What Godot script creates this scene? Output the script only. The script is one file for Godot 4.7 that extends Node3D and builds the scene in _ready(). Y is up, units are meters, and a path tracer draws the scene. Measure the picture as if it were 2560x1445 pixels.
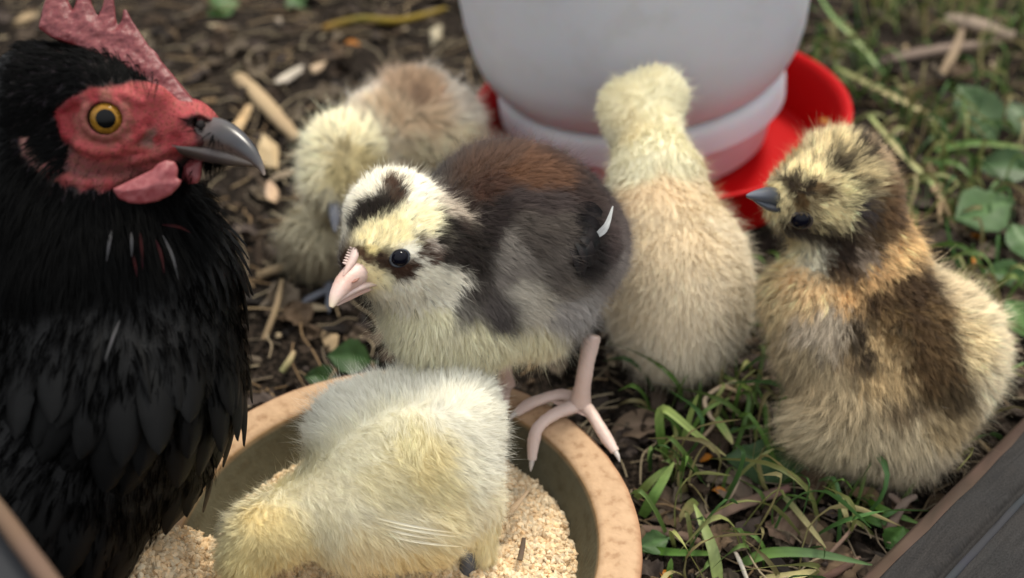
extends Node3D

# ------------------------------------------------------------------ shapes of the birds (metres, world axes)
var dark_shape := [-0.0608, 0.1782, -0.4632, -0.0608, 0.1782, -0.4632, 0.0243, 0.0243, -0.0615, 0.185, -0.4756, -0.0615, 0.185, -0.4756, 0.0183, 0.0183, -0.0747, 0.1784, -0.4397, -0.0747, 0.1784, -0.4397, 0.0096, 0.0096, -0.0547, 0.1711, -0.4455, -0.0547, 0.1711, -0.4455, 0.0158, 0.0158, -0.05, 0.1699, -0.4645, -0.0282, 0.1447, -0.4745, 0.0229, 0.0304, -0.0416, 0.1334, -0.4537, -0.0416, 0.1334, -0.4537, 0.0252, 0.0252, -0.0174, 0.1245, -0.4633, -0.0174, 0.1245, -0.4633, 0.0244, 0.0244, 0.0148, 0.1125, -0.4842, 0.0148, 0.1125, -0.4842, 0.0238, 0.0238, -0.0023, 0.1471, -0.5098, 0.0046, 0.1436, -0.511, 0.0513, 0.052, 0.0043, 0.1615, -0.4844, 0.0377, 0.1514, -0.4955, 0.0177, 0.0146, 0.0335, 0.125, -0.5345, 0.0335, 0.125, -0.5345, 0.0335, 0.0335]
var dark_coat := [-0.063, 0.2029, -0.4846, 0.9, 0.8415, 0.6919, -0.0718, 0.2016, -0.482, 0.9, 0.8415, 0.6919, -0.0544, 0.2052, -0.4773, 0.9, 0.8415, 0.6919, -0.0479, 0.2034, -0.474, 0.9, 0.8415, 0.6919, -0.0785, 0.1996, -0.4715, 0.9, 0.8415, 0.6919, -0.0492, 0.2033, -0.4609, 0.9, 0.8415, 0.6919, -0.0859, 0.1865, -0.4671, 0.9, 0.8415, 0.6919, -0.0858, 0.1834, -0.4546, 0.9, 0.8415, 0.6919, -0.0835, 0.1925, -0.4721, 0.9, 0.8415, 0.6919, -0.0441, 0.201, -0.4615, 0.9, 0.8415, 0.6919, -0.086, 0.1819, -0.4468, 0.9, 0.8415, 0.6919, -0.0682, 0.2057, -0.4685, 0.9, 0.8415, 0.6919, -0.0676, 0.2056, -0.4749, 0.9, 0.8415, 0.6919, -0.0519, 0.2053, -0.4668, 0.9, 0.8415, 0.6919, -0.0728, 0.2033, -0.4647, 0.9, 0.8415, 0.6919, -0.0582, 0.2027, -0.4847, 0.9, 0.8415, 0.6919, -0.0808, 0.1959, -0.4622, 0.9, 0.8415, 0.6919, -0.0593, 0.2066, -0.467, 0.0565, 0.0288, 0.0166, -0.063, 0.2067, -0.4695, 0.0565, 0.0288, 0.0166, -0.0558, 0.2047, -0.4594, 0.0565, 0.0288, 0.0166, -0.0715, 0.2013, -0.4566, 0.0179, 0.0124, 0.0097, -0.0762, 0.1972, -0.4545, 0.0179, 0.0124, 0.0097, -0.0655, 0.2032, -0.4562, 0.0179, 0.0124, 0.0097, -0.0605, 0.2032, -0.455, 0.0179, 0.0124, 0.0097, -0.0553, 0.2052, -0.4616, 0.0179, 0.0124, 0.0097, -0.0777, 0.195, -0.4525, 0.0179, 0.0124, 0.0097, -0.0693, 0.1999, -0.4521, 0.0179, 0.0124, 0.0097, -0.0686, 0.1956, -0.4436, 0.9, 0.7956, 0.4884, -0.0628, 0.1963, -0.4431, 0.9, 0.7956, 0.4884, -0.0597, 0.1937, -0.4393, 0.9, 0.7956, 0.4884, -0.055, 0.1974, -0.4451, 0.9, 0.7956, 0.4884, -0.0512, 0.1923, -0.4393, 0.9, 0.7956, 0.4884, -0.0665, 0.1926, -0.4381, 0.9, 0.7956, 0.4884, -0.071, 0.1933, -0.4405, 0.9, 0.7956, 0.4884, -0.0516, 0.2001, -0.4507, 0.9, 0.8312, 0.572, -0.0465, 0.1955, -0.4459, 0.9, 0.8312, 0.572, -0.0433, 0.1986, -0.4552, 0.9, 0.8312, 0.572, -0.043, 0.1952, -0.4485, 0.9, 0.8312, 0.572, -0.0397, 0.1916, -0.4468, 0.9, 0.8312, 0.572, -0.0494, 0.199, -0.4498, 0.9, 0.8312, 0.572, -0.0389, 0.1946, -0.4531, 0.9, 0.8312, 0.572, -0.0471, 0.1913, -0.4401, 0.9, 0.8312, 0.572, -0.0331, 0.1917, -0.467, 0.5941, 0.5024, 0.3982, -0.0289, 0.1871, -0.4716, 0.5941, 0.5024, 0.3982, -0.0854, 0.1826, -0.4458, 0.0529, 0.0243, 0.0123, -0.0821, 0.1833, -0.4344, 0.0529, 0.0243, 0.0123, -0.0832, 0.1798, -0.4342, 0.0529, 0.0243, 0.0123, -0.0732, 0.1883, -0.4334, 0.0677, 0.0363, 0.0203, -0.0705, 0.1866, -0.4314, 0.0677, 0.0363, 0.0203, -0.0653, 0.1873, -0.4321, 0.0381, 0.022, 0.0144, -0.0634, 0.1848, -0.4305, 0.0381, 0.022, 0.0144, -0.0609, 0.1835, -0.4299, 0.0381, 0.022, 0.0144, -0.0683, 0.1894, -0.4341, 0.7953, 0.6604, 0.3112, -0.0509, 0.1809, -0.4303, 0.0465, 0.0222, 0.0133, -0.0548, 0.1799, -0.4289, 0.0465, 0.0222, 0.0133, -0.048, 0.1825, -0.4321, 0.0465, 0.0222, 0.0133, -0.0452, 0.185, -0.4354, 0.0465, 0.0222, 0.0133, -0.0433, 0.1882, -0.4394, 0.0465, 0.0222, 0.0133, -0.0462, 0.1911, -0.4404, 0.0465, 0.0222, 0.0133, -0.0576, 0.1824, -0.4296, 0.0465, 0.0222, 0.0133, -0.049, 0.1896, -0.4373, 0.9, 0.8491, 0.7078, -0.0486, 0.1874, -0.4354, 0.9, 0.8491, 0.7078, -0.0448, 0.1836, -0.4346, 0.9, 0.8491, 0.7078, -0.0359, 0.1885, -0.4477, 0.0179, 0.0124, 0.0097, -0.0308, 0.1799, -0.448, 0.0179, 0.0124, 0.0097, -0.034, 0.1798, -0.4428, 0.0179, 0.0124, 0.0097, -0.0265, 0.1801, -0.4567, 0.0179, 0.0124, 0.0097, -0.0264, 0.1727, -0.4496, 0.0179, 0.0124, 0.0097, -0.0304, 0.1866, -0.4579, 0.0179, 0.0124, 0.0097, -0.0222, 0.1778, -0.4602, 0.0179, 0.0124, 0.0097, -0.0377, 0.1881, -0.4448, 0.0179, 0.0124, 0.0097, -0.0342, 0.1913, -0.4562, 0.0179, 0.0124, 0.0097, -0.0395, 0.1854, -0.44, 0.0675, 0.0338, 0.0235, -0.0386, 0.1808, -0.4379, 0.0675, 0.0338, 0.0235, -0.0399, 0.1875, -0.4415, 0.7332, 0.6313, 0.5341, -0.0445, 0.1778, -0.432, 0.9, 0.8424, 0.6897, -0.0374, 0.1696, -0.4365, 0.9, 0.8424, 0.6897, -0.0406, 0.1771, -0.4346, 0.9, 0.8424, 0.6897, -0.0542, 0.1711, -0.4278, 0.9, 0.8424, 0.6897, -0.0475, 0.171, -0.4296, 0.9, 0.8424, 0.6897, -0.0304, 0.1657, -0.4419, 0.9, 0.8424, 0.6897, -0.0378, 0.1766, -0.437, 0.9, 0.8424, 0.6897, -0.028, 0.166, -0.4442, 0.8376, 0.7747, 0.646, -0.0701, 0.1807, -0.4285, 0.9, 0.7709, 0.4575, -0.0665, 0.1787, -0.428, 0.9, 0.7709, 0.4575, -0.0732, 0.1825, -0.4294, 0.9, 0.7709, 0.4575, -0.0618, 0.1761, -0.4276, 0.9, 0.8187, 0.5545, -0.0183, 0.1663, -0.4526, 0.0239, 0.018, 0.0152, -0.0205, 0.173, -0.4563, 0.0239, 0.018, 0.0152, -0.0175, 0.1763, -0.4624, 0.0239, 0.018, 0.0152, -0.0221, 0.1569, -0.4435, 0.0695, 0.0577, 0.0504, -0.0155, 0.1567, -0.4472, 0.0695, 0.0577, 0.0504, -0.0246, 0.1525, -0.4391, 0.1951, 0.1747, 0.1476, -0.0401, 0.1785, -0.5244, 0.0354, 0.0201, 0.0156, -0.0443, 0.1763, -0.514, 0.0354, 0.0201, 0.0156, -0.0357, 0.189, -0.4849, 0.0354, 0.0201, 0.0156, -0.0286, 0.1855, -0.4633, 0.0354, 0.0201, 0.0156, -0.025, 0.1863, -0.4774, 0.0354, 0.0201, 0.0156, -0.037, 0.1814, -0.5257, 0.0603, 0.0337, 0.0251, -0.0311, 0.1848, -0.5294, 0.0603, 0.0337, 0.0251, -0.0199, 0.1895, -0.5328, 0.0603, 0.0337, 0.0251, -0.0086, 0.1918, -0.5343, 0.0603, 0.0337, 0.0251, 0.0019, 0.1915, -0.5354, 0.0979, 0.0516, 0.0331, -0.0043, 0.1984, -0.5064, 0.0979, 0.0516, 0.0331, -0.0214, 0.194, -0.5012, 0.0979, 0.0516, 0.0331, 0.0073, 0.1972, -0.5033, 0.1347, 0.0628, 0.0326, 0.0172, 0.1944, -0.5047, 0.1347, 0.0628, 0.0326, 0.0232, 0.1908, -0.4999, 0.1347, 0.0628, 0.0326, 0.0021, 0.1958, -0.494, 0.1347, 0.0628, 0.0326, 0.0106, 0.194, -0.493, 0.1347, 0.0628, 0.0326, -0.0168, 0.1906, -0.4863, 0.0753, 0.0365, 0.0238, -0.0084, 0.1938, -0.4892, 0.0753, 0.0365, 0.0238, 0.0265, 0.1896, -0.5218, 0.0753, 0.0365, 0.0238, 0.0145, 0.1899, -0.5326, 0.0753, 0.0365, 0.0238, 0.0365, 0.1812, -0.5274, 0.041, 0.0242, 0.0206, 0.0291, 0.1852, -0.5304, 0.041, 0.0242, 0.0206, 0.0472, 0.1682, -0.53, 0.041, 0.0242, 0.0206, 0.0423, 0.1756, -0.5271, 0.041, 0.0242, 0.0206, 0.0344, 0.1841, -0.497, 0.041, 0.0242, 0.0206, 0.0124, 0.1886, -0.4816, 0.0613, 0.0447, 0.0413, 0.0021, 0.1908, -0.482, 0.0613, 0.0447, 0.0413, 0.0232, 0.1859, -0.486, 0.0613, 0.0447, 0.0413, -0.0083, 0.1836, -0.472, 0.0332, 0.024, 0.0221, -0.0124, 0.1772, -0.4648, 0.0332, 0.024, 0.0221, -0.0166, 0.1838, -0.4735, 0.0332, 0.024, 0.0221, -0.0063, 0.1882, -0.4782, 0.0332, 0.024, 0.0221, 0.0071, 0.1815, -0.4695, 0.1068, 0.087, 0.073, 0.0173, 0.1743, -0.4676, 0.1068, 0.087, 0.073, 0.0125, 0.1707, -0.4633, 0.1068, 0.087, 0.073, 0.0252, 0.1778, -0.4752, 0.1068, 0.087, 0.073, 0.0041, 0.177, -0.4651, 0.1068, 0.087, 0.073, -0.0021, 0.1755, -0.4636, 0.3143, 0.2747, 0.2329, 0.001, 0.1702, -0.4603, 0.3143, 0.2747, 0.2329, 0.0035, 0.1639, -0.4578, 0.3143, 0.2747, 0.2329, -0.001, 0.1676, -0.4586, 0.3143, 0.2747, 0.2329, 0.0042, 0.1642, -0.458, 0.2419, 0.2081, 0.1801, -0.0037, 0.1594, -0.454, 0.2419, 0.2081, 0.1801, 0.0021, 0.1527, -0.4538, 0.5917, 0.5357, 0.4402, 0.0084, 0.1453, -0.4555, 0.5917, 0.5357, 0.4402, 0.0125, 0.1394, -0.4563, 0.5917, 0.5357, 0.4402, 0.0252, 0.164, -0.4656, 0.1443, 0.1201, 0.1021, 0.0233, 0.1535, -0.4623, 0.1443, 0.1201, 0.1021, 0.0282, 0.1444, -0.4639, 0.2206, 0.1888, 0.1574, -0.0083, 0.1461, -0.4442, 0.0918, 0.0776, 0.0717, -0.0134, 0.1511, -0.4444, 0.0918, 0.0776, 0.0717, -0.0063, 0.1384, -0.4421, 0.0918, 0.0776, 0.0717, 0.0354, 0.1754, -0.4808, 0.024, 0.019, 0.0183, 0.0384, 0.1672, -0.4759, 0.024, 0.019, 0.0183, 0.0394, 0.1592, -0.4725, 0.024, 0.019, 0.0183, 0.0351, 0.1566, -0.4688, 0.024, 0.019, 0.0183, 0.0533, 0.1605, -0.4883, 0.0727, 0.0511, 0.0472, 0.058, 0.1525, -0.5311, 0.0727, 0.0511, 0.0472, 0.0535, 0.1571, -0.5373, 0.0727, 0.0511, 0.0472, 0.0536, 0.1161, -0.5034, 0.2634, 0.2243, 0.2039, 0.0534, 0.138, -0.4875, 0.2634, 0.2243, 0.2039, 0.0431, 0.113, -0.4824, 0.4546, 0.4151, 0.3831, 0.035, 0.1279, -0.4679, 0.4546, 0.4151, 0.3831, 0.0259, 0.1324, -0.462, 0.4546, 0.4151, 0.3831, 0.0354, 0.1027, -0.4748, 0.1732, 0.1544, 0.1323, 0.039, 0.1063, -0.4778, 0.1732, 0.1544, 0.1323, -0.0583, 0.1476, -0.4354, 0.9, 0.8366, 0.5887, -0.048, 0.1481, -0.4315, 0.9, 0.8366, 0.5887, -0.038, 0.15, -0.4323, 0.9, 0.8366, 0.5887, -0.0486, 0.133, -0.4294, 0.9, 0.8366, 0.5887, -0.0288, 0.1242, -0.4318, 0.9, 0.8366, 0.5887, -0.0669, 0.1348, -0.4488, 0.9, 0.8366, 0.5887, -0.0184, 0.1363, -0.4348, 0.8992, 0.8272, 0.5659, 0.0022, 0.1163, -0.4497, 0.8992, 0.8272, 0.5659, -0.0084, 0.1291, -0.4387, 0.8992, 0.8272, 0.5659, 0.0109, 0.1153, -0.4557, 0.8992, 0.8272, 0.5659, 0.0185, 0.1028, -0.4622, 0.8368, 0.7738, 0.5463, -0.068, 0.1386, -0.4491, 0.8368, 0.7738, 0.5463, -0.0397, 0.1125, -0.4381, 0.9, 0.8361, 0.5586, -0.0196, 0.1067, -0.4446, 0.9, 0.8361, 0.5586, -0.062, 0.1628, -0.4305, 0.9, 0.8415, 0.6919, -0.0502, 0.1598, -0.4312, 0.9, 0.8415, 0.6919, -0.0364, 0.159, -0.4357, 0.9, 0.8415, 0.6919, -0.0699, 0.151, -0.4433, 0.6413, 0.588, 0.4378]
var dark_lie := [-0.0631, 0.2031, -0.4843, 0.5731, -0.3741, -0.7291, 0.005, 0.6, -0.0764, 0.2004, -0.4625, -0.615, -0.2688, -0.7413, 0.004, 0.5, -0.0488, 0.204, -0.472, 0.5946, -0.3488, -0.7244, 0.0049, 0.5, -0.0689, 0.1968, -0.446, 0.1214, 0.4919, -0.8621, 0.0032, 0.4, -0.055, 0.1974, -0.4451, 0.5245, 0.4188, -0.7413, 0.0035, 0.4, -0.0436, 0.1953, -0.4483, 0.8432, -0.2136, -0.4933, 0.0051, 0.4, -0.029, 0.1871, -0.4723, 0.8225, -0.5548, -0.1249, 0.007, 0.4, -0.0854, 0.1831, -0.4518, 0.1431, 0.6629, -0.7349, 0.0028, 0.4, -0.0643, 0.1857, -0.431, 0.9569, 0.2137, -0.1969, 0.0019, 0.35, -0.0453, 0.178, -0.4316, 0.8032, -0.5294, -0.2731, 0.0039, 0.35, -0.0361, 0.1688, -0.4376, 0.5433, -0.7421, -0.3926, 0.0052, 0.35, -0.0552, 0.1712, -0.4277, 0.5391, -0.8356, -0.1057, 0.0039, 0.35, -0.0705, 0.1782, -0.428, 0.9195, -0.3804, 0.0989, 0.002, 0.35, -0.0321, 0.1818, -0.4471, 0.5174, -0.806, -0.2875, 0.0056, 0.35, -0.0205, 0.1614, -0.4478, 0.4016, -0.8558, 0.3261, 0.007, 0.35, -0.0574, 0.1455, -0.4348, -0.0396, -0.9985, 0.0386, 0.0078, 0.4, -0.039, 0.1347, -0.4286, -0.0618, -0.997, 0.0477, 0.0086, 0.4, -0.0209, 0.125, -0.4338, -0.1617, -0.9774, -0.136, 0.0088, 0.4, 0.0022, 0.118, -0.449, -0.325, -0.9435, -0.0654, 0.0086, 0.4, -0.0677, 0.1396, -0.4476, 0.2627, -0.8951, 0.3603, 0.0076, 0.45, -0.0405, 0.1774, -0.5257, 0.6544, 0.5623, -0.5055, 0.0068, 0.5, -0.0199, 0.1931, -0.5245, 0.8476, 0.1645, -0.5044, 0.0075, 0.5, 0.0044, 0.1977, -0.5164, 0.9803, -0.1458, -0.133, 0.0074, 0.4, 0.0261, 0.1909, -0.5109, 0.9208, -0.372, 0.1175, 0.0074, 0.35, 0.0424, 0.175, -0.5281, 0.6987, -0.5989, 0.3914, 0.0072, 0.4, 0.0042, 0.1896, -0.48, 0.9708, -0.1888, 0.1477, 0.0071, 0.3, 0.0146, 0.1739, -0.466, 0.8642, -0.4908, -0.1106, 0.0071, 0.3, 0, 0.1666, -0.4583, 0.8641, -0.4917, 0.1073, 0.007, 0.3, 0.0042, 0.147, -0.4533, 0.7569, -0.5497, -0.3535, 0.0076, 0.3, 0.03, 0.1437, -0.4649, 0.7634, -0.488, -0.4232, 0.0077, 0.35, 0.0377, 0.1171, -0.4709, -0.1222, -0.9924, 0.0119, 0.0089, 0.4, 0.0484, 0.1379, -0.4801, 0.3027, -0.7012, -0.6455, 0.0075, 0.4, -0.0104, 0.1449, -0.4422, 0.2587, -0.9141, 0.3122, 0.0075, 0.35, -0.0167, 0.1861, -0.4776, 0.9191, -0.0968, 0.3819, 0.0071, 0.35]
var dark_bare := [-0.0547, 0.186, -0.4322, 0.0045, -0.0787, 0.1767, -0.4301, 0.0059, -0.0808, 0.1832, -0.4329, 0.0024]
var right_shape := [0.1878, 0.1545, -0.5464, 0.1878, 0.1545, -0.5464, 0.0265, 0.0265, 0.197, 0.1617, -0.5555, 0.197, 0.1617, -0.5555, 0.019, 0.019, 0.1626, 0.1574, -0.5298, 0.1626, 0.1574, -0.5298, 0.0161, 0.0161, 0.2033, 0.1346, -0.5416, 0.2121, 0.1144, -0.5329, 0.0275, 0.0313, 0.1775, 0.099, -0.5153, 0.1775, 0.099, -0.5153, 0.0251, 0.0251, 0.2278, 0.0654, -0.5053, 0.2339, 0.0605, -0.5017, 0.0521, 0.0521, 0.2654, 0.0577, -0.5183, 0.2654, 0.0577, -0.5183, 0.0344, 0.0344, 0.1811, 0.0977, -0.4957, 0.1924, 0.0673, -0.4669, 0.0164, 0.0174, 0.1961, 0.0516, -0.4703, 0.1961, 0.0516, -0.4703, 0.0248, 0.0248, 0.2302, 0.0391, -0.4647, 0.2302, 0.0391, -0.4647, 0.0266, 0.0266, 0.1781, 0.0465, -0.4603, 0.1984, 0.0459, -0.466, 0.0113, 0.0189, 0.1711, 0.0814, -0.4861, 0.1837, 0.0908, -0.4968, 0.0094, 0.013]
var right_coat := [0.1814, 0.1805, -0.5614, 0.8103, 0.6662, 0.3835, 0.1739, 0.1729, -0.5642, 0.8103, 0.6662, 0.3835, 0.1676, 0.169, -0.5593, 0.8103, 0.6662, 0.3835, 0.1751, 0.18, -0.5455, 0.8103, 0.6662, 0.3835, 0.1588, 0.1681, -0.5479, 0.8103, 0.6662, 0.3835, 0.2009, 0.1837, -0.5475, 0.0373, 0.0248, 0.0147, 0.2028, 0.1817, -0.5427, 0.0373, 0.0248, 0.0147, 0.1862, 0.1801, -0.5348, 0.0373, 0.0248, 0.0147, 0.156, 0.1729, -0.5315, 0.0373, 0.0248, 0.0147, 0.1582, 0.173, -0.5259, 0.0373, 0.0248, 0.0147, 0.1659, 0.1724, -0.5214, 0.0373, 0.0248, 0.0147, 0.1597, 0.1709, -0.5207, 0.0373, 0.0248, 0.0147, 0.1697, 0.1707, -0.5198, 0.0373, 0.0248, 0.0147, 0.201, 0.1839, -0.5551, 0.0373, 0.0248, 0.0147, 0.1705, 0.1767, -0.5308, 0.9, 0.7497, 0.4153, 0.1762, 0.1751, -0.5269, 0.9, 0.7497, 0.4153, 0.1621, 0.1754, -0.5353, 0.9, 0.7497, 0.4153, 0.1503, 0.1679, -0.5279, 0.9, 0.7497, 0.4153, 0.1525, 0.165, -0.5197, 0.9, 0.7497, 0.4153, 0.1518, 0.1606, -0.5183, 0.9, 0.7497, 0.4153, 0.1791, 0.1597, -0.5163, 0.9, 0.7497, 0.4153, 0.183, 0.1633, -0.5181, 0.9, 0.7497, 0.4153, 0.1757, 0.1652, -0.5173, 0.9, 0.7497, 0.4153, 0.188, 0.1587, -0.517, 0.9, 0.7497, 0.4153, 0.172, 0.1702, -0.5197, 0.0953, 0.0543, 0.0224, 0.1746, 0.1731, -0.5236, 0.0953, 0.0543, 0.0224, 0.178, 0.1696, -0.5208, 0.0953, 0.0543, 0.0224, 0.1628, 0.1671, -0.5163, 0.0953, 0.0543, 0.0224, 0.1912, 0.1695, -0.523, 0.8272, 0.7119, 0.3875, 0.1876, 0.174, -0.5265, 0.8272, 0.7119, 0.3875, 0.1922, 0.1647, -0.5201, 0.8272, 0.7119, 0.3875, 0.201, 0.1744, -0.5298, 0.7104, 0.5747, 0.3148, 0.1949, 0.1769, -0.5305, 0.7104, 0.5747, 0.3148, 0.1945, 0.185, -0.5484, 0.7104, 0.5747, 0.3148, 0.1896, 0.1845, -0.5564, 0.7104, 0.5747, 0.3148, 0.2104, 0.1785, -0.5472, 0.3839, 0.2756, 0.1624, 0.2116, 0.1772, -0.5584, 0.3839, 0.2756, 0.1624, 0.1903, 0.1778, -0.5311, 0.0775, 0.054, 0.0318, 0.1969, 0.1718, -0.5259, 0.0775, 0.054, 0.0318, 0.1759, 0.1435, -0.5173, 0.033, 0.0205, 0.0143, 0.1802, 0.1411, -0.5169, 0.033, 0.0205, 0.0143, 0.1911, 0.1409, -0.5143, 0.033, 0.0205, 0.0143, 0.1944, 0.137, -0.5127, 0.033, 0.0205, 0.0143, 0.1873, 0.1296, -0.5112, 0.033, 0.0205, 0.0143, 0.1616, 0.1465, -0.517, 0.033, 0.0205, 0.0143, 0.1562, 0.1511, -0.5162, 0.033, 0.0205, 0.0143, 0.1861, 0.1278, -0.5097, 0.0765, 0.0411, 0.0212, 0.1978, 0.1241, -0.5031, 0.0765, 0.0411, 0.0212, 0.1978, 0.1613, -0.5192, 0.0618, 0.0504, 0.0494, 0.1999, 0.156, -0.5171, 0.0618, 0.0504, 0.0494, 0.2068, 0.1504, -0.5164, 0.1061, 0.0657, 0.0332, 0.2062, 0.1422, -0.5132, 0.1061, 0.0657, 0.0332, 0.2097, 0.1585, -0.5215, 0.1061, 0.0657, 0.0332, 0.2154, 0.154, -0.5223, 0.161, 0.0892, 0.0409, 0.2213, 0.1605, -0.5358, 0.161, 0.0892, 0.0409, 0.2187, 0.1479, -0.5212, 0.161, 0.0892, 0.0409, 0.2169, 0.158, -0.5266, 0.161, 0.0892, 0.0409, 0.2204, 0.1665, -0.5477, 0.2926, 0.18, 0.0958, 0.2034, 0.136, -0.5105, 0.4098, 0.3152, 0.2309, 0.2024, 0.1306, -0.5077, 0.4098, 0.3152, 0.2309, 0.1727, 0.1317, -0.5221, 0.8307, 0.7462, 0.528, 0.1698, 0.1272, -0.5355, 0.8307, 0.7462, 0.528, 0.1794, 0.1318, -0.5165, 0.8173, 0.7462, 0.5582, 0.1766, 0.1278, -0.5138, 0.8173, 0.7462, 0.5582, 0.1666, 0.1296, -0.5329, 0.9, 0.7748, 0.492, 0.1623, 0.1135, -0.5302, 0.9, 0.7748, 0.492, 0.1651, 0.1215, -0.5328, 0.9, 0.7748, 0.492, 0.1501, 0.1521, -0.5209, 0.9, 0.7794, 0.4823, 0.2379, 0.1316, -0.5327, 0.9, 0.5892, 0.274, 0.2279, 0.1349, -0.5157, 0.9, 0.5892, 0.274, 0.219, 0.1328, -0.5086, 0.9, 0.5892, 0.274, 0.2406, 0.1278, -0.5294, 0.9, 0.5892, 0.274, 0.2035, 0.1228, -0.5008, 0.8405, 0.528, 0.2424, 0.2088, 0.1268, -0.5032, 0.8405, 0.528, 0.2424, 0.1897, 0.1188, -0.4924, 0.766, 0.4762, 0.2137, 0.1765, 0.1203, -0.4954, 0.8599, 0.6151, 0.331, 0.1693, 0.1169, -0.4935, 0.8599, 0.6151, 0.331, 0.1646, 0.1194, -0.5055, 0.8599, 0.6151, 0.331, 0.1544, 0.1025, -0.5244, 0.836, 0.6475, 0.3619, 0.1564, 0.1056, -0.4996, 0.836, 0.6475, 0.3619, 0.1582, 0.1088, -0.5291, 0.836, 0.6475, 0.3619, 0.1566, 0.1126, -0.5189, 0.836, 0.6475, 0.3619, 0.1535, 0.0913, -0.5134, 0.7435, 0.5935, 0.3611, 0.157, 0.0848, -0.5016, 0.7435, 0.5935, 0.3611, 0.2298, 0.116, -0.4909, 0.0767, 0.0441, 0.0214, 0.2366, 0.1171, -0.497, 0.0767, 0.0441, 0.0214, 0.2356, 0.1207, -0.5038, 0.0767, 0.0441, 0.0214, 0.2073, 0.1163, -0.4931, 0.0767, 0.0441, 0.0214, 0.21, 0.114, -0.4897, 0.0767, 0.0441, 0.0214, 0.2245, 0.1201, -0.4968, 0.0767, 0.0441, 0.0214, 0.2282, 0.1106, -0.4793, 0.0767, 0.0441, 0.0214, 0.243, 0.107, -0.4776, 0.1169, 0.0699, 0.0315, 0.2334, 0.0979, -0.4649, 0.1169, 0.0699, 0.0315, 0.2495, 0.0904, -0.4619, 0.1169, 0.0699, 0.0315, 0.2408, 0.1012, -0.4694, 0.1169, 0.0699, 0.0315, 0.2291, 0.1037, -0.4699, 0.1169, 0.0699, 0.0315, 0.2215, 0.1103, -0.4796, 0.1169, 0.0699, 0.0315, 0.2357, 0.0859, -0.4562, 0.1169, 0.0699, 0.0315, 0.2266, 0.0915, -0.46, 0.1169, 0.0699, 0.0315, 0.2521, 0.0762, -0.4552, 0.1013, 0.0675, 0.0332, 0.2462, 0.0743, -0.4523, 0.1013, 0.0675, 0.0332, 0.2186, 0.1061, -0.474, 0.1013, 0.0675, 0.0332, 0.2134, 0.1106, -0.483, 0.2112, 0.1307, 0.0575, 0.2141, 0.1025, -0.4713, 0.2112, 0.1307, 0.0575, 0.2411, 0.1117, -0.4852, 0.2112, 0.1307, 0.0575, 0.175, 0.1061, -0.4787, 0.5935, 0.49, 0.3607, 0.182, 0.1012, -0.4729, 0.5935, 0.49, 0.3607, 0.1687, 0.1035, -0.4808, 0.5935, 0.49, 0.3607, 0.1821, 0.11, -0.48, 0.5935, 0.49, 0.3607, 0.1659, 0.0928, -0.476, 0.4578, 0.3572, 0.2163, 0.1614, 0.0936, -0.4822, 0.4578, 0.3572, 0.2163, 0.1728, 0.0916, -0.4703, 0.4578, 0.3572, 0.2163, 0.1965, 0.0988, -0.4705, 0.0535, 0.0363, 0.0222, 0.1974, 0.0957, -0.4672, 0.0535, 0.0363, 0.0222, 0.2005, 0.0926, -0.4639, 0.0535, 0.0363, 0.0222, 0.1946, 0.1046, -0.4759, 0.0535, 0.0363, 0.0222, 0.2115, 0.0932, -0.4635, 0.6482, 0.463, 0.2411, 0.2055, 0.0999, -0.4709, 0.6482, 0.463, 0.2411, 0.2161, 0.0849, -0.4574, 0.6482, 0.463, 0.2411, 0.2022, 0.0855, -0.4566, 0.6482, 0.463, 0.2411, 0.1896, 0.0963, -0.4682, 0.3128, 0.2169, 0.116, 0.1818, 0.0832, -0.4589, 0.6318, 0.492, 0.2979, 0.1886, 0.0769, -0.4495, 0.6318, 0.492, 0.2979, 0.1957, 0.0765, -0.4483, 0.6318, 0.492, 0.2979, 0.177, 0.076, -0.4571, 0.6318, 0.492, 0.2979, 0.2179, 0.0756, -0.4515, 0.2469, 0.1768, 0.1018, 0.1758, 0.0577, -0.4463, 0.6428, 0.5242, 0.3387, 0.17, 0.0526, -0.449, 0.6428, 0.5242, 0.3387, 0.2047, 0.0589, -0.4409, 0.6428, 0.5242, 0.3387, 0.2279, 0.0582, -0.4417, 0.6428, 0.5242, 0.3387, 0.19, 0.0593, -0.4421, 0.6428, 0.5242, 0.3387, 0.2181, 0.031, -0.4409, 0.6301, 0.5237, 0.3632, 0.201, 0.0371, -0.442, 0.6301, 0.5237, 0.3632, 0.2578, 0.0379, -0.4526, 0.6301, 0.5237, 0.3632, 0.2342, 0.038, -0.4379, 0.6301, 0.5237, 0.3632, 0.2399, 0.0625, -0.4452, 0.4645, 0.3441, 0.1881, 0.2574, 0.056, -0.4521, 0.4645, 0.3441, 0.1881, 0.2704, 0.0756, -0.4675, 0.8698, 0.7202, 0.4783, 0.2834, 0.0885, -0.5008, 0.8698, 0.7202, 0.4783, 0.2855, 0.0749, -0.4866, 0.8698, 0.7202, 0.4783, 0.28, 0.0493, -0.4764, 0.8698, 0.7202, 0.4783, 0.2759, 0.093, -0.528, 0.7643, 0.6243, 0.4023, 0.2616, 0.1053, -0.5011, 0.7643, 0.6243, 0.4023, 0.2514, 0.1139, -0.5213, 0.675, 0.5424, 0.3371, 0.2478, 0.1175, -0.5259, 0.675, 0.5424, 0.3371, 0.2597, 0.1032, -0.5256, 0.675, 0.5424, 0.3371, 0.2608, 0.1003, -0.4812, 0.8084, 0.6466, 0.3731, 0.2613, 0.0901, -0.4686, 0.8084, 0.6466, 0.3731]
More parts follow.
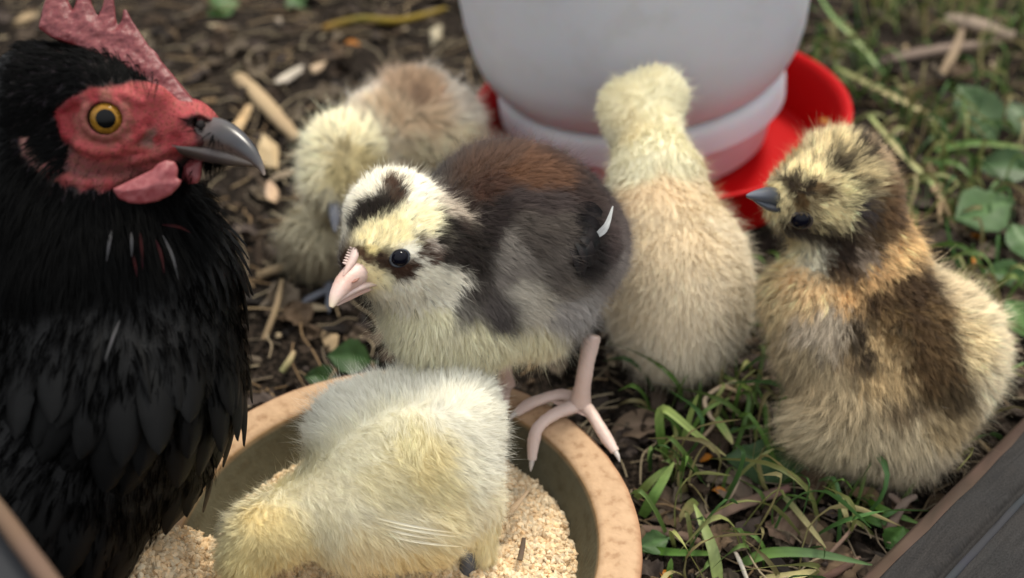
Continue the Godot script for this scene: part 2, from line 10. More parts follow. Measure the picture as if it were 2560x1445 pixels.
var right_lie := [0.1814, 0.1805, -0.5614, 0.8644, 0.2136, -0.4552, 0.008, 0.7, 0.1663, 0.1683, -0.5581, 0.5329, 0.8462, -0.0001, 0.0066, 0.6, 0.2008, 0.184, -0.5501, 0.6653, -0.1362, -0.7341, 0.0083, 0.6, 0.17, 0.1767, -0.5309, 0.3151, 0.2752, -0.9083, 0.005, 0.5, 0.1526, 0.1667, -0.5212, -0.2304, -0.7909, 0.5668, 0.0036, 0.5, 0.1827, 0.1691, -0.5215, 0.96, -0.2774, 0.0374, 0.0059, 0.45, 0.1921, 0.1704, -0.5238, 0.9505, 0.1575, -0.2678, 0.0068, 0.5, 0.2112, 0.1746, -0.539, 0.7883, -0.4688, -0.3984, 0.0078, 0.5, 0.1787, 0.1593, -0.5161, 0.8377, -0.544, -0.0472, 0.005, 0.4, 0.1906, 0.1413, -0.5144, 0.7934, -0.5931, 0.1369, 0.006, 0.4, 0.175, 0.1301, -0.5186, 0.1391, -0.6224, 0.7702, 0.0061, 0.4, 0.166, 0.1223, -0.5322, -0.3351, -0.7259, 0.6006, 0.0072, 0.45, 0.2127, 0.1538, -0.5205, 0.6677, -0.7443, 0.0134, 0.0064, 0.4, 0.2298, 0.1356, -0.5187, 0.5496, -0.7494, 0.3693, 0.0079, 0.35, 0.1895, 0.1195, -0.4938, -0.2813, -0.3802, 0.8811, 0.0078, 0.35, 0.1539, 0.1078, -0.5134, -0.2944, -0.8383, 0.4589, 0.0104, 0.45, 0.1549, 0.0881, -0.51, 0.32, -0.6467, 0.6924, 0.0115, 0.45, 0.1746, 0.1036, -0.4771, -0.2466, -0.8395, 0.4842, 0.0109, 0.4, 0.1653, 0.0861, -0.4733, 0.0456, -0.9344, 0.3532, 0.0126, 0.35, 0.1809, 0.083, -0.4594, -0.0401, -0.7594, 0.6494, 0.0124, 0.35, 0.1774, 0.0587, -0.4459, -0.6827, -0.7249, -0.0916, 0.0125, 0.4, 0.1715, 0.0582, -0.4497, -0.6067, -0.7747, -0.1782, 0.0137, 0.4, 0.1965, 0.0598, -0.4415, -0.0822, -0.9752, 0.2056, 0.0117, 0.4, 0.2205, 0.0497, -0.439, 0.1352, -0.9692, 0.2057, 0.0114, 0.4, 0.2448, 0.047, -0.4418, 0.1608, -0.9837, 0.0803, 0.0114, 0.4, 0.2728, 0.0481, -0.4686, 0.1612, -0.8674, -0.4709, 0.0104, 0.4, 0.2855, 0.0749, -0.4866, 0.5489, -0.7651, -0.3366, 0.0094, 0.45, 0.2738, 0.0976, -0.5035, 0.7979, -0.5466, -0.254, 0.0104, 0.45, 0.2592, 0.1054, -0.5235, 0.7342, -0.636, -0.2377, 0.0106, 0.45, 0.2324, 0.1147, -0.4887, 0.4131, -0.3901, 0.8229, 0.0064, 0.5, 0.2357, 0.0985, -0.4656, 0.2954, -0.7245, 0.6227, 0.0063, 0.5, 0.2182, 0.1031, -0.4706, -0.2254, -0.69, 0.6878, 0.0067, 0.5, 0.2483, 0.0782, -0.4547, 0.2967, -0.9078, 0.2966, 0.0068, 0.5, 0.2115, 0.0832, -0.4559, -0.0006, -0.8068, 0.5909, 0.0101, 0.4]
var right_bare := [0.1634, 0.1551, -0.5134, 0.0068, 0.1464, 0.1576, -0.5294, 0.0046]
var yellow_shape := [0.1023, 0.1404, -0.6964, 0.1023, 0.1404, -0.6964, 0.0205, 0.0205, 0.0751, 0.1402, -0.6938, 0.0751, 0.1402, -0.6938, 0.0108, 0.0108, 0.0838, 0.1278, -0.6871, 0.0838, 0.1278, -0.6871, 0.0156, 0.0156, 0.0948, 0.121, -0.6646, 0.0981, 0.1095, -0.635, 0.0218, 0.0313, 0.1098, 0.071, -0.5903, 0.1087, 0.0665, -0.5783, 0.0442, 0.0456, 0.0964, 0.0925, -0.6063, 0.0964, 0.0925, -0.6063, 0.0295, 0.0295, 0.1096, 0.047, -0.5602, 0.1096, 0.047, -0.5602, 0.037, 0.037]
var yellow_coat := [0.1005, 0.1609, -0.6955, 0.9, 0.8076, 0.5291, 0.0833, 0.1539, -0.6846, 0.9, 0.8076, 0.5291, 0.0701, 0.1516, -0.6925, 0.9, 0.8076, 0.5291, 0.0895, 0.158, -0.695, 0.9, 0.8076, 0.5291, 0.067, 0.1451, -0.6839, 0.9, 0.8076, 0.5291, 0.099, 0.1481, -0.6719, 0.9, 0.8349, 0.5866, 0.1139, 0.1447, -0.6786, 0.9, 0.8349, 0.5866, 0.1113, 0.1575, -0.6897, 0.9, 0.8349, 0.5866, 0.0745, 0.1381, -0.6676, 0.9, 0.796, 0.5259, 0.0792, 0.1351, -0.6558, 0.9, 0.796, 0.5259, 0.0899, 0.1379, -0.6284, 0.9, 0.8442, 0.6215, 0.1069, 0.1384, -0.6385, 0.9, 0.8442, 0.6215, 0.0837, 0.1291, -0.6123, 0.9, 0.8442, 0.6215, 0.1098, 0.1311, -0.6139, 0.9, 0.8442, 0.6215, 0.0708, 0.1211, -0.6421, 0.9, 0.8442, 0.6215, 0.072, 0.128, -0.6632, 0.9, 0.8349, 0.6206, 0.0687, 0.113, -0.6396, 0.9, 0.8349, 0.6206, 0.1032, 0.1254, -0.5982, 0.9, 0.722, 0.4792, 0.0878, 0.1232, -0.5969, 0.9, 0.722, 0.4792, 0.0778, 0.1173, -0.5966, 0.9, 0.722, 0.4792, 0.1197, 0.1202, -0.6018, 0.9, 0.7488, 0.5156, 0.0819, 0.1098, -0.5797, 0.9, 0.7488, 0.5156, 0.1043, 0.1164, -0.5789, 0.9, 0.7488, 0.5156, 0.1022, 0.1037, -0.5526, 0.9, 0.7542, 0.5292, 0.0856, 0.1001, -0.5578, 0.9, 0.7542, 0.5292, 0.1156, 0.1088, -0.5628, 0.9, 0.7542, 0.5292, 0.1339, 0.1075, -0.5832, 0.9, 0.7819, 0.5822, 0.1432, 0.0939, -0.5667, 0.9, 0.7819, 0.5822, 0.1489, 0.0799, -0.5598, 0.9, 0.7819, 0.5822, 0.1018, 0.0813, -0.5326, 0.9, 0.7667, 0.5535, 0.0806, 0.0755, -0.5402, 0.9, 0.7667, 0.5535, 0.1245, 0.08, -0.5343, 0.9, 0.7737, 0.5713, 0.1024, 0.0649, -0.5253, 0.9, 0.7737, 0.5713, 0.0868, 0.045, -0.5297, 0.8589, 0.7533, 0.5757, 0.1065, 0.0441, -0.5229, 0.8589, 0.7533, 0.5757, 0.1269, 0.0478, -0.5264, 0.8589, 0.7533, 0.5757, 0.0731, 0.0415, -0.5461, 0.8589, 0.7533, 0.5757]
var yellow_lie := [0.1005, 0.1609, -0.6955, 0.3844, 0.0765, -0.92, 0.0056, 0.5, 0.07, 0.1512, -0.6901, -0.8306, -0.4675, -0.3025, 0.005, 0.5, 0.1139, 0.1447, -0.6786, 0.7396, -0.36, -0.5686, 0.0056, 0.5, 0.0926, 0.1428, -0.6586, -0.0334, -0.4429, 0.896, 0.0065, 0.4, 0.0891, 0.1348, -0.618, -0.1293, -0.4929, 0.8604, 0.0068, 0.35, 0.1092, 0.127, -0.6055, 0.5584, -0.4952, 0.6655, 0.0078, 0.4, 0.0739, 0.1217, -0.6146, -0.3668, -0.7861, 0.4975, 0.0079, 0.4, 0.1029, 0.109, -0.5625, -0.0661, -0.3965, 0.9156, 0.008, 0.35, 0.1366, 0.0981, -0.5606, 0.6502, -0.7157, 0.255, 0.0081, 0.4, 0.1492, 0.0668, -0.5517, 0.1406, -0.9846, 0.1035, 0.0093, 0.4, 0.0714, 0.0824, -0.5565, -0.2077, -0.8831, 0.4208, 0.0082, 0.4, 0.1045, 0.0725, -0.5277, 0.0254, -0.918, 0.3958, 0.0095, 0.4, 0.1065, 0.0441, -0.5229, 0.0717, -0.9901, -0.1208, 0.0112, 0.4, 0.1319, 0.052, -0.5292, 0.11, -0.993, -0.0428, 0.0101, 0.4]
var yellow_bare := []
var pale_shape := [-0.0424, 0.0807, -0.4109, -0.0363, 0.0837, -0.4169, 0.028, 0.0273, -0.0691, 0.0739, -0.3972, -0.0691, 0.0739, -0.3972, 0.0268, 0.0268, -0.0921, 0.0665, -0.383, -0.0921, 0.0665, -0.383, 0.019, 0.019, -0.0853, 0.083, -0.4201, -0.0409, 0.0874, -0.4259, 0.0189, 0.0241, -0.0682, 0.0786, -0.4131, -0.0682, 0.0786, -0.4131, 0.0256, 0.0256, -0.1157, 0.0628, -0.3728, -0.1157, 0.0628, -0.3728, 0.016, 0.016, -0.1315, 0.059, -0.3637, -0.1354, 0.0544, -0.3579, 0.015, 0.0125, -0.0828, 0.0482, -0.3695, -0.0462, 0.0453, -0.3773, 0.0108, 0.0105, -0.0297, 0.0636, -0.3983, -0.0297, 0.0636, -0.3983, 0.0202, 0.0202, -0.0344, 0.0888, -0.4269, -0.0344, 0.0888, -0.4269, 0.0198, 0.0198, -0.0784, 0.0606, -0.3761, -0.0395, 0.0525, -0.3751, 0.0128, 0.01, -0.0145, 0.0477, -0.3902, -0.0139, 0.0272, -0.3776, 0.0068, 0.0047]
var pale_coat := [-0.0593, 0.1132, -0.4189, 0.9, 0.8624, 0.7281, -0.0454, 0.1164, -0.4184, 0.9, 0.8624, 0.7281, -0.0309, 0.1167, -0.4181, 0.9, 0.8624, 0.7281, -0.0785, 0.1094, -0.4139, 0.9, 0.8624, 0.7281, -0.0187, 0.1113, -0.4179, 0.9, 0.8624, 0.7281, -0.0263, 0.1109, -0.4062, 0.9, 0.8629, 0.7308, -0.0164, 0.1018, -0.404, 0.9, 0.8629, 0.7308, -0.0326, 0.112, -0.405, 0.9, 0.8629, 0.7308, -0.0124, 0.084, -0.3959, 0.9, 0.8629, 0.7308, -0.0971, 0.0996, -0.4123, 0.9, 0.8669, 0.7333, -0.1055, 0.0848, -0.4126, 0.9, 0.8669, 0.7333, -0.0919, 0.0987, -0.4313, 0.9, 0.8669, 0.7333, -0.0606, 0.1085, -0.397, 0.9, 0.8471, 0.6493, -0.0754, 0.1003, -0.3862, 0.9, 0.8471, 0.6493, -0.0865, 0.0953, -0.3848, 0.9, 0.8471, 0.6493, -0.0528, 0.1041, -0.3901, 0.9, 0.8064, 0.4896, -0.0481, 0.0996, -0.3861, 0.9, 0.8064, 0.4896, -0.0438, 0.0922, -0.3817, 0.9, 0.7616, 0.4104, -0.0422, 0.0956, -0.3845, 0.9, 0.7616, 0.4104, -0.0462, 0.0895, -0.3794, 0.9, 0.7616, 0.4104, -0.0343, 0.0873, -0.3814, 0.9, 0.7946, 0.4756, -0.0364, 0.082, -0.3783, 0.9, 0.7946, 0.4756, -0.1121, 0.0783, -0.3909, 0.9, 0.837, 0.6078, -0.1176, 0.0768, -0.3868, 0.9, 0.837, 0.6078, -0.1069, 0.0816, -0.3897, 0.9, 0.837, 0.6078, -0.0932, 0.0864, -0.3741, 0.9, 0.8373, 0.6336, -0.0998, 0.0823, -0.3699, 0.9, 0.8373, 0.6336, -0.066, 0.0858, -0.372, 0.9, 0.8147, 0.5431, -0.0697, 0.0911, -0.3752, 0.9, 0.8147, 0.5431, -0.0561, 0.084, -0.3737, 0.9, 0.8147, 0.5431, -0.0307, 0.0706, -0.3738, 0.9, 0.7824, 0.4837, -0.0405, 0.0732, -0.3728, 0.9, 0.7824, 0.4837, -0.0172, 0.0763, -0.3844, 0.9, 0.8471, 0.6748, -0.0244, 0.0897, -0.3875, 0.9, 0.8471, 0.6748, -0.0127, 0.0592, -0.3816, 0.9, 0.8044, 0.5669, -0.0165, 0.0669, -0.3813, 0.9, 0.8044, 0.5669, -0.0791, 0.0808, -0.3658, 0.9, 0.8349, 0.6323, -0.1225, 0.0772, -0.3597, 0.9, 0.7435, 0.389, -0.1249, 0.0784, -0.3629, 0.9, 0.7435, 0.389, -0.11, 0.0699, -0.3563, 0.9, 0.759, 0.4098, -0.1147, 0.075, -0.3582, 0.9, 0.759, 0.4098, -0.1063, 0.0714, -0.3587, 0.9, 0.759, 0.4098, -0.1231, 0.0719, -0.3533, 0.7518, 0.6194, 0.3085, -0.1214, 0.0662, -0.3505, 0.7518, 0.6194, 0.3085, -0.1435, 0.0679, -0.369, 0.9, 0.8235, 0.5691, -0.1392, 0.0711, -0.3734, 0.9, 0.8235, 0.5691, -0.1437, 0.0645, -0.357, 0.9, 0.7902, 0.4677, -0.1388, 0.0706, -0.3569, 0.9, 0.7902, 0.4677, -0.1319, 0.0612, -0.3473, 0.878, 0.7448, 0.3823, -0.1342, 0.0662, -0.3505, 0.878, 0.7448, 0.3823, -0.0928, 0.0705, -0.3598, 0.9, 0.8258, 0.587, -0.0995, 0.0755, -0.3629, 0.9, 0.8258, 0.587, -0.0665, 0.0611, -0.3586, 0.9, 0.772, 0.4833, -0.076, 0.064, -0.3574, 0.9, 0.772, 0.4833, -0.0582, 0.0505, -0.3592, 0.9, 0.7446, 0.4133, -0.0446, 0.0563, -0.3614, 0.9, 0.7446, 0.4133, -0.0137, 0.0433, -0.3776, 0.9, 0.7934, 0.4863, -0.0138, 0.0315, -0.3741, 0.9, 0.7934, 0.4863, -0.1305, 0.0738, -0.3797, 0.9, 0.8269, 0.5914, -0.1186, 0.0808, -0.374, 0.9, 0.8269, 0.5914, -0.0563, 0.0713, -0.3667, 0.9, 0.8262, 0.6214, -0.0464, 0.0679, -0.367, 0.9, 0.8262, 0.6214]
var pale_lie := [-0.0596, 0.1129, -0.4223, -0.1956, -0.1489, -0.9693, 0.0071, 0.5, -0.0794, 0.1086, -0.4209, -0.5352, -0.3211, -0.7813, 0.0084, 0.5, -0.033, 0.117, -0.4177, 0.0426, 0.1652, -0.9853, 0.0062, 0.5, -0.1001, 0.096, -0.4101, -0.3604, -0.1814, -0.915, 0.0092, 0.5, -0.111, 0.0784, -0.3951, 0.6364, 0.6513, -0.4133, 0.0079, 0.5, -0.1329, 0.0728, -0.3795, -0.8189, -0.2346, 0.5238, 0.0061, 0.5, -0.1452, 0.0646, -0.3646, -0.2815, -0.9587, 0.0399, 0.0057, 0.55, -0.1322, 0.0647, -0.3493, -0.4, -0.8273, 0.3944, 0.0051, 0.5, -0.1185, 0.0755, -0.3578, 0.7179, -0.5198, 0.4631, 0.0043, 0.45, -0.1034, 0.0758, -0.3627, 0.6419, -0.6518, 0.4039, 0.006, 0.4, -0.0857, 0.0877, -0.373, 0.856, -0.1939, 0.4792, 0.0072, 0.35, -0.0658, 0.0941, -0.3777, 0.9279, -0.3097, 0.2076, 0.0076, 0.4, -0.0482, 0.1037, -0.3905, 0.1477, -0.6346, 0.7586, 0.0076, 0.4, -0.0402, 0.0902, -0.3814, 0.8637, -0.5004, 0.0595, 0.0072, 0.5, -0.0264, 0.0997, -0.3945, 0.8074, -0.5891, 0.0312, 0.0073, 0.4, -0.0124, 0.099, -0.407, 0.6175, -0.4354, -0.655, 0.0062, 0.4, -0.0104, 0.0767, -0.3945, 0.4483, -0.7683, -0.4569, 0.0071, 0.4, -0.0305, 0.0715, -0.3745, 0.8119, -0.5827, 0.0359, 0.0085, 0.35, -0.066, 0.0737, -0.3645, 0.827, -0.5586, 0.0637, 0.0096, 0.3, -0.0464, 0.0628, -0.3636, 0.8368, -0.5325, 0.1276, 0.0097, 0.3, -0.0857, 0.0668, -0.3576, 0.5799, -0.7526, 0.3119, 0.0076, 0.4, -0.0667, 0.0545, -0.3577, 0.4327, -0.8996, -0.059, 0.0077, 0.4, -0.0139, 0.0434, -0.3776, -0.1617, -0.9525, 0.2579, 0.0051, 0.3]
var pale_bare := []
var behind_shape := [-0.0801, 0.065, -0.8074, -0.0627, 0.0617, -0.7925, 0.0401, 0.038, -0.1059, 0.0737, -0.7702, -0.1059, 0.0737, -0.7702, 0.0295, 0.0295, -0.124, 0.0916, -0.7026, -0.124, 0.0916, -0.7026, 0.0273, 0.0273, -0.1304, 0.0766, -0.6791, -0.1304, 0.0766, -0.6791, 0.0199, 0.0199, -0.1478, 0.0211, -0.6878, -0.1478, 0.0211, -0.6878, 0.0271, 0.0271, -0.1198, 0.0378, -0.725, -0.1198, 0.0378, -0.725, 0.0347, 0.0347]
var behind_coat := [-0.1174, 0.1019, -0.6756, 0.6617, 0.5528, 0.2921, -0.1228, 0.0983, -0.6706, 0.6617, 0.5528, 0.2921, -0.1147, 0.0944, -0.6716, 0.6617, 0.5528, 0.2921, -0.1094, 0.1021, -0.6811, 0.6617, 0.5528, 0.2921, -0.1255, 0.0919, -0.6647, 0.6617, 0.5528, 0.2921, -0.1188, 0.1033, -0.6762, 0.3954, 0.3181, 0.1807, -0.1415, 0.1079, -0.6884, 0.9, 0.8244, 0.573, -0.1376, 0.1016, -0.6763, 0.9, 0.8244, 0.573, -0.1436, 0.0916, -0.6708, 0.9, 0.8244, 0.573, -0.124, 0.1177, -0.6942, 0.9, 0.8244, 0.573, -0.1047, 0.11, -0.6965, 0.9, 0.8244, 0.573, -0.1438, 0.0818, -0.6649, 0.7928, 0.713, 0.4984, -0.1383, 0.0742, -0.6608, 0.7928, 0.713, 0.4984, -0.129, 0.0786, -0.6592, 0.7928, 0.713, 0.4984, -0.1527, 0.046, -0.6778, 0.6217, 0.5517, 0.3808, -0.143, 0.0385, -0.6675, 0.6217, 0.5517, 0.3808, -0.162, 0.0256, -0.6652, 0.3539, 0.2951, 0.193, -0.1479, 0.0132, -0.6618, 0.3539, 0.2951, 0.193, -0.1298, 0.0204, -0.6674, 0.3539, 0.2951, 0.193, -0.0773, 0.1033, -0.796, 0.633, 0.4225, 0.2597, -0.0895, 0.1021, -0.7875, 0.633, 0.4225, 0.2597, -0.0641, 0.1, -0.7882, 0.633, 0.4225, 0.2597, -0.0451, 0.0954, -0.7904, 0.9, 0.7862, 0.6463, -0.0384, 0.0873, -0.7783, 0.9, 0.7862, 0.6463, -0.1213, 0.0962, -0.7821, 0.9, 0.7862, 0.6463, -0.0568, 0.0936, -0.8225, 0.9, 0.7862, 0.6463, -0.0632, 0.0875, -0.7642, 0.7669, 0.5755, 0.374, -0.0997, 0.1005, -0.7594, 0.7669, 0.5755, 0.374, -0.0876, 0.0941, -0.7583, 0.7669, 0.5755, 0.374, -0.0508, 0.0699, -0.7573, 0.9, 0.7707, 0.5348, -0.0698, 0.0681, -0.7541, 0.9, 0.7707, 0.5348, -0.0384, 0.0727, -0.7654, 0.9, 0.7707, 0.5348, -0.0994, 0.0817, -0.7424, 0.8612, 0.7469, 0.5504, -0.1085, 0.095, -0.75, 0.8612, 0.7469, 0.5504, -0.0763, 0.0978, -0.7784, 0.3679, 0.2347, 0.1476]
var behind_lie := [-0.1181, 0.1159, -0.6916, -0.1162, 0.436, -0.8924, 0.0104, 0.5, -0.1409, 0.1025, -0.6804, -0.8206, -0.3627, -0.4416, 0.0104, 0.5, -0.1018, 0.0983, -0.6879, 0.5535, -0.2526, -0.7936, 0.0087, 0.5, -0.1201, 0.0886, -0.6647, -0.0583, -0.8724, 0.4854, 0.0092, 0.5, -0.1372, 0.0865, -0.6627, -0.5672, -0.8063, 0.1679, 0.0091, 0.5, -0.077, 0.102, -0.7914, 0.2874, 0.2382, -0.9277, 0.0116, 0.4, -0.0446, 0.0915, -0.7771, 0.8606, -0.3162, -0.3993, 0.0115, 0.4, -0.0695, 0.0775, -0.7565, 0.6749, -0.724, 0.1422, 0.0114, 0.4, -0.0993, 0.0947, -0.7505, -0.4608, 0.6792, -0.5713, 0.0112, 0.4, -0.143, 0.0385, -0.6675, -0.2688, -0.7004, 0.6612, 0.0119, 0.4]
var behind_bare := []
var hen_shape := [-0.2152, 0.2619, -0.4504, -0.19, 0.266, -0.4494, 0.0254, 0.0197, -0.1783, 0.257, -0.44, -0.1783, 0.257, -0.44, 0.0189, 0.0189, -0.1783, 0.2548, -0.4384, -0.1455, 0.2538, -0.4376, 0.0178, 0.0102, -0.1473, 0.257, -0.44, -0.1379, 0.251, -0.4342, 0.0076, 0.0069, -0.2001, 0.2446, -0.4308, -0.1561, 0.2412, -0.4269, 0.012, 0.0054, -0.1855, 0.2747, -0.4355, -0.1576, 0.2724, -0.4351, 0.0035, 0.0032, -0.2316, 0.2434, -0.4462, -0.2176, 0.1961, -0.4193, 0.0299, 0.0407, -0.1978, 0.2041, -0.4348, -0.1978, 0.2041, -0.4348, 0.0384, 0.0384, -0.1863, 0.1761, -0.4276, -0.1863, 0.1761, -0.4276, 0.0514, 0.0514, -0.1909, 0.1436, -0.3994, -0.1909, 0.1436, -0.3994, 0.0594, 0.0594, -0.2203, 0.106, -0.3662, -0.2203, 0.106, -0.3662, 0.0531, 0.0531, -0.3711, 0.1057, -0.4501, -0.3711, 0.1057, -0.4501, 0.1026, 0.1026, -0.1669, 0.1091, -0.3712, -0.1669, 0.1091, -0.3712, 0.0175, 0.0175, -0.1903, 0.1169, -0.3743, -0.2108, 0.0817, -0.3401, 0.0344, 0.0244, -0.1588, 0.1099, -0.3786, -0.1568, 0.1036, -0.3739, 0.0122, 0.0082, -0.2223, 0.0696, -0.3285, -0.2223, 0.0696, -0.3285, 0.0323, 0.0323, -0.5287, 0.1024, -0.529, -0.7417, 0.1711, -0.6612, 0.08, 0.032]
var hen_lie := [-0.2083, 0.2851, -0.4427, -0.9912, 0.0091, 0.1324, 0.0053, 0.2, -0.1871, 0.2833, -0.4584, -0.9888, 0.1243, -0.0824, 0.0062, 0.2, -0.1669, 0.279, -0.4354, -0.5327, 0.2303, -0.8144, 0.0046, 0.4, -0.1991, 0.2642, -0.4262, -0.8614, -0.5075, -0.0209, 0.006, 0.2, -0.2059, 0.2362, -0.4048, -0.227, -0.5996, 0.7674, 0.0194, 0.12, -0.1752, 0.2236, -0.4048, 0.1874, -0.6572, 0.7301, 0.0197, 0.12, -0.1534, 0.2147, -0.4185, 0.4966, -0.6316, 0.5953, 0.0176, 0.15, -0.1442, 0.1926, -0.4519, 0.5411, -0.7077, 0.4543, 0.019, 0.15, -0.1887, 0.1959, -0.3706, -0.0898, -0.5763, 0.8123, 0.0218, 0.1, -0.1573, 0.1892, -0.3791, 0.1705, -0.6839, 0.7094, 0.0232, 0.1, -0.1365, 0.1712, -0.4021, 0.1205, -0.7762, 0.6189, 0.0227, 0.12, -0.1709, 0.1684, -0.3492, -0.1454, -0.8627, 0.4843, 0.0244, 0.1, -0.1452, 0.1555, -0.3634, -0.1569, -0.8612, 0.4835, 0.0236, 0.12, -0.2063, 0.1535, -0.3397, -0.5146, -0.7004, 0.4945, 0.0245, 0.1, -0.1774, 0.1199, -0.3355, -0.2287, -0.856, 0.4636, 0.0253, 0.12, -0.1541, 0.1255, -0.3552, -0.3388, -0.909, 0.2427, 0.0204, 0.12]

var rng := RandomNumberGenerator.new()
var rough := FastNoiseLite.new()
var fine := FastNoiseLite.new()
var M := {}


class Soup:
	var v := PackedVector3Array()
	var n := PackedVector3Array()
	var c := PackedColorArray()
	var uv := PackedVector2Array()
	var i := PackedInt32Array()

	func add(p: Vector3, m: Vector3, col := Color.WHITE, t := Vector2.ZERO) -> int:
		v.append(p)
		n.append(m)
		c.append(col)
		uv.append(t)
		return v.size() - 1

	func tri(a: int, b: int, d: int) -> void:
		var m := n[a] + n[b] + n[d]
		if (v[b] - v[a]).cross(v[d] - v[a]).dot(m) > 0.0:
			i.append(a); i.append(d); i.append(b)
		else:
			i.append(a); i.append(b); i.append(d)

	func quad(a: int, b: int, d: int, e: int) -> void:
		tri(a, b, d)
		tri(a, d, e)

	func smooth_normals() -> void:
		var s := PackedVector3Array()
		s.resize(v.size())
		for k in range(0, i.size(), 3):
			var f := (v[i[k + 2]] - v[i[k]]).cross(v[i[k + 1]] - v[i[k]])
			s[i[k]] += f
			s[i[k + 1]] += f
			s[i[k + 2]] += f
		for k in v.size():
			n[k] = s[k].normalized() if s[k].length_squared() > 0.0 else Vector3.UP

	func flat() -> Soup:
		var o := Soup.new()
		for k in range(0, i.size(), 3):
			var m := (v[i[k + 2]] - v[i[k]]).cross(v[i[k + 1]] - v[i[k]]).normalized()
			for q in 3:
				o.i.append(o.add(v[i[k + q]], m, c[i[k + q]], uv[i[k + q]]))
		return o

	func mesh(m: Material) -> ArrayMesh:
		var a := []
		a.resize(Mesh.ARRAY_MAX)
		a[Mesh.ARRAY_VERTEX] = v
		a[Mesh.ARRAY_NORMAL] = n
		a[Mesh.ARRAY_COLOR] = c
		a[Mesh.ARRAY_TEX_UV] = uv
		a[Mesh.ARRAY_INDEX] = i
		var o := ArrayMesh.new()
		o.add_surface_from_arrays(Mesh.PRIMITIVE_TRIANGLES, a)
		o.surface_set_material(0, m)
		return o


# ------------------------------------------------------------------ naming
func thing(called: String, label: String, category: String, at := Vector3.ZERO, group := "") -> Node3D:
	var o := Node3D.new()
	o.name = called
	o.position = at
	tag(o, label, category, group)
	add_child(o, true)
	return o


func tag(o: Node3D, label: String, category: String, group := "") -> void:
	o.set_meta("label", label)
	o.set_meta("category", category)
	if group:
		o.set_meta("group", group)


func put(called: String, m: Mesh, parent: Node = self, at := Vector3.ZERO) -> MeshInstance3D:
	var o := MeshInstance3D.new()
	o.name = called
	o.mesh = m
	o.position = at
	parent.add_child(o, true)
	return o


func part(called: String, s: Soup, m: Material, owner_node: Node3D) -> MeshInstance3D:
	# shapes are modelled in world axes; a part of a thing is moved back by the thing's own place
	return put(called, s.mesh(m), owner_node, -owner_node.position)


func one(called: String, s: Soup, m: Material, label: String, category: String, group := "") -> MeshInstance3D:
	# a thing that is one mesh: its origin is put at the middle of its base
	var lo := s.v[0]
	var hi := s.v[0]
	for p in s.v:
		lo = lo.min(p)
		hi = hi.max(p)
	var base := Vector3((lo.x + hi.x) * 0.5, lo.y, (lo.z + hi.z) * 0.5)
	for k in s.v.size():
		s.v[k] -= base
	var o := put(called, s.mesh(m), self, base)
	tag(o, label, category, group)
	return o


func mat(called: String, col: Color, roughness := 0.7, specular := 0.4, vertex := false) -> StandardMaterial3D:
	var m := StandardMaterial3D.new()
	m.resource_name = called
	m.albedo_color = col.linear_to_srgb()
	m.roughness = roughness
	m.metallic_specular = specular
	m.vertex_color_use_as_albedo = vertex
	M[called] = m
	return m


func noise_tex(freq: float, octaves: int, sd: int, normal := false, bump := 4.0, ramp: Gradient = null, size := 512, kind := FastNoiseLite.TYPE_SIMPLEX_SMOOTH) -> NoiseTexture2D:
	var t := NoiseTexture2D.new()
	var f := FastNoiseLite.new()
	f.noise_type = kind
	f.frequency = freq
	f.fractal_octaves = octaves
	f.seed = sd
	t.noise = f
	t.width = size
	t.height = size
	t.seamless = true
	t.as_normal_map = normal
	t.bump_strength = bump
	if ramp:
		t.color_ramp = ramp
	return t


func ramp(stops: Array) -> Gradient:
	var g := Gradient.new()
	var o := PackedFloat32Array()
	var c := PackedColorArray()
	for s in stops:
		o.append(s[0])
		c.append((s[1] as Color).linear_to_srgb())
	g.offsets = o
	g.colors = c
	return g


# ------------------------------------------------------------------ rounded bodies: capsules joined with a smooth minimum, meshed as surface nets
func field(p: Vector3, sh: Array, k: float) -> float:
	var d := 1e9
	for q in range(0, sh.size(), 8):
		var a := Vector3(sh[q], sh[q + 1], sh[q + 2])
		var ba := Vector3(sh[q + 3], sh[q + 4], sh[q + 5]) - a
		var l := ba.length_squared()
		var h := 0.0
		if l > 1e-12:
			h = clampf((p - a).dot(ba) / l, 0.0, 1.0)
		var e: float = (p - a - ba * h).length() - lerpf(sh[q + 6], sh[q + 7], h)
		if d > 1e8:
			d = e
		else:
			var g := maxf(k - absf(d - e), 0.0) / k
			d = minf(d, e) - g * g * k * 0.25
	return d


func bounds(sh: Array) -> AABB:
	var lo := Vector3.ONE * 1e9
	var hi := -lo
	for q in range(0, sh.size(), 8):
		for e in 2:
			var p := Vector3(sh[q + e * 3], sh[q + e * 3 + 1], sh[q + e * 3 + 2])
			var r: float = sh[q + 6 + e]
			lo = lo.min(p - Vector3.ONE * r)
			hi = hi.max(p + Vector3.ONE * r)
	return AABB(lo, hi - lo)


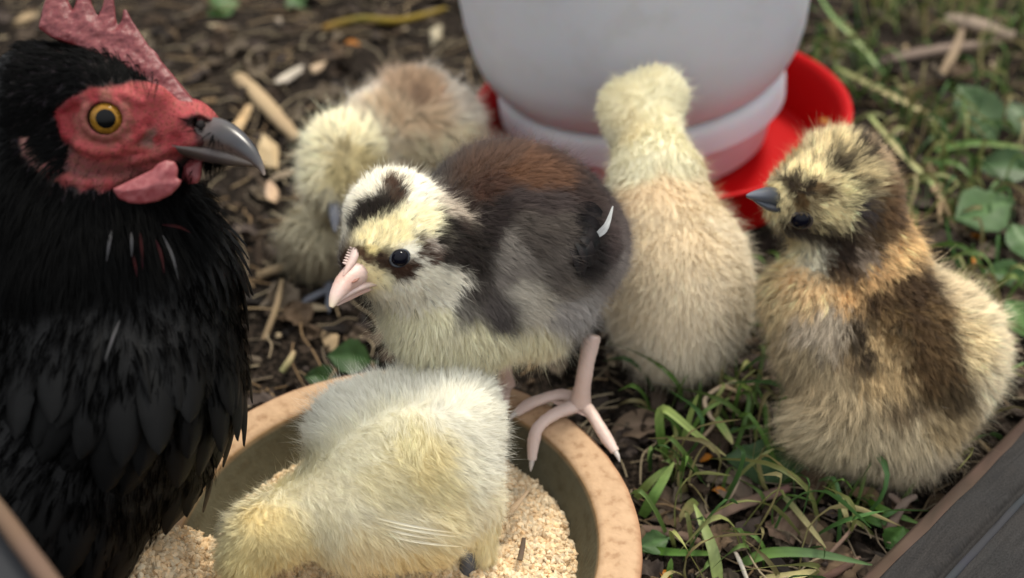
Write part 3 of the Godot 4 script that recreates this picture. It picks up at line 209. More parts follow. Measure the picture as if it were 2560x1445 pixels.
func net(f: Callable, box: AABB, cell: float, into: Soup, skip := AABB()) -> void:
	var lo := box.position - Vector3.ONE * cell * 2.0
	var nx := (int(box.size.x / cell) + 5 + 3) / 4 * 4 + 1
	var ny := (int(box.size.y / cell) + 5 + 3) / 4 * 4 + 1
	var nz := (int(box.size.z / cell) + 5 + 3) / 4 * 4 + 1
	var val := PackedFloat32Array()
	val.resize(nx * ny * nz)
	val.fill(1e6)
	var active: Array[Vector3i] = []
	for bz in (nz - 1) / 4:
		for by in (ny - 1) / 4:
			for bx in (nx - 1) / 4:
				var m := lo + Vector3(bx * 4 + 2, by * 4 + 2, bz * 4 + 2) * cell
				var d: float = f.call(m)
				if absf(d) < cell * 5.0:
					active.append(Vector3i(bx, by, bz) * 4)
				elif d < 0.0:
					for z in 5:
						for y in 5:
							for x in 5:
								var at := (bx * 4 + x) + nx * ((by * 4 + y) + ny * (bz * 4 + z))
								if val[at] == 1e6:
									val[at] = -1e6
	for b in active:
		for z in 5:
			for y in 5:
				for x in 5:
					var at := (b.x + x) + nx * ((b.y + y) + ny * (b.z + z))
					if absf(val[at]) > 1e5:
						val[at] = f.call(lo + Vector3(b.x + x, b.y + y, b.z + z) * cell)
	var idx := PackedInt32Array()
	idx.resize(val.size())
	idx.fill(-1)
	var off := [0, 1, nx, nx + 1, nx * ny, nx * ny + 1, nx * ny + nx, nx * ny + nx + 1]
	var edges := [0, 1, 2, 3, 4, 5, 6, 7, 0, 2, 1, 3, 4, 6, 5, 7, 0, 4, 1, 5, 2, 6, 3, 7]
	var corner: Array[Vector3] = []
	for q in 8:
		corner.append(Vector3(q & 1, (q >> 1) & 1, q >> 2))
	for b in active:
		for z in 4:
			for y in 4:
				for x in 4:
					var at := (b.x + x) + nx * ((b.y + y) + ny * (b.z + z))
					var inside := 0
					for q in 8:
						if val[at + off[q]] < 0.0:
							inside += 1
					if inside == 0 or inside == 8:
						continue
					var sum := Vector3.ZERO
					var count := 0
					for e in range(0, 24, 2):
						var va := val[at + off[edges[e]]]
						var vb := val[at + off[edges[e + 1]]]
						if (va < 0.0) != (vb < 0.0):
							sum += corner[edges[e]].lerp(corner[edges[e + 1]], va / (va - vb))
							count += 1
					var g := Vector3.ZERO
					for q in 8:
						g += (corner[q] * 2.0 - Vector3.ONE) * clampf(val[at + off[q]], -1.0, 1.0)
					var p := lo + (Vector3(b.x + x, b.y + y, b.z + z) + sum / count) * cell
					if skip.size.x > 0.0 and skip.has_point(p):
						continue
					idx[at] = into.add(p, g.normalized())
	var step := [1, nx, nx * ny]
	for b in active:
		for z in 4:
			for y in 4:
				for x in 4:
					var at := (b.x + x) + nx * ((b.y + y) + ny * (b.z + z))
					if idx[at] < 0:
						continue
					for axis in 3:
						if (val[at] < 0.0) == (val[at + step[axis]] < 0.0):
							continue
						var s1: int = step[(axis + 1) % 3]
						var s2: int = step[(axis + 2) % 3]
						if at - s1 - s2 < 0:
							continue
						var c0 := idx[at]
						var c1 := idx[at - s1]
						var c2 := idx[at - s1 - s2]
						var c3 := idx[at - s2]
						if c1 >= 0 and c2 >= 0 and c3 >= 0:
							into.quad(c0, c1, c2, c3)


# ------------------------------------------------------------------ coats
func coat_at(p: Vector3, coat: Array, soft := 0.004) -> Color:
	var r := 0.0
	var g := 0.0
	var b := 0.0
	var t := 0.0
	for q in range(0, coat.size(), 6):
		var d := (p - Vector3(coat[q], coat[q + 1], coat[q + 2])).length_squared() * 1e4
		var w := 1.0 / pow(d + soft, 2.6)
		r += w * coat[q + 3]
		g += w * coat[q + 4]
		b += w * coat[q + 5]
		t += w
	return Color(r / t, g / t, b / t)


var lie_dir := Vector3.ZERO
var lie_len := 0.0
var lie_lift := 0.0

func lie_at(p: Vector3, lie: Array) -> void:
	var t := 0.0
	lie_dir = Vector3.ZERO
	lie_len = 0.0
	lie_lift = 0.0
	for q in range(0, lie.size(), 8):
		var d := (p - Vector3(lie[q], lie[q + 1], lie[q + 2])).length_squared() * 1e4
		var w := 1.0 / (d * d + 0.02)
		lie_dir += Vector3(lie[q + 3], lie[q + 4], lie[q + 5]) * w
		lie_len += lie[q + 6] * w
		lie_lift += lie[q + 7] * w
		t += w
	lie_len /= t
	lie_lift /= t


func paint(s: Soup, coat: Array, soft := 0.004) -> void:
	for k in s.v.size():
		s.c[k] = coat_at(s.v[k], coat, soft)


func down(body: Soup, coat: Array, lie: Array, bare: Array, o: Dictionary) -> Soup:
	# fluffy down: clumps of tapering, bent hairs over the whole body
	var out := Soup.new()
	var dens: float = o.density
	var each: int = o.each
	var width: float = o.width
	var scale: float = o.get("scale", 1.0)
	var spread: float = o.get("spread", 0.0016)
	var fray: float = o.get("fray", 0.35)
	var only_dark: float = o.get("only_dark", 9.0)
	var mottle: float = o.get("mottle", 0.0)
	var wander: float = o.get("wander", 0.004)
	var sway: float = o.get("sway", 0.35)
	var fleck: float = o.get("fleck", 0.0)
	var soft: float = o.get("soft", 0.004)
	var puff: float = o.get("puff", 0.0)
	var max_y: float = o.get("max_y", 9.0)
	var clumps := 0
	var v := PackedVector3Array()
	var n := PackedVector3Array()
	var c := PackedColorArray()
	var ix := PackedInt32Array()
	var at := 0
	for t in range(0, body.i.size(), 3):
		var a := body.v[body.i[t]]
		var e1 := body.v[body.i[t + 1]] - a
		var e2 := body.v[body.i[t + 2]] - a
		var want := e1.cross(e2).length() * 0.5 * dens
		var count := int(want + rng.randf())
		for k in count:
			var r1 := rng.randf()
			var r2 := rng.randf()
			if r1 + r2 > 1.0:
				r1 = 1.0 - r1
				r2 = 1.0 - r2
			var p := a + e1 * r1 + e2 * r2
			if p.y > max_y:
				continue
			var skip := false
			for q in range(0, bare.size(), 4):
				if p.distance_squared_to(Vector3(bare[q], bare[q + 1], bare[q + 2])) < bare[q + 3] * bare[q + 3]:
					skip = true
			if skip:
				continue
			var nn := (body.n[body.i[t]] * (1.0 - r1 - r2) + body.n[body.i[t + 1]] * r1 + body.n[body.i[t + 2]] * r2).normalized()
			var look := p + Vector3(fine.get_noise_3dv(p * 300.0), fine.get_noise_3dv(p * 300.0 + Vector3(50, 0, 0)), fine.get_noise_3dv(p * 300.0 + Vector3(0, 50, 0))) * wander
			var col := coat_at(look, coat, soft)
			if col.get_luminance() > only_dark:
				continue
			if mottle > 0.0:
				var mm := 1.0 + mottle * fine.get_noise_3dv(p * 420.0) + mottle * 0.9 * (rng.randf() - 0.5)
				col = Color(col.r * mm, col.g * mm, col.b * mm)
			if rng.randf() < fleck:
				col = col * rng.randf_range(0.30, 0.6)
			lie_at(p, lie)
			var flow := (lie_dir - nn * nn.dot(lie_dir)).normalized()
			var turn := rough.get_noise_3dv(p * 260.0) * sway * 2.0 + (rng.randf() - 0.5) * sway
			flow = flow.rotated(nn, turn)
			var L := lie_len * scale * (0.75 + 0.5 * rng.randf())
			var lift := clampf(lie_lift + puff + 0.25 * rough.get_noise_3dv(p * 150.0 + Vector3(9, 9, 9)) + 0.2 * (rng.randf() - 0.4), 0.05, 0.95)
			var dir := (flow * (1.0 - lift) + nn * lift).normalized()
			var tip0 := p + dir * L
			var side0 := nn.cross(flow).normalized()
			for h in each:
				var ang := rng.randf() * TAU
				var rr := spread * sqrt(rng.randf())
				var root := p + (side0 * cos(ang) + flow * sin(ang)) * rr
				var tip := tip0 + (root - p) * 0.25 + Vector3(rng.randf() - 0.5, rng.randf() - 0.5, rng.randf() - 0.5) * L * fray
				tip = root + (tip - root) * (0.7 + 0.45 * rng.randf())
				var mid := (root + tip) * 0.5 + nn * L * 0.13
				var ax := (tip - root).normalized()
				var sd := (side0 + nn * (rng.randf() - 0.5) * 1.6).cross(ax).cross(ax).normalized() * width * (0.7 + 0.6 * rng.randf())
				var face := ax.cross(sd)
				if face.dot(nn) < 0.0:
					sd = -sd
					face = -face
				var nm := (nn * 0.75 + face.normalized() * 0.35).normalized()
				var jit := 0.86 + 0.28 * rng.randf()
				var cc := Color(col.r * jit, col.g * jit, col.b * jit)
				v.append(root - sd); v.append(root + sd); v.append(mid - sd * 0.85); v.append(mid + sd * 0.85); v.append(tip)
				for q in 5:
					n.append(nm)
					c.append(cc)
				# clockwise seen from the side that face points to
				ix.append(at); ix.append(at + 1); ix.append(at + 2)
				ix.append(at + 1); ix.append(at + 3); ix.append(at + 2)
				ix.append(at + 2); ix.append(at + 3); ix.append(at + 4)
				at += 5
			clumps += 1
	out.v = v
	out.n = n
	out.c = c
	out.i = ix
	out.uv.resize(v.size())
	return out


# ------------------------------------------------------------------ swept and bladed shapes
func curve(pts: Array, steps: int) -> Array:
	var o := []
	var last := pts.size() - 1
	for k in steps + 1:
		var t := float(k) / steps * last
		var s := mini(int(t), last - 1)
		var f := t - s
		var a: Vector3 = pts[maxi(s - 1, 0)]
		var b: Vector3 = pts[s]
		var d: Vector3 = pts[s + 1]
		var e: Vector3 = pts[mini(s + 2, last)]
		o.append(b.cubic_interpolate(d, a, e, f))
	return o


func spread_values(vals: Array, steps: int) -> Array:
	var o := []
	var last := vals.size() - 1
	for k in steps + 1:
		var t := float(k) / steps * last
		var s := mini(int(t), maxi(last - 1, 0))
		var nxt := mini(s + 1, last)
		if vals[s] is Color:
			o.append((vals[s] as Color).lerp(vals[nxt], t - s))
		else:
			o.append(lerpf(vals[s], vals[nxt], t - s))
	return o


func loft(into: Soup, pts: Array, rx: Array, ry: Array, up: Vector3, sides: int, cols: Array, steps: int, lump := 0.0, scute := 0.0) -> void:
	var p := curve(pts, steps)
	var wx := spread_values(rx, steps)
	var wy := spread_values(ry, steps)
	var cc := spread_values(cols, steps)
	var first := into.v.size()
	for k in steps + 1:
		var t: Vector3 = ((p[mini(k + 1, steps)] as Vector3) - (p[maxi(k - 1, 0)] as Vector3)).normalized()
		var side := t.cross(up).normalized()
		var u := side.cross(t).normalized()
		for s in sides:
			var a := TAU * s / sides
			var q := 1.0
			if scute > 0.0:
				q = 1.0 + scute * (absf(fmod(k * 0.5, 1.0) - 0.25) * 4.0 - 0.5) * maxf(0.0, sin(a) + 0.4)
			if lump > 0.0:
				q += lump * fine.get_noise_3dv((p[k] as Vector3) * 400.0 + Vector3(s * 7.0, 0, 0))
			var dx := side * cos(a)
			var dy := u * sin(a)
			into.add(p[k] + dx * wx[k] * q + dy * wy[k] * q, (dx / maxf(wx[k], 1e-5) + dy / maxf(wy[k], 1e-5)).normalized(), cc[k], Vector2(float(s) / sides, float(k) / steps))
	for k in steps:
		for s in sides:
			var b := first + k * sides
			var s1 := (s + 1) % sides
			into.quad(b + s, b + s1, b + sides + s1, b + sides + s)
	for e in [0, steps]:
		var t: Vector3 = ((p[mini(e + 1, steps)] as Vector3) - (p[maxi(e - 1, 0)] as Vector3)).normalized() * (1.0 if e else -1.0)
		var m := into.add(p[e], t, cc[e])
		for s in sides:
			into.tri(m, first + e * sides + s, first + e * sides + (s + 1) % sides)


func blade(into: Soup, pts: Array, widths: Array, up: Vector3, cols: Array, steps: int, fold := 0.25, twist := 0.0) -> void:
	var p := curve(pts, steps)
	var w := spread_values(widths, steps)
	var cc := spread_values(cols, steps)
	var first := into.v.size()
	for k in steps + 1:
		var t: Vector3 = ((p[mini(k + 1, steps)] as Vector3) - (p[maxi(k - 1, 0)] as Vector3)).normalized()
		var side := t.cross(up).normalized().rotated(t, twist * k / steps)
		var u := side.cross(t).normalized()
		for s in 5:
			var x := (s - 2) * 0.5
			var col: Color = cc[k]
			var vein := 0.9 + 0.12 * (s % 2) + 0.25 * fine.get_noise_3dv((p[k] as Vector3) * 900.0 + side * x * 40.0)
			into.add(p[k] + side * w[k] * x + u * absf(x) * w[k] * fold, (u - side * x * fold).normalized(), Color(col.r * vein, col.g * vein, col.b * vein), Vector2(x, float(k) / steps))
	for k in steps:
		for s in 4:
			var b := first + k * 5 + s
			into.quad(b, b + 1, b + 6, b + 5)


func leaf(into: Soup, base: Vector3, dir: Vector3, up: Vector3, length: float, width: float, col: Color, o := {}) -> void:
	# a broad leaf: outline by its width along the midrib, creased, cupped, with teeth or lobes
	var nx := 12
	var ny := 6
	var teeth: float = o.get("teeth", 0.0)
	var lobes: float = o.get("lobes", 5.0)
	var cup: float = o.get("cup", 0.15)
	var droop: float = o.get("droop", 0.3)
	var wave: float = o.get("wave", 0.05)
	var widest: float = o.get("widest", 0.5)
	var vein: Color = o.get("vein", col * 1.35)
	var sd: float = o.get("seed", 0.0)
	var side := dir.cross(up).normalized()
	var u := side.cross(dir).normalized()
	var first := into.v.size()
	for k in nx + 1:
		var t := float(k) / nx
		var prof := pow(sin(PI * pow(t, log(0.5) / log(widest))), o.get("point", 0.75))
		prof *= 1.0 + teeth * sin(t * TAU * lobes + sd)
		if k == 0:
			prof = 0.06
		for s in ny + 1:
			var x := float(s) / ny * 2.0 - 1.0
			var wob := 1.0 + 0.12 * fine.get_noise_2d(t * 6.0 + sd * 31.0, signf(x) * 4.0)
			var q := base + dir * (t * length) + side * (x * prof * width * 0.5 * wob)
			q += u * (cup * absf(x) * prof * width - droop * length * t * t + wave * length * fine.get_noise_2d(t * 2.6 + sd * 17.0, x * 1.6))
			var m := 0.85 + 0.3 * absf(fine.get_noise_2d(t * 14.0 + sd, x * 9.0))
			var c2 := Color(col.r * m, col.g * m, col.b * m)
			if s == ny / 2:
				c2 = vein
			into.add(q, u, c2, Vector2(x, t))
	for k in nx:
		for s in ny:
			var b := first + k * (ny + 1) + s
			into.quad(b, b + 1, b + ny + 2, b + ny + 1)


func lathe(into: Soup, prof: Array, sides: int, centre: Vector3, cols: Array, wob := 0.0, basis := Basis.IDENTITY) -> void:
	# prof: Vector2(radius, height); closed round the axis
	var first := into.v.size()
	var m := prof.size()
	for s in sides:
		var a := TAU * s / sides
		for k in m:
			var p: Vector2 = prof[k]
			var q := 1.0 + wob * rough.get_noise_2d(cos(a) * 4.0 + k * 3.0, sin(a) * 4.0)
			into.add(centre + basis * Vector3(cos(a) * p.x * q, p.y, sin(a) * p.x * q), Vector3.ZERO, cols[k], Vector2(float(s) / sides, float(k) / m))
	for s in sides:
		for k in m - 1:
			var a := first + s * m + k
			var b := first + (s + 1) % sides * m + k
			# the profile runs from the outside bottom over the rim to the inside
			into.i.append(a); into.i.append(b + 1); into.i.append(a + 1)
			into.i.append(a); into.i.append(b); into.i.append(b + 1)
	into.smooth_normals()


func ball(into: Soup, centre: Vector3, axis: Vector3, r: float, from_deg: float, col: Color, rings := 10, sides := 20, squash := 1.0, col2 := Color(-1, 0, 0)) -> void:
	# a cap of a sphere round axis, from the pole to from_deg
	var s := axis.cross(Vector3.UP).normalized()
	var u := s.cross(axis).normalized()
	var first := into.v.size()
	for k in rings + 1:
		var a := deg_to_rad(from_deg) * k / rings
		for q in sides:
			var b := TAU * q / sides
			var d := axis * cos(a) * squash + (s * cos(b) + u * sin(b)) * sin(a)
			var cc := col
			if col2.r >= 0.0:
				cc = col.lerp(col2, float(k) / rings)
			into.add(centre + d * r, (axis * cos(a) / squash + (s * cos(b) + u * sin(b)) * sin(a)).normalized(), cc)
	for k in rings:
		for q in sides:
			var b := first + k * sides
			into.quad(b + q, b + (q + 1) % sides, b + sides + (q + 1) % sides, b + sides + q)


func hexa(into: Soup, q: Array, col := Color.WHITE) -> void:
	# a block from eight corners: 0-3 round the bottom, 4-7 above them
	var mid := Vector3.ZERO
	for p in q:
		mid += p / 8.0
	for f in [[0, 1, 2, 3], [4, 5, 6, 7], [0, 1, 5, 4], [1, 2, 6, 5], [2, 3, 7, 6], [3, 0, 4, 7]]:
		var nn: Vector3 = ((q[f[1]] as Vector3) - (q[f[0]] as Vector3)).cross((q[f[3]] as Vector3) - (q[f[0]] as Vector3)).normalized()
		if nn.dot((q[f[0]] as Vector3) - mid) < 0.0:
			nn = -nn
		var a := into.add(q[f[0]], nn, col, Vector2(0, 0))
		into.add(q[f[1]], nn, col, Vector2(1, 0))
		into.add(q[f[2]], nn, col, Vector2(1, 1))
		into.add(q[f[3]], nn, col, Vector2(0, 1))
		into.quad(a, a + 1, a + 2, a + 3)


func slab(into: Soup, a: Vector3, b: Vector3, across: Vector3, top: float, low: float, col := Color.WHITE) -> void:
	# a level block along a-b, reaching across, between two heights
	var q := []
	for h in [low, top]:
		for p in [a, b, b + across, a + across]:
			q.append(Vector3(p.x, h, p.z))
	hexa(into, q, col)


func many(called: String, m: Mesh, where: Array, tints: Array, label: String, category: String, owner_node: Node = self) -> MultiMeshInstance3D:
	var mm := MultiMesh.new()
	mm.transform_format = MultiMesh.TRANSFORM_3D
	mm.use_colors = true
	mm.mesh = m
	mm.instance_count = where.size()
	for k in where.size():
		mm.set_instance_transform(k, where[k])
		mm.set_instance_color(k, tints[k])
	var o := MultiMeshInstance3D.new()
	o.name = called
	o.multimesh = mm
	o.set_meta("kind", "stuff")
	if owner_node == self:
		o.set_meta("label", label)
		o.set_meta("category", category)
	owner_node.add_child(o, true)
	return o


func ground_y(x: float, z: float) -> float:
	return 0.006 * rough.get_noise_2d(x * 9.0, z * 9.0) + 0.003 * fine.get_noise_2d(x * 60.0, z * 60.0)


func _ready() -> void:
	rng.seed = 20240
	rough.seed = 5
	rough.frequency = 1.0
	fine.seed = 11
	fine.frequency = 1.0
	fine.fractal_octaves = 3
	# ---------------- camera, sky, sun, exposure
	var cam := Camera3D.new()
	cam.name = "camera"
	cam.fov = 30.0
	cam.near = 0.01
	cam.far = 200.0
	cam.position = Vector3(0, 0.487, 0)
	cam.rotation_degrees = Vector3(-36.5, 0, 0)
	var lens := CameraAttributesPhysical.new()
	lens.frustum_focal_length = 44.8
	lens.frustum_focus_distance = 0.548
	lens.exposure_aperture = 5.2
	cam.attributes = lens
	add_child(cam)
	var air := WorldEnvironment.new()
	air.name = "air"
	var env := Environment.new()
	env.background_mode = Environment.BG_SKY
	env.tonemap_mode = Environment.TONE_MAPPER_LINEAR
	env.tonemap_exposure = 2.3
	env.sdfgi_enabled = true
	env.ssao_enabled = true
	env.ssil_enabled = true
	var sky := ProceduralSkyMaterial.new()
	sky.sky_top_color = Color(0.80, 0.81, 0.82)
	sky.sky_horizon_color = Color(0.38, 0.385, 0.39)
	sky.sky_curve = 0.25
	sky.ground_bottom_color = Color(0.12, 0.12, 0.08)
	sky.ground_horizon_color = Color(0.3, 0.32, 0.28)
	env.sky = Sky.new()
	env.sky.sky_material = sky
	air.environment = env
	add_child(air)
	var sun := DirectionalLight3D.new()
	sun.name = "sun"
	sun.light_energy = 0.5
	sun.light_angular_distance = 14.0
	sun.light_color = Color(1.0, 0.97, 0.91)
	sun.shadow_enabled = true
	sun.rotation_degrees = Vector3(-58, 148, 0)
	add_child(sun)
	materials()
	ground()
	dish()
	drinker()
	boards()
	build_hen()
	dark_chick()
	right_chick()
	yellow_chick()
	pale_chick()
	behind_chick()
	litter()
	plants()


func materials() -> void:
	var m := mat("fur", Color.WHITE, 0.75, 0.25, true)
	m.backlight_enabled = true
	m.backlight = Color(0.36, 0.36, 0.36)
	m.rim_enabled = true
	m.rim = 0.35
	m.rim_tint = 0.6
	m = mat("black_fur", Color.WHITE, 0.55, 0.10, true)
	m = mat("skin", Color.WHITE, 0.8, 0.2, true)
	m = mat("face", Color.WHITE, 0.55, 0.3, true)
	m.heightmap_enabled = true
	m.heightmap_texture = noise_tex(0.10, 3, 3)
	m.heightmap_scale = 0.04
	m.uv1_triplanar = true
	m.uv1_scale = Vector3.ONE * 18.0
	m = mat("comb", Color.WHITE, 0.45, 0.5, true)
	m.heightmap_enabled = true
	m.heightmap_texture = noise_tex(0.12, 3, 8)
	m.heightmap_scale = 0.02
	m.uv1_triplanar = true
	m.uv1_scale = Vector3.ONE * 24.0
	m = mat("horn", Color.WHITE, 0.28, 0.5, true)
	m = mat("eye", Color.WHITE, 0.06, 0.27, true)
	m = mat("leg", Color.WHITE, 0.45, 0.45, true)
	m.subsurf_scatter_enabled = true
	m.subsurf_scatter_strength = 0.05
	m.heightmap_enabled = true
	m.heightmap_texture = noise_tex(0.05, 2, 21, false, 1.0, null, 256, FastNoiseLite.TYPE_CELLULAR)
	m.heightmap_scale = 0.03
	m.uv1_triplanar = true
	m.uv1_scale = Vector3.ONE * 25.0
	m = mat("feather", Color.WHITE, 0.46, 0.24, true)
	m.heightmap_enabled = true
	var bars := Image.create(64, 256, false, Image.FORMAT_L8)
	for y in 256:
		for x in 64:
			# barbs run slanting away from the shaft
			var t := sin((y + absf(x - 32) * 0.9) * 1.1) * 0.5 + 0.5
			bars.set_pixel(x, y, Color(t, t, t))
	m.heightmap_texture = ImageTexture.create_from_image(bars)
	m.heightmap_scale = 0.008
	# soil, wood, clay, plastic
	m = mat("soil", Color.WHITE, 0.95, 0.2)
	m.albedo_texture = noise_tex(0.03, 5, 2, false, 1.0, ramp([[0.25, Color(0.009, 0.007, 0.005)], [0.5, Color(0.022, 0.016, 0.012)], [0.75, Color(0.05, 0.037, 0.027)]]))
	m.uv1_triplanar = true
	m.uv1_world_triplanar = true
	m.uv1_scale = Vector3.ONE * 9.0
	m.heightmap_enabled = true
	m.heightmap_texture = noise_tex(0.04, 5, 4)
	m.heightmap_scale = 0.5
	m = mat("litter", Color.WHITE, 0.85, 0.3, true)
	m = mat("plant", Color.WHITE, 0.5, 0.4, true)
	m.backlight_enabled = true
	m.backlight = Color(0.5, 0.5, 0.5)
	m = mat("clay", Color.WHITE, 0.8, 0.3, true)
	m.detail_enabled = true
	m.detail_blend_mode = BaseMaterial3D.BLEND_MODE_MUL
	m.detail_uv_layer = BaseMaterial3D.DETAIL_UV_1
	m.detail_albedo = noise_tex(0.02, 6, 9, false, 1.0, ramp([[0.15, Color(0.66, 0.60, 0.55)], [0.4, Color(0.90, 0.89, 0.87)], [0.8, Color(1, 1, 1)]]), 1024)
	m.heightmap_enabled = true
	m.heightmap_texture = noise_tex(0.12, 3, 17)
	m.heightmap_scale = 0.03
	m.uv1_triplanar = true
	m.uv1_scale = Vector3.ONE * 5.0
	m = mat("feed", Color.WHITE, 0.85, 0.25, true)
	m = mat("jug", Color(0.65, 0.655, 0.69), 0.42, 0.35)
	m.backlight_enabled = true
	m.backlight = Color(0.5, 0.5, 0.5)
	m.subsurf_scatter_enabled = true
	m.subsurf_scatter_strength = 0.4
	m.albedo_texture = noise_tex(0.008, 5, 31, false, 1.0, ramp([[0.2, Color(0.93, 0.92, 0.90)], [0.4, Color(0.99, 0.988, 0.985)], [0.8, Color(1, 1, 1)]]))
	m.uv1_triplanar = true
	m.uv1_scale = Vector3.ONE * 4.0
	m = mat("red_plastic", Color(0.43, 0.002, 0.003), 0.5, 0.2)
	m = mat("timber", Color.WHITE, 0.8, 0.3)
	var grain := Image.create(512, 1024, false, Image.FORMAT_RGB8)
	var gn := FastNoiseLite.new()
	gn.seed = 77
	gn.frequency = 1.0
	gn.fractal_octaves = 4
	for y in 1024:
		for x in 512:
			var w := gn.get_noise_2d(x * 0.012, y * 0.0012) * 1.5
			var g := 0.5 + 0.5 * gn.get_noise_2d(x * 0.09 + w * 3.0, y * 0.006)
			var blot := 0.5 + 0.5 * gn.get_noise_2d(x * 0.01 + 40.0, y * 0.008)
			var speck := gn.get_noise_2d(x * 0.4, y * 0.15)
			var b := 0.011 + 0.016 * g + 0.012 * speck
			var c := Color(b * (1.0 + 0.2 * blot), b * (0.97 + 0.08 * blot), b * 0.98)
			c = c.lerp(Color(0.018, 0.017, 0.018), clampf((0.34 - g) * 3.0, 0.0, 0.7))
			grain.set_pixel(x, y, c.linear_to_srgb())
	m.albedo_texture = ImageTexture.create_from_image(grain)
	m.heightmap_enabled = true
	m.heightmap_texture = m.albedo_texture
	m.heightmap_scale = 0.12
	m = mat("raw_edge", Color.WHITE, 0.8, 0.3, true)
	m = mat("dark_paint", Color(0.012, 0.0125, 0.015), 0.6, 0.4)


func ground() -> void:
	var s := Soup.new()
	var n := 150
	for z in n + 1:
		for x in n + 1:
			var p := Vector3(-1.3 + 2.6 * x / n, 0, 0.2 - 2.2 * z / n)
			p.y = ground_y(p.x, p.z) if x > 0 and z > 0 and x < n and z < n else -0.002
			s.add(p, Vector3.UP)
	for z in n:
		for x in n:
			var a := z * (n + 1) + x
			s.quad(a, a + 1, a + n + 2, a + n + 1)
	s.smooth_normals()
	# the rest of the yard, as far as the horizon
	var rim := [[-60.0, -60.0, 60.0, -2.0], [-60.0, 0.2, 60.0, 60.0], [-60.0, -2.0, -1.3, 0.2], [1.3, -2.0, 60.0, 0.2]]
	for r in rim:
		var a := s.add(Vector3(r[0], -0.002, r[1]), Vector3.UP)
		s.add(Vector3(r[2], -0.002, r[1]), Vector3.UP)
		s.add(Vector3(r[2], -0.002, r[3]), Vector3.UP)
		s.add(Vector3(r[0], -0.002, r[3]), Vector3.UP)
		s.quad(a, a + 1, a + 2, a + 3)
	var o := put("ground", s.mesh(M.soil))
	o.set_meta("kind", "structure")
	o.set_meta("label", "dark bare soil of the yard under the leaf litter")


# ------------------------------------------------------------------ dish of feed
const DISH := Vector3(-0.0648, 0, -0.3803)
const FLOOR := 0.012

func feed_top(x: float, z: float) -> float:
	# the heap of feed in the dish, thin towards the side where the chick has scratched it away
	var p := Vector2(x - DISH.x, z - DISH.z)
	var r := p.length()
	var h := 0.011 - 1.1 * maxf(0.0, r - 0.094 + 0.004 * rough.get_noise_2d(x * 60.0, z * 60.0)) + 0.003 * rough.get_noise_2d(x * 40.0, z * 40.0)
	# heaped over the rim on the hen's side
	var q := p - Vector2(-0.125, 0.018)
	h = maxf(h, 0.047 - 22.0 * q.length_squared() - 0.004 * absf(rough.get_noise_2d(x * 50.0, z * 50.0)))
	return h


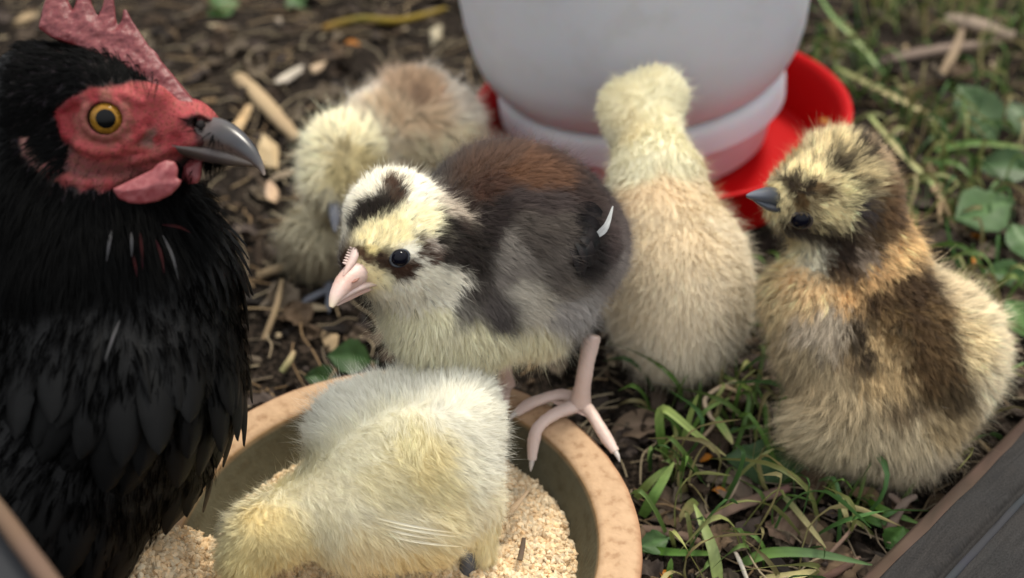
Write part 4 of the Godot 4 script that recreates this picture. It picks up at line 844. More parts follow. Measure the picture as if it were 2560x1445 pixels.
func dish() -> void:
	var t := thing("feed_dish", "round terracotta dish of crumbled feed with a worn orange rim", "dish", DISH)
	var orange := Color(0.50, 0.33, 0.20)
	var edge := Color(0.40, 0.195, 0.105)
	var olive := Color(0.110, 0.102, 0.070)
	var s := Soup.new()
	lathe(s, [Vector2(0.0011, 0.002), Vector2(0.0962, 0.002), Vector2(0.0999, 0.006), Vector2(0.1235, 0.030)], 96, DISH, [edge, edge, edge, edge], 0.0)
	part("outer_wall", s, M.clay, t)
	s = Soup.new()
	var wall := [Vector2(0.1235, 0.030), Vector2(0.1309, 0.0365), Vector2(0.1334, 0.041), Vector2(0.1325, 0.0445), Vector2(0.1293, 0.0465), Vector2(0.1219, 0.0473), Vector2(0.1144, 0.0468), Vector2(0.1117, 0.0460), Vector2(0.1106, 0.0446)]
	lathe(s, wall, 128, DISH, [edge, edge, edge, edge.lerp(orange, 0.4), orange, orange, orange * 1.05, orange, Color(0.36, 0.22, 0.11)], 0.004)
	part("rim", s, M.clay, t)
	s = Soup.new()
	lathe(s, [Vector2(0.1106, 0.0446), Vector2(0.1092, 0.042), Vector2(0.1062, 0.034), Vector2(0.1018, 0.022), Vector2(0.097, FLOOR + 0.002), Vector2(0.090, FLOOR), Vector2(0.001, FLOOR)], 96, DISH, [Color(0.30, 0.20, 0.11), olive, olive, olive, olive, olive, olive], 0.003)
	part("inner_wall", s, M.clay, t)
	# feed
	s = Soup.new()
	var n := 90
	for z in n + 1:
		for x in n + 1:
			var p := DISH + Vector3(-0.165 + 0.27 * x / n, 0, -0.105 + 0.21 * z / n)
			var r := Vector2(p.x - DISH.x, p.z - DISH.z).length()
			var ft := feed_top(p.x, p.z)
			p.y = maxf(FLOOR + maxf(ft, -0.004), 0.003) if r < 0.100 or ft > 0.0 else 0.003
			var sh := 0.75 + 0.4 * fine.get_noise_2d(p.x * 300.0, p.z * 300.0)
			s.add(p, Vector3.UP, Color(0.58 * sh, 0.43 * sh, 0.26 * sh))
	for z in n:
		for x in n:
			var a := z * (n + 1) + x
			s.quad(a, a + 1, a + n + 2, a + n + 1)
	s.smooth_normals()
	var heap := thing("feed_heap", "heap of pale crumbled grain feed lying in the terracotta dish", "feed", DISH + Vector3(0, FLOOR, 0))
	part("meal", s, M.feed, heap)
	var shapes := []
	for k in 4:
		var g := Soup.new()
		for q in 14:
			var a := q * 2.399963
			var y := 1.0 - 2.0 * (q + 0.5) / 14.0
			var rr := sqrt(1.0 - y * y)
			var d := Vector3(cos(a) * rr, y, sin(a) * rr) * (0.75 + 0.5 * rng.randf())
			g.add(Vector3(d.x * 1.35, d.y * 0.75, d.z * 0.95), d.normalized())
		hull(g)
		shapes.append(g.flat().mesh(M.feed))
	var where := [[], [], [], []]
	var tints := [[], [], [], []]
	for k in 26000:
		var x := DISH.x + rng.randf_range(-0.165, 0.105)
		var z := DISH.z + rng.randf_range(-0.105, 0.105)
		var h := feed_top(x, z)
		if h < 0.0005 and (Vector2(x - DISH.x, z - DISH.z).length() > 0.100 or rng.randf() > 0.02 + 0.5 * maxf(0.0, 1.0 + h * 300.0)):
			continue
		var r := rng.randf_range(0.0010, 0.0023)
		var b := Basis.from_euler(Vector3(rng.randf() * TAU, rng.randf() * TAU, rng.randf() * TAU)).scaled_local(Vector3.ONE * r)
		var q := k % 4
		where[q].append(Transform3D(b, Vector3(x - DISH.x, maxf(h, 0.0) + rng.randf_range(-0.0002, 0.0012), z - DISH.z)))
		var sh := rng.randf_range(0.75, 1.2)
		var warm := rng.randf()
		tints[q].append(Color(0.76 * sh, lerpf(0.54, 0.63, warm) * sh, lerpf(0.31, 0.44, warm) * sh))
	for q in 4:
		many("crumb", shapes[q], where[q], tints[q], "", "", heap)
	# two chips of wood dropped in the feed
	s = Soup.new()
	loft(s, [Vector3(-0.0054, 0.038, -0.396), Vector3(0.0011, 0.043, -0.4007), Vector3(0.0093, 0.042, -0.4139)], [0.0012, 0.0022, 0.0006], [0.0007, 0.001, 0.0005], Vector3.UP, 8, [Color(0.40, 0.28, 0.17), Color(0.46, 0.33, 0.21)], 8, 0.3)
	one("wood_sliver", s, M.litter, "tan wood sliver sticking up from the feed beside the pale chick", "wood chip")
	s = Soup.new()
	loft(s, [Vector3(0.0065, 0.034, -0.3869), Vector3(0.0042, 0.031, -0.3745)], [0.0012, 0.0016], [0.0008, 0.0008], Vector3.UP, 8, [Color(0.1, 0.07, 0.05), Color(0.14, 0.1, 0.07)], 6, 0.3)
	one("dark_sliver", s, M.litter, "dark brown sliver lying on the feed near the dish's inner wall", "wood chip")


func hull(g: Soup) -> void:
	# convex hull of a few points, by testing every triple
	var m := g.v.size()
	for a in m:
		for b in range(a + 1, m):
			for d in range(b + 1, m):
				var nn := (g.v[b] - g.v[a]).cross(g.v[d] - g.v[a])
				var pos := 0
				var neg := 0
				for e in m:
					if e == a or e == b or e == d:
						continue
					if nn.dot(g.v[e] - g.v[a]) > 0.0:
						pos += 1
					else:
						neg += 1
				if pos == 0:
					g.i.append(a); g.i.append(d); g.i.append(b)
				elif neg == 0:
					g.i.append(a); g.i.append(b); g.i.append(d)


# ------------------------------------------------------------------ drinker
func drinker() -> void:
	var base := Vector3(0.1313, 0, -0.8549)
	var t := thing("water_drinker", "poultry drinker with milky white jug standing in a red tray", "drinker", base)
	var red := Color.WHITE
	var s := Soup.new()
	var tilt := Basis(Vector3(0, 0, 1), deg_to_rad(4.0))
	var prof := [Vector2(0.001, 0.003), Vector2(0.140, 0.003), Vector2(0.146, 0.008), Vector2(0.158, 0.052), Vector2(0.1632, 0.0545), Vector2(0.1640, 0.0565), Vector2(0.1615, 0.058), Vector2(0.1590, 0.0565), Vector2(0.1535, 0.052), Vector2(0.1425, 0.012), Vector2(0.137, 0.008), Vector2(0.001, 0.0075)]
	var cols := []
	for p in prof:
		cols.append(red)
	lathe(s, prof, 128, base, cols, 0.0, tilt)
	part("tray", s, M.red_plastic, t)
	var lean := Basis(Vector3(0, 0, 1), deg_to_rad(7.5)) * Basis(Vector3(1, 0, 0), deg_to_rad(0.0))
	var jc := Vector3(0.1134, 0.0662, -0.8891)
	# neck flange that stands in the tray
	s = Soup.new()
	prof = [Vector2(0.105, -0.055), Vector2(0.112, -0.055), Vector2(0.118, -0.024), Vector2(0.1255, -0.0215), Vector2(0.1275, -0.019), Vector2(0.1275, -0.004), Vector2(0.1262, 0.003), Vector2(0.122, 0.006), Vector2(0.117, 0.008)]
	cols = []
	for p in prof:
		cols.append(red)
	lathe(s, prof, 128, jc, cols, 0.0, lean)
	part("collar", s, M.jug, t)
	s = Soup.new()
	prof = [Vector2(0.117, 0.006), Vector2(0.1235, 0.0095), Vector2(0.131, 0.018), Vector2(0.1385, 0.032), Vector2(0.1435, 0.050), Vector2(0.1465, 0.075), Vector2(0.148, 0.110), Vector2(0.148, 0.20), Vector2(0.146, 0.235), Vector2(0.138, 0.255), Vector2(0.120, 0.265), Vector2(0.05, 0.268), Vector2(0.001, 0.268)]
	cols = []
	for p in prof:
		cols.append(red)
	lathe(s, prof, 128, jc, cols, 0.0, lean)
	part("jug", s, M.jug, t)
	# grimy seam between jug and collar
	s = Soup.new()
	var seam := []
	for k in 65:
		var sa := TAU * k / 64.0
		seam.append(jc + lean * Vector3(cos(sa) * 0.1188, 0.0068, sin(sa) * 0.1188))
	loft(s, seam, [0.0016], [0.0016], lean.y, 8, [Color(0.30, 0.22, 0.17), Color(0.42, 0.36, 0.33), Color(0.26, 0.18, 0.13), Color(0.40, 0.34, 0.30)], 128, 0.3)
	part("seam", s, M.litter, t)
	# carrying loop on top
	s = Soup.new()
	var pts := []
	for k in 9:
		var a := PI * k / 8.0
		pts.append(jc + lean * Vector3(cos(a) * 0.05, 0.264 + sin(a) * 0.035, 0))
	loft(s, pts, [0.006], [0.004], Vector3(0, 0, 1), 10, [red], 16)
	part("handle", s, M.jug, t)


# ------------------------------------------------------------------ boards of the run
func boards() -> void:
	var a := Vector3(0.308, 0, -0.4764)
	var b := Vector3(0.1759, 0, -0.3538)
	var along := (b - a).normalized()
	var out := Vector3(-along.z, 0, along.x)
	if out.x < 0.0:
		out = -out
	var p0 := a - along * 0.45
	var p1 := b + along * 0.30
	var o := thing("timber_board", "weathered dark grey timber board lying across the bottom right corner", "board", Vector3(p0.lerp(p1, 0.5).x, 0, p0.lerp(p1, 0.5).z))
	var len := p0.distance_to(p1)
	var gr := 0.0285   # where the groove runs
	var wide := 0.13
	# cross-section: (across, height)
	var sec := [Vector2(0.0, 0.0), Vector2(0.0005, 0.036), Vector2(0.0025, 0.0385), Vector2(0.007, 0.0402), Vector2(gr - 0.005, 0.0405), Vector2(gr - 0.0025, 0.0375), Vector2(gr, 0.0375), Vector2(gr + 0.004, 0.0425), Vector2(gr + 0.008, 0.0428), Vector2(wide, 0.042), Vector2(wide + 0.002, 0.039), Vector2(wide + 0.002, 0.0)]
	var s := Soup.new()
	var e := Soup.new()
	var steps := 60
	for k in steps + 1:
		var q := p0 + along * len * k / steps
		for j in sec.size():
			var c: Vector2 = sec[j]
			var wob := 0.0009 * fine.get_noise_2d(k * 0.7, j * 2.0) if j > 0 and j < 4 else 0.0004 * fine.get_noise_2d(k * 0.35, j * 3.0)
			s.add(q + out * (c.x + wob) + Vector3.UP * maxf(c.y + wob * 0.5, 0.0), Vector3.UP, Color.WHITE, Vector2((c.x + c.y * 0.6) / 0.16, len * k / steps / 0.36))
	for k in steps:
		for j in sec.size() - 1:
			var m := k * sec.size() + j
			s.i.append(m); s.i.append(m + 1); s.i.append(m + sec.size() + 1)
			s.i.append(m); s.i.append(m + sec.size() + 1); s.i.append(m + sec.size())
	s.smooth_normals()
	part("plank", s, M.timber, o)
	# the sawn brown arris
	for k in steps + 1:
		var q := p0 + along * len * k / steps
		for j in 4:
			var c: Vector2 = [Vector2(-0.0006, 0.001), Vector2(-0.0003, 0.0368), Vector2(0.0022, 0.0392), Vector2(0.0072 + 0.0016 * fine.get_noise_2d(k * 0.9, 1.0), 0.0406)][j]
			var sh := 0.8 + 0.5 * fine.get_noise_2d(k * 0.8, j * 1.5)
			e.add(q + out * c.x + Vector3.UP * c.y, Vector3.UP, Color(0.085 * sh, 0.056 * sh, 0.042 * sh))
	for k in steps:
		for j in 3:
			var m := k * 4 + j
			e.i.append(m); e.i.append(m + 1); e.i.append(m + 5)
			e.i.append(m); e.i.append(m + 5); e.i.append(m + 4)
	e.smooth_normals()
	part("worn_edge", e, M.raw_edge, o)
	# a raised pale bead that runs along the board
	var bead := Soup.new()
	var line := []
	for k in 40:
		line.append(p0 + along * len * k / 39.0 + out * (gr + 0.0035 + 0.0006 * fine.get_noise_2d(k * 0.6, 9.0)) + Vector3.UP * 0.0424)
	loft(bead, line, [0.0021], [0.0012], Vector3.UP, 8, [Color(0.045, 0.046, 0.052), Color(0.028, 0.029, 0.033), Color(0.052, 0.053, 0.06)], 80, 0.35)
	part("bead", bead, M.raw_edge, o)
	# low box at the lower left, close to the lens
	var u0 := Vector3(-0.1804, 0.2018, -0.2617)
	var u1 := Vector3(-0.1585, 0.1872, -0.2385)
	u1.y = u0.y
	var ua := (u1 - u0).normalized()
	u0 -= ua * 0.03
	u1 += ua * 0.16
	var un := Vector3(-ua.z, 0, ua.x)
	if un.x > 0.0:
		un = -un
	var bc := u0.lerp(u1, 0.5) + un * 0.1
	var pan := thing("low_box", "dark low wooden box with a bare brown rim in the lower left corner", "box", Vector3(bc.x, 0, bc.z))
	var bx := Soup.new()
	slab(bx, u0 + un * 0.0015, u1 + un * 0.0015, un * 0.2, u0.y - 0.004, 0.0)
	part("box_side", bx, M.dark_paint, pan)
	var ed := Soup.new()
	var brown := Color(0.12, 0.076, 0.052)
	loft(ed, [u0 + un * 0.003, u0.lerp(u1, 0.5) + un * 0.003, u1 + un * 0.003], [0.0031], [0.003], Vector3.UP, 12, [brown, brown * 1.1, brown * 0.9], 30, 0.12)
	part("rim_batten", ed, M.raw_edge, pan)


# ------------------------------------------------------------------ hen
var hen_ridges := [-0.1687, 0.2667, -0.4233, -0.1699, 0.2635, -0.4212, 0.0016, 0.0016, -0.1699, 0.2635, -0.4212, -0.1732, 0.2613, -0.4194, 0.0016, 0.0016, -0.1732, 0.2613, -0.4194, -0.1775, 0.2607, -0.4185, 0.0016, 0.0016, -0.1775, 0.2607, -0.4185, -0.1818, 0.2617, -0.4188, 0.0016, 0.0016, -0.1818, 0.2617, -0.4188, -0.1849, 0.2641, -0.4202, 0.0016, 0.0016, -0.1849, 0.2641, -0.4202, -0.1859, 0.2674, -0.422, 0.0016, 0.0016, -0.1859, 0.2674, -0.422, -0.1844, 0.2709, -0.4235, 0.0016, 0.0016, -0.1844, 0.2709, -0.4235, -0.1809, 0.2734, -0.4247, 0.0016, 0.0016, -0.1809, 0.2734, -0.4247, -0.1766, 0.2741, -0.4255, 0.0016, 0.0016, -0.1766, 0.2741, -0.4255, -0.1725, 0.2729, -0.4257, 0.0016, 0.0016, -0.1725, 0.2729, -0.4257, -0.1696, 0.2702, -0.4249, 0.0016, 0.0016, -0.1696, 0.2702, -0.4249, -0.1687, 0.2667, -0.4233, 0.0016, 0.0016, -0.1975, 0.2644, -0.4259, -0.1961, 0.2591, -0.4228, 0.0012, 0.0016, -0.1961, 0.2591, -0.4228, -0.1904, 0.2554, -0.4195, 0.0016, 0.0017, -0.1904, 0.2554, -0.4195, -0.183, 0.2535, -0.4174, 0.0017, 0.0017, -0.183, 0.2535, -0.4174, -0.1743, 0.2536, -0.4179, 0.0017, 0.0017, -0.1743, 0.2536, -0.4179, -0.1669, 0.2574, -0.4205, 0.0017, 0.0014, -0.1669, 0.2574, -0.4205, -0.1621, 0.2599, -0.4232, 0.0014, 0.0009, -0.1986, 0.2684, -0.4277, -0.1899, 0.2741, -0.4267, 0.001, 0.0014, -0.1899, 0.2741, -0.4267, -0.1789, 0.2763, -0.4268, 0.0014, 0.0016, -0.1789, 0.2763, -0.4268, -0.1692, 0.2752, -0.4283, 0.0016, 0.0014, -0.1692, 0.2752, -0.4283, -0.1629, 0.2719, -0.4284, 0.0014, 0.0009, -0.1679, 0.2478, -0.419, -0.1593, 0.2494, -0.4218, 0.0012, 0.0016, -0.1593, 0.2494, -0.4218, -0.1508, 0.2514, -0.4249, 0.0016, 0.0014, -0.1508, 0.2514, -0.4249, -0.139, 0.2543, -0.4254, 0.0014, 0.001, -0.2142, 0.2569, -0.4206, -0.213, 0.2524, -0.4179, 0.0016, 0.0021, -0.213, 0.2524, -0.4179, -0.2078, 0.2472, -0.4154, 0.0021, 0.0021, -0.2078, 0.2472, -0.4154, -0.1977, 0.2418, -0.4139, 0.0021, 0.0016, -0.1977, 0.2418, -0.4139, -0.189, 0.2389, -0.4146, 0.0016, 0.0012, -0.189, 0.2389, -0.4146, -0.1804, 0.2375, -0.4169, 0.0012, 0.0012, -0.1804, 0.2375, -0.4169, -0.1706, 0.2398, -0.4194, 0.0012, 0.0009, -0.1714, 0.2616, -0.42, -0.1677, 0.2539, -0.4197, 0.0009, 0.0012, -0.1677, 0.2539, -0.4197, -0.1599, 0.252, -0.4223, 0.0012, 0.0009, -0.1455, 0.2633, -0.4298, -0.1406, 0.2635, -0.4314, 0.0012, 0.0016, -0.1406, 0.2635, -0.4314, -0.1358, 0.2608, -0.432, 0.0016, 0.0012]
var hen_eye := [Vector3(-0.1775, 0.2656, -0.4249), Vector3(0.2505, 0.438, 0.8634), 0.008]
var hen_nostril := [Vector3(-0.1384, 0.2604, -0.4291), Vector3(0.3832, 0.6427, 0.6634), 0.0034]
var hen_skin := [-0.1708, 0.2751, -0.4277, 0.314, 0.0557, 0.0557, -0.1645, 0.2716, -0.4277, 0.314, 0.0557, 0.0557, -0.1553, 0.2675, -0.4294, 0.314, 0.0557, 0.0557, -0.1496, 0.269, -0.4361, 0.314, 0.0557, 0.0557, -0.144, 0.2645, -0.4315, 0.314, 0.0557, 0.0557, -0.1506, 0.263, -0.4286, 0.314, 0.0557, 0.0557, -0.1548, 0.2716, -0.4308, 0.314, 0.0557, 0.0557, -0.164, 0.2674, -0.4258, 0.314, 0.0557, 0.0557, -0.1543, 0.2586, -0.4257, 0.314, 0.0557, 0.0557, -0.1438, 0.2582, -0.4264, 0.314, 0.0557, 0.0557, -0.1563, 0.2755, -0.4327, 0.314, 0.0557, 0.0557, -0.1985, 0.2659, -0.4267, 0.209, 0.0236, 0.0262, -0.196, 0.2599, -0.4232, 0.209, 0.0236, 0.0262, -0.1615, 0.2638, -0.4251, 0.209, 0.0236, 0.0262, -0.1578, 0.2564, -0.4242, 0.209, 0.0236, 0.0262, -0.1453, 0.2657, -0.4448, 0.209, 0.0236, 0.0262, -0.1901, 0.2718, -0.4258, 0.209, 0.0236, 0.0262, -0.1806, 0.2752, -0.4259, 0.209, 0.0236, 0.0262, -0.1644, 0.2604, -0.4223, 0.209, 0.0236, 0.0262, -0.1495, 0.2556, -0.4257, 0.209, 0.0236, 0.0262, -0.1875, 0.2542, -0.4184, 0.331, 0.0622, 0.0578, -0.1795, 0.2529, -0.4172, 0.331, 0.0622, 0.0578, -0.171, 0.2534, -0.4187, 0.331, 0.0622, 0.0578, -0.1633, 0.2665, -0.4257, 0.331, 0.0622, 0.0578, -0.166, 0.2766, -0.4305, 0.331, 0.0622, 0.0578, -0.1522, 0.271, -0.4415, 0.331, 0.0622, 0.0578, -0.1396, 0.265, -0.4362, 0.331, 0.0622, 0.0578, -0.1634, 0.2503, -0.4206, 0.331, 0.0622, 0.0578, -0.1766, 0.2748, -0.426, 0.2225, 0.0692, 0.0557, -0.184, 0.2714, -0.4237, 0.2225, 0.0692, 0.0557, -0.1693, 0.2706, -0.4253, 0.2225, 0.0692, 0.0557, -0.1694, 0.2622, -0.4208, 0.2225, 0.0692, 0.0557, -0.1851, 0.2627, -0.4198, 0.2225, 0.0692, 0.0557, -0.1776, 0.2596, -0.4182, 0.2225, 0.0692, 0.0557, -0.1676, 0.2661, -0.4234, 0.2225, 0.0692, 0.0557, -0.1874, 0.2667, -0.4222, 0.2225, 0.0692, 0.0557, -0.1588, 0.2578, -0.4241, 0.132, 0.0622, 0.0495, -0.1608, 0.2558, -0.4228, 0.132, 0.0622, 0.0495, -0.1387, 0.2586, -0.4275, 0.0393, 0.0205, 0.0187, -0.1355, 0.2565, -0.4276, 0.0393, 0.0205, 0.0187, -0.142, 0.2618, -0.4289, 0.0393, 0.0205, 0.0187, -0.1917, 0.247, -0.4176, 0.1488, 0.0457, 0.0402, -0.1834, 0.2433, -0.4169, 0.1488, 0.0457, 0.0402, -0.1747, 0.2437, -0.4179, 0.1488, 0.0457, 0.0402, -0.1683, 0.2419, -0.4192, 0.1488, 0.0457, 0.0402, -0.1949, 0.2495, -0.4185, 0.1488, 0.0457, 0.0402, -0.1686, 0.2483, -0.4188, 0.2365, 0.0525, 0.0495, -0.1622, 0.2474, -0.4204, 0.2365, 0.0525, 0.0495, -0.1735, 0.2489, -0.4178, 0.2365, 0.0525, 0.0495, -0.1977, 0.2416, -0.4138, 0.2814, 0.0476, 0.0495, -0.189, 0.2389, -0.4146, 0.2814, 0.0476, 0.0495, -0.1807, 0.2373, -0.4166, 0.2814, 0.0476, 0.0495, -0.2052, 0.2449, -0.4142, 0.2814, 0.0476, 0.0495, -0.2001, 0.2481, -0.4174, 0.0623, 0.0249, 0.0236, -0.1965, 0.2511, -0.4192, 0.0623, 0.0249, 0.0236, -0.2118, 0.264, -0.4247, 0.0096, 0.0073, 0.0076, -0.2083, 0.2596, -0.4238, 0.0096, 0.0073, 0.0076, -0.2033, 0.2547, -0.421, 0.0096, 0.0073, 0.0076, -0.2085, 0.2653, -0.426, 0.0096, 0.0073, 0.0076, -0.1999, 0.2523, -0.4196, 0.0096, 0.0073, 0.0076, -0.206, 0.2514, -0.4187, 0.0096, 0.0073, 0.0076, -0.2109, 0.2568, -0.4216, 0.0096, 0.0073, 0.0076, -0.2015, 0.2572, -0.4227, 0.0096, 0.0073, 0.0076, -0.2037, 0.264, -0.4266, 0.0096, 0.0073, 0.0076, -0.2041, 0.2692, -0.428, 0.0096, 0.0073, 0.0076, -0.2148, 0.2844, -0.4608, 0.0096, 0.0073, 0.0076, -0.1909, 0.2849, -0.4432, 0.0096, 0.0073, 0.0076, -0.1757, 0.2818, -0.4376, 0.0096, 0.0073, 0.0076, -0.2133, 0.273, -0.428, 0.0096, 0.0073, 0.0076, -0.2065, 0.2749, -0.4301, 0.0096, 0.0073, 0.0076, -0.2241, 0.2657, -0.4234, 0.0096, 0.0073, 0.0076, -0.1997, 0.2351, -0.4065, 0.0096, 0.0073, 0.0076, -0.1902, 0.2336, -0.4089, 0.0096, 0.0073, 0.0076, -0.168, 0.2237, -0.4113, 0.0096, 0.0073, 0.0076, -0.1763, 0.2307, -0.4137, 0.0096, 0.0073, 0.0076, -0.1979, 0.2768, -0.432, 0.0096, 0.0073, 0.0076, -0.188, 0.2803, -0.4308, 0.0096, 0.0073, 0.0076, -0.1794, 0.2808, -0.4317, 0.0096, 0.0073, 0.0076, -0.1717, 0.2803, -0.4347, 0.0096, 0.0073, 0.0076, -0.1681, 0.279, -0.4395, 0.0096, 0.0073, 0.0076, -0.1705, 0.273, -0.4557, 0.0096, 0.0073, 0.0076, -0.2182, 0.2533, -0.4172, 0.0096, 0.0073, 0.0076, -0.2115, 0.2443, -0.4117, 0.0096, 0.0073, 0.0076, -0.2066, 0.2411, -0.4102, 0.0096, 0.0073, 0.0076, -0.1613, 0.2243, -0.4346, 0.0096, 0.0073, 0.0076, -0.2132, 0.27, -0.4265, 0.0096, 0.0073, 0.0076, -0.1998, 0.2738, -0.4303, 0.0096, 0.0073, 0.0076, -0.1918, 0.2766, -0.4293, 0.0096, 0.0073, 0.0076, -0.2147, 0.2596, -0.422, 0.0096, 0.0073, 0.0076, -0.1721, 0.2318, -0.4188, 0.0096, 0.0073, 0.0076, -0.1633, 0.2271, -0.43, 0.0096, 0.0073, 0.0076, -0.2237, 0.2296, -0.3956, 0.0096, 0.0073, 0.0076, -0.2163, 0.223, -0.3897, 0.0096, 0.0073, 0.0076, -0.2314, 0.2371, -0.4032, 0.0096, 0.0073, 0.0076, -0.2133, 0.2294, -0.3959, 0.0096, 0.0073, 0.0076, -0.2033, 0.2232, -0.3927, 0.0096, 0.0073, 0.0076, -0.2241, 0.2403, -0.4047, 0.0096, 0.0073, 0.0076, -0.2204, 0.2854, -0.4421, 0.0096, 0.0073, 0.0076, -0.207, 0.2822, -0.4368, 0.0096, 0.0073, 0.0076, -0.2073, 0.2339, -0.4019, 0.0096, 0.0073, 0.0076, -0.1941, 0.227, -0.3995, 0.0096, 0.0073, 0.0076, -0.1814, 0.225, -0.4027, 0.0096, 0.0073, 0.0076, -0.155, 0.2178, -0.4273, 0.0096, 0.0073, 0.0076, -0.1542, 0.2049, -0.4559, 0.0096, 0.0073, 0.0076, -0.1669, 0.2169, -0.402, 0.0096, 0.0073, 0.0076, -0.2211, 0.2469, -0.4108, 0.0096, 0.0073, 0.0076, -0.2141, 0.2397, -0.4057, 0.0096, 0.0073, 0.0076, -0.1483, 0.2391, -0.4272, 0.0096, 0.0073, 0.0076, -0.1349, 0.2439, -0.4314, 0.0096, 0.0073, 0.0076, -0.2148, 0.258, -0.4211, 0.2451, 0.1141, 0.0958, -0.2139, 0.255, -0.4195, 0.2451, 0.1141, 0.0958, -0.2125, 0.252, -0.4177, 0.2451, 0.1141, 0.0958, -0.2104, 0.2493, -0.4163, 0.2451, 0.1141, 0.0958, -0.2078, 0.2468, -0.4151, 0.2451, 0.1141, 0.0958, -0.2044, 0.2445, -0.4141, 0.251, 0.0668, 0.0622, -0.2003, 0.2427, -0.4138, 0.251, 0.0668, 0.0622, -0.1963, 0.241, -0.4138, 0.251, 0.0668, 0.0622, -0.1914, 0.2395, -0.4142, 0.251, 0.0668, 0.0622, -0.1849, 0.2378, -0.4153, 0.251, 0.0668, 0.0622, -0.1762, 0.2371, -0.4182, 0.251, 0.0668, 0.0622, -0.2181, 0.2576, -0.4202, 0.0096, 0.0073, 0.0076, -0.2172, 0.2539, -0.4179, 0.0096, 0.0073, 0.0076, -0.2152, 0.2499, -0.4153, 0.0096, 0.0073, 0.0076, -0.2119, 0.2461, -0.4132, 0.0096, 0.0073, 0.0076, -0.2075, 0.2429, -0.4117, 0.0096, 0.0073, 0.0076, -0.2017, 0.2395, -0.4104, 0.0096, 0.0073, 0.0076, -0.1953, 0.2374, -0.4108, 0.0096, 0.0073, 0.0076, -0.1873, 0.2354, -0.4121, 0.0096, 0.0073, 0.0076, -0.1795, 0.2332, -0.4143, 0.0096, 0.0073, 0.0076, -0.2172, 0.2606, -0.4219, 0.0096, 0.0073, 0.0076, -0.2145, 0.2619, -0.4232, 0.0096, 0.0073, 0.0076, -0.2113, 0.2576, -0.422, 0.0096, 0.0073, 0.0076, -0.2101, 0.2545, -0.4203, 0.0096, 0.0073, 0.0076, -0.2085, 0.252, -0.4188, 0.0096, 0.0073, 0.0076, -0.206, 0.2495, -0.4174, 0.0096, 0.0073, 0.0076, -0.2122, 0.2608, -0.4233, 0.0096, 0.0073, 0.0076, -0.2027, 0.2473, -0.4164, 0.0547, 0.0223, 0.0211, -0.1987, 0.2449, -0.4159, 0.0547, 0.0223, 0.0211, -0.1938, 0.2437, -0.4162, 0.128, 0.042, 0.0368, -0.1888, 0.242, -0.4163, 0.128, 0.042, 0.0368]
var hen_bristles := [[Vector3(-0.1896, 0.2826, -0.4332), Vector3(-0.1854, 0.2839, -0.4279), Vector3(-0.1796, 0.2802, -0.4254)], [Vector3(-0.1841, 0.2834, -0.4338), Vector3(-0.1776, 0.2838, -0.4286), Vector3(-0.1716, 0.2786, -0.4257)], [Vector3(-0.1825, 0.2854, -0.4483), Vector3(-0.176, 0.2876, -0.443), Vector3(-0.1714, 0.2841, -0.4378)], [Vector3(-0.1842, 0.283, -0.4596), Vector3(-0.1784, 0.2838, -0.4614), Vector3(-0.1742, 0.2796, -0.4603)], [Vector3(-0.1816, 0.282, -0.4595), Vector3(-0.1715, 0.2842, -0.4497), Vector3(-0.1638, 0.2817, -0.437)], [Vector3(-0.1807, 0.2824, -0.458), Vector3(-0.1735, 0.2816, -0.459), Vector3(-0.1688, 0.2759, -0.4575)], [Vector3(-0.1771, 0.279, -0.4595), Vector3(-0.1667, 0.2807, -0.4462), Vector3(-0.1597, 0.2786, -0.4298)], [Vector3(-0.1739, 0.2768, -0.4584), Vector3(-0.1643, 0.2784, -0.4447), Vector3(-0.1585, 0.2766, -0.428)], [Vector3(-0.1711, 0.2747, -0.4569), Vector3(-0.1625, 0.2768, -0.4436), Vector3(-0.1579, 0.2755, -0.4274)], [Vector3(-0.1701, 0.2737, -0.4565), Vector3(-0.1623, 0.2755, -0.4431), Vector3(-0.1586, 0.2741, -0.4267)], [Vector3(-0.1681, 0.2738, -0.4544), Vector3(-0.1605, 0.2783, -0.4445), Vector3(-0.1568, 0.2794, -0.4319)], [Vector3(-0.1678, 0.2723, -0.4549), Vector3(-0.1605, 0.2763, -0.4434), Vector3(-0.1573, 0.2772, -0.4288)], [Vector3(-0.1582, 0.2769, -0.4391), Vector3(-0.1557, 0.2791, -0.4353), Vector3(-0.1546, 0.2762, -0.4289)], [Vector3(-0.1568, 0.2766, -0.4387), Vector3(-0.1558, 0.2775, -0.4341), Vector3(-0.1562, 0.2731, -0.4268)], [Vector3(-0.1677, 0.2799, -0.4397), Vector3(-0.1636, 0.2818, -0.4349), Vector3(-0.1617, 0.2782, -0.4286)], [Vector3(-0.1714, 0.281, -0.4413), Vector3(-0.1663, 0.2821, -0.4349), Vector3(-0.1635, 0.2777, -0.4275)], [Vector3(-0.1787, 0.2838, -0.4434), Vector3(-0.1726, 0.2856, -0.4369), Vector3(-0.1687, 0.2817, -0.4305)], [Vector3(-0.1652, 0.2796, -0.4362), Vector3(-0.1613, 0.2803, -0.4317), Vector3(-0.1591, 0.2752, -0.427)], [Vector3(-0.1722, 0.2785, -0.4527), Vector3(-0.1655, 0.2816, -0.4429), Vector3(-0.1625, 0.2804, -0.4314)], [Vector3(-0.1749, 0.2817, -0.448), Vector3(-0.1683, 0.2843, -0.4412), Vector3(-0.1649, 0.2819, -0.4337)]]
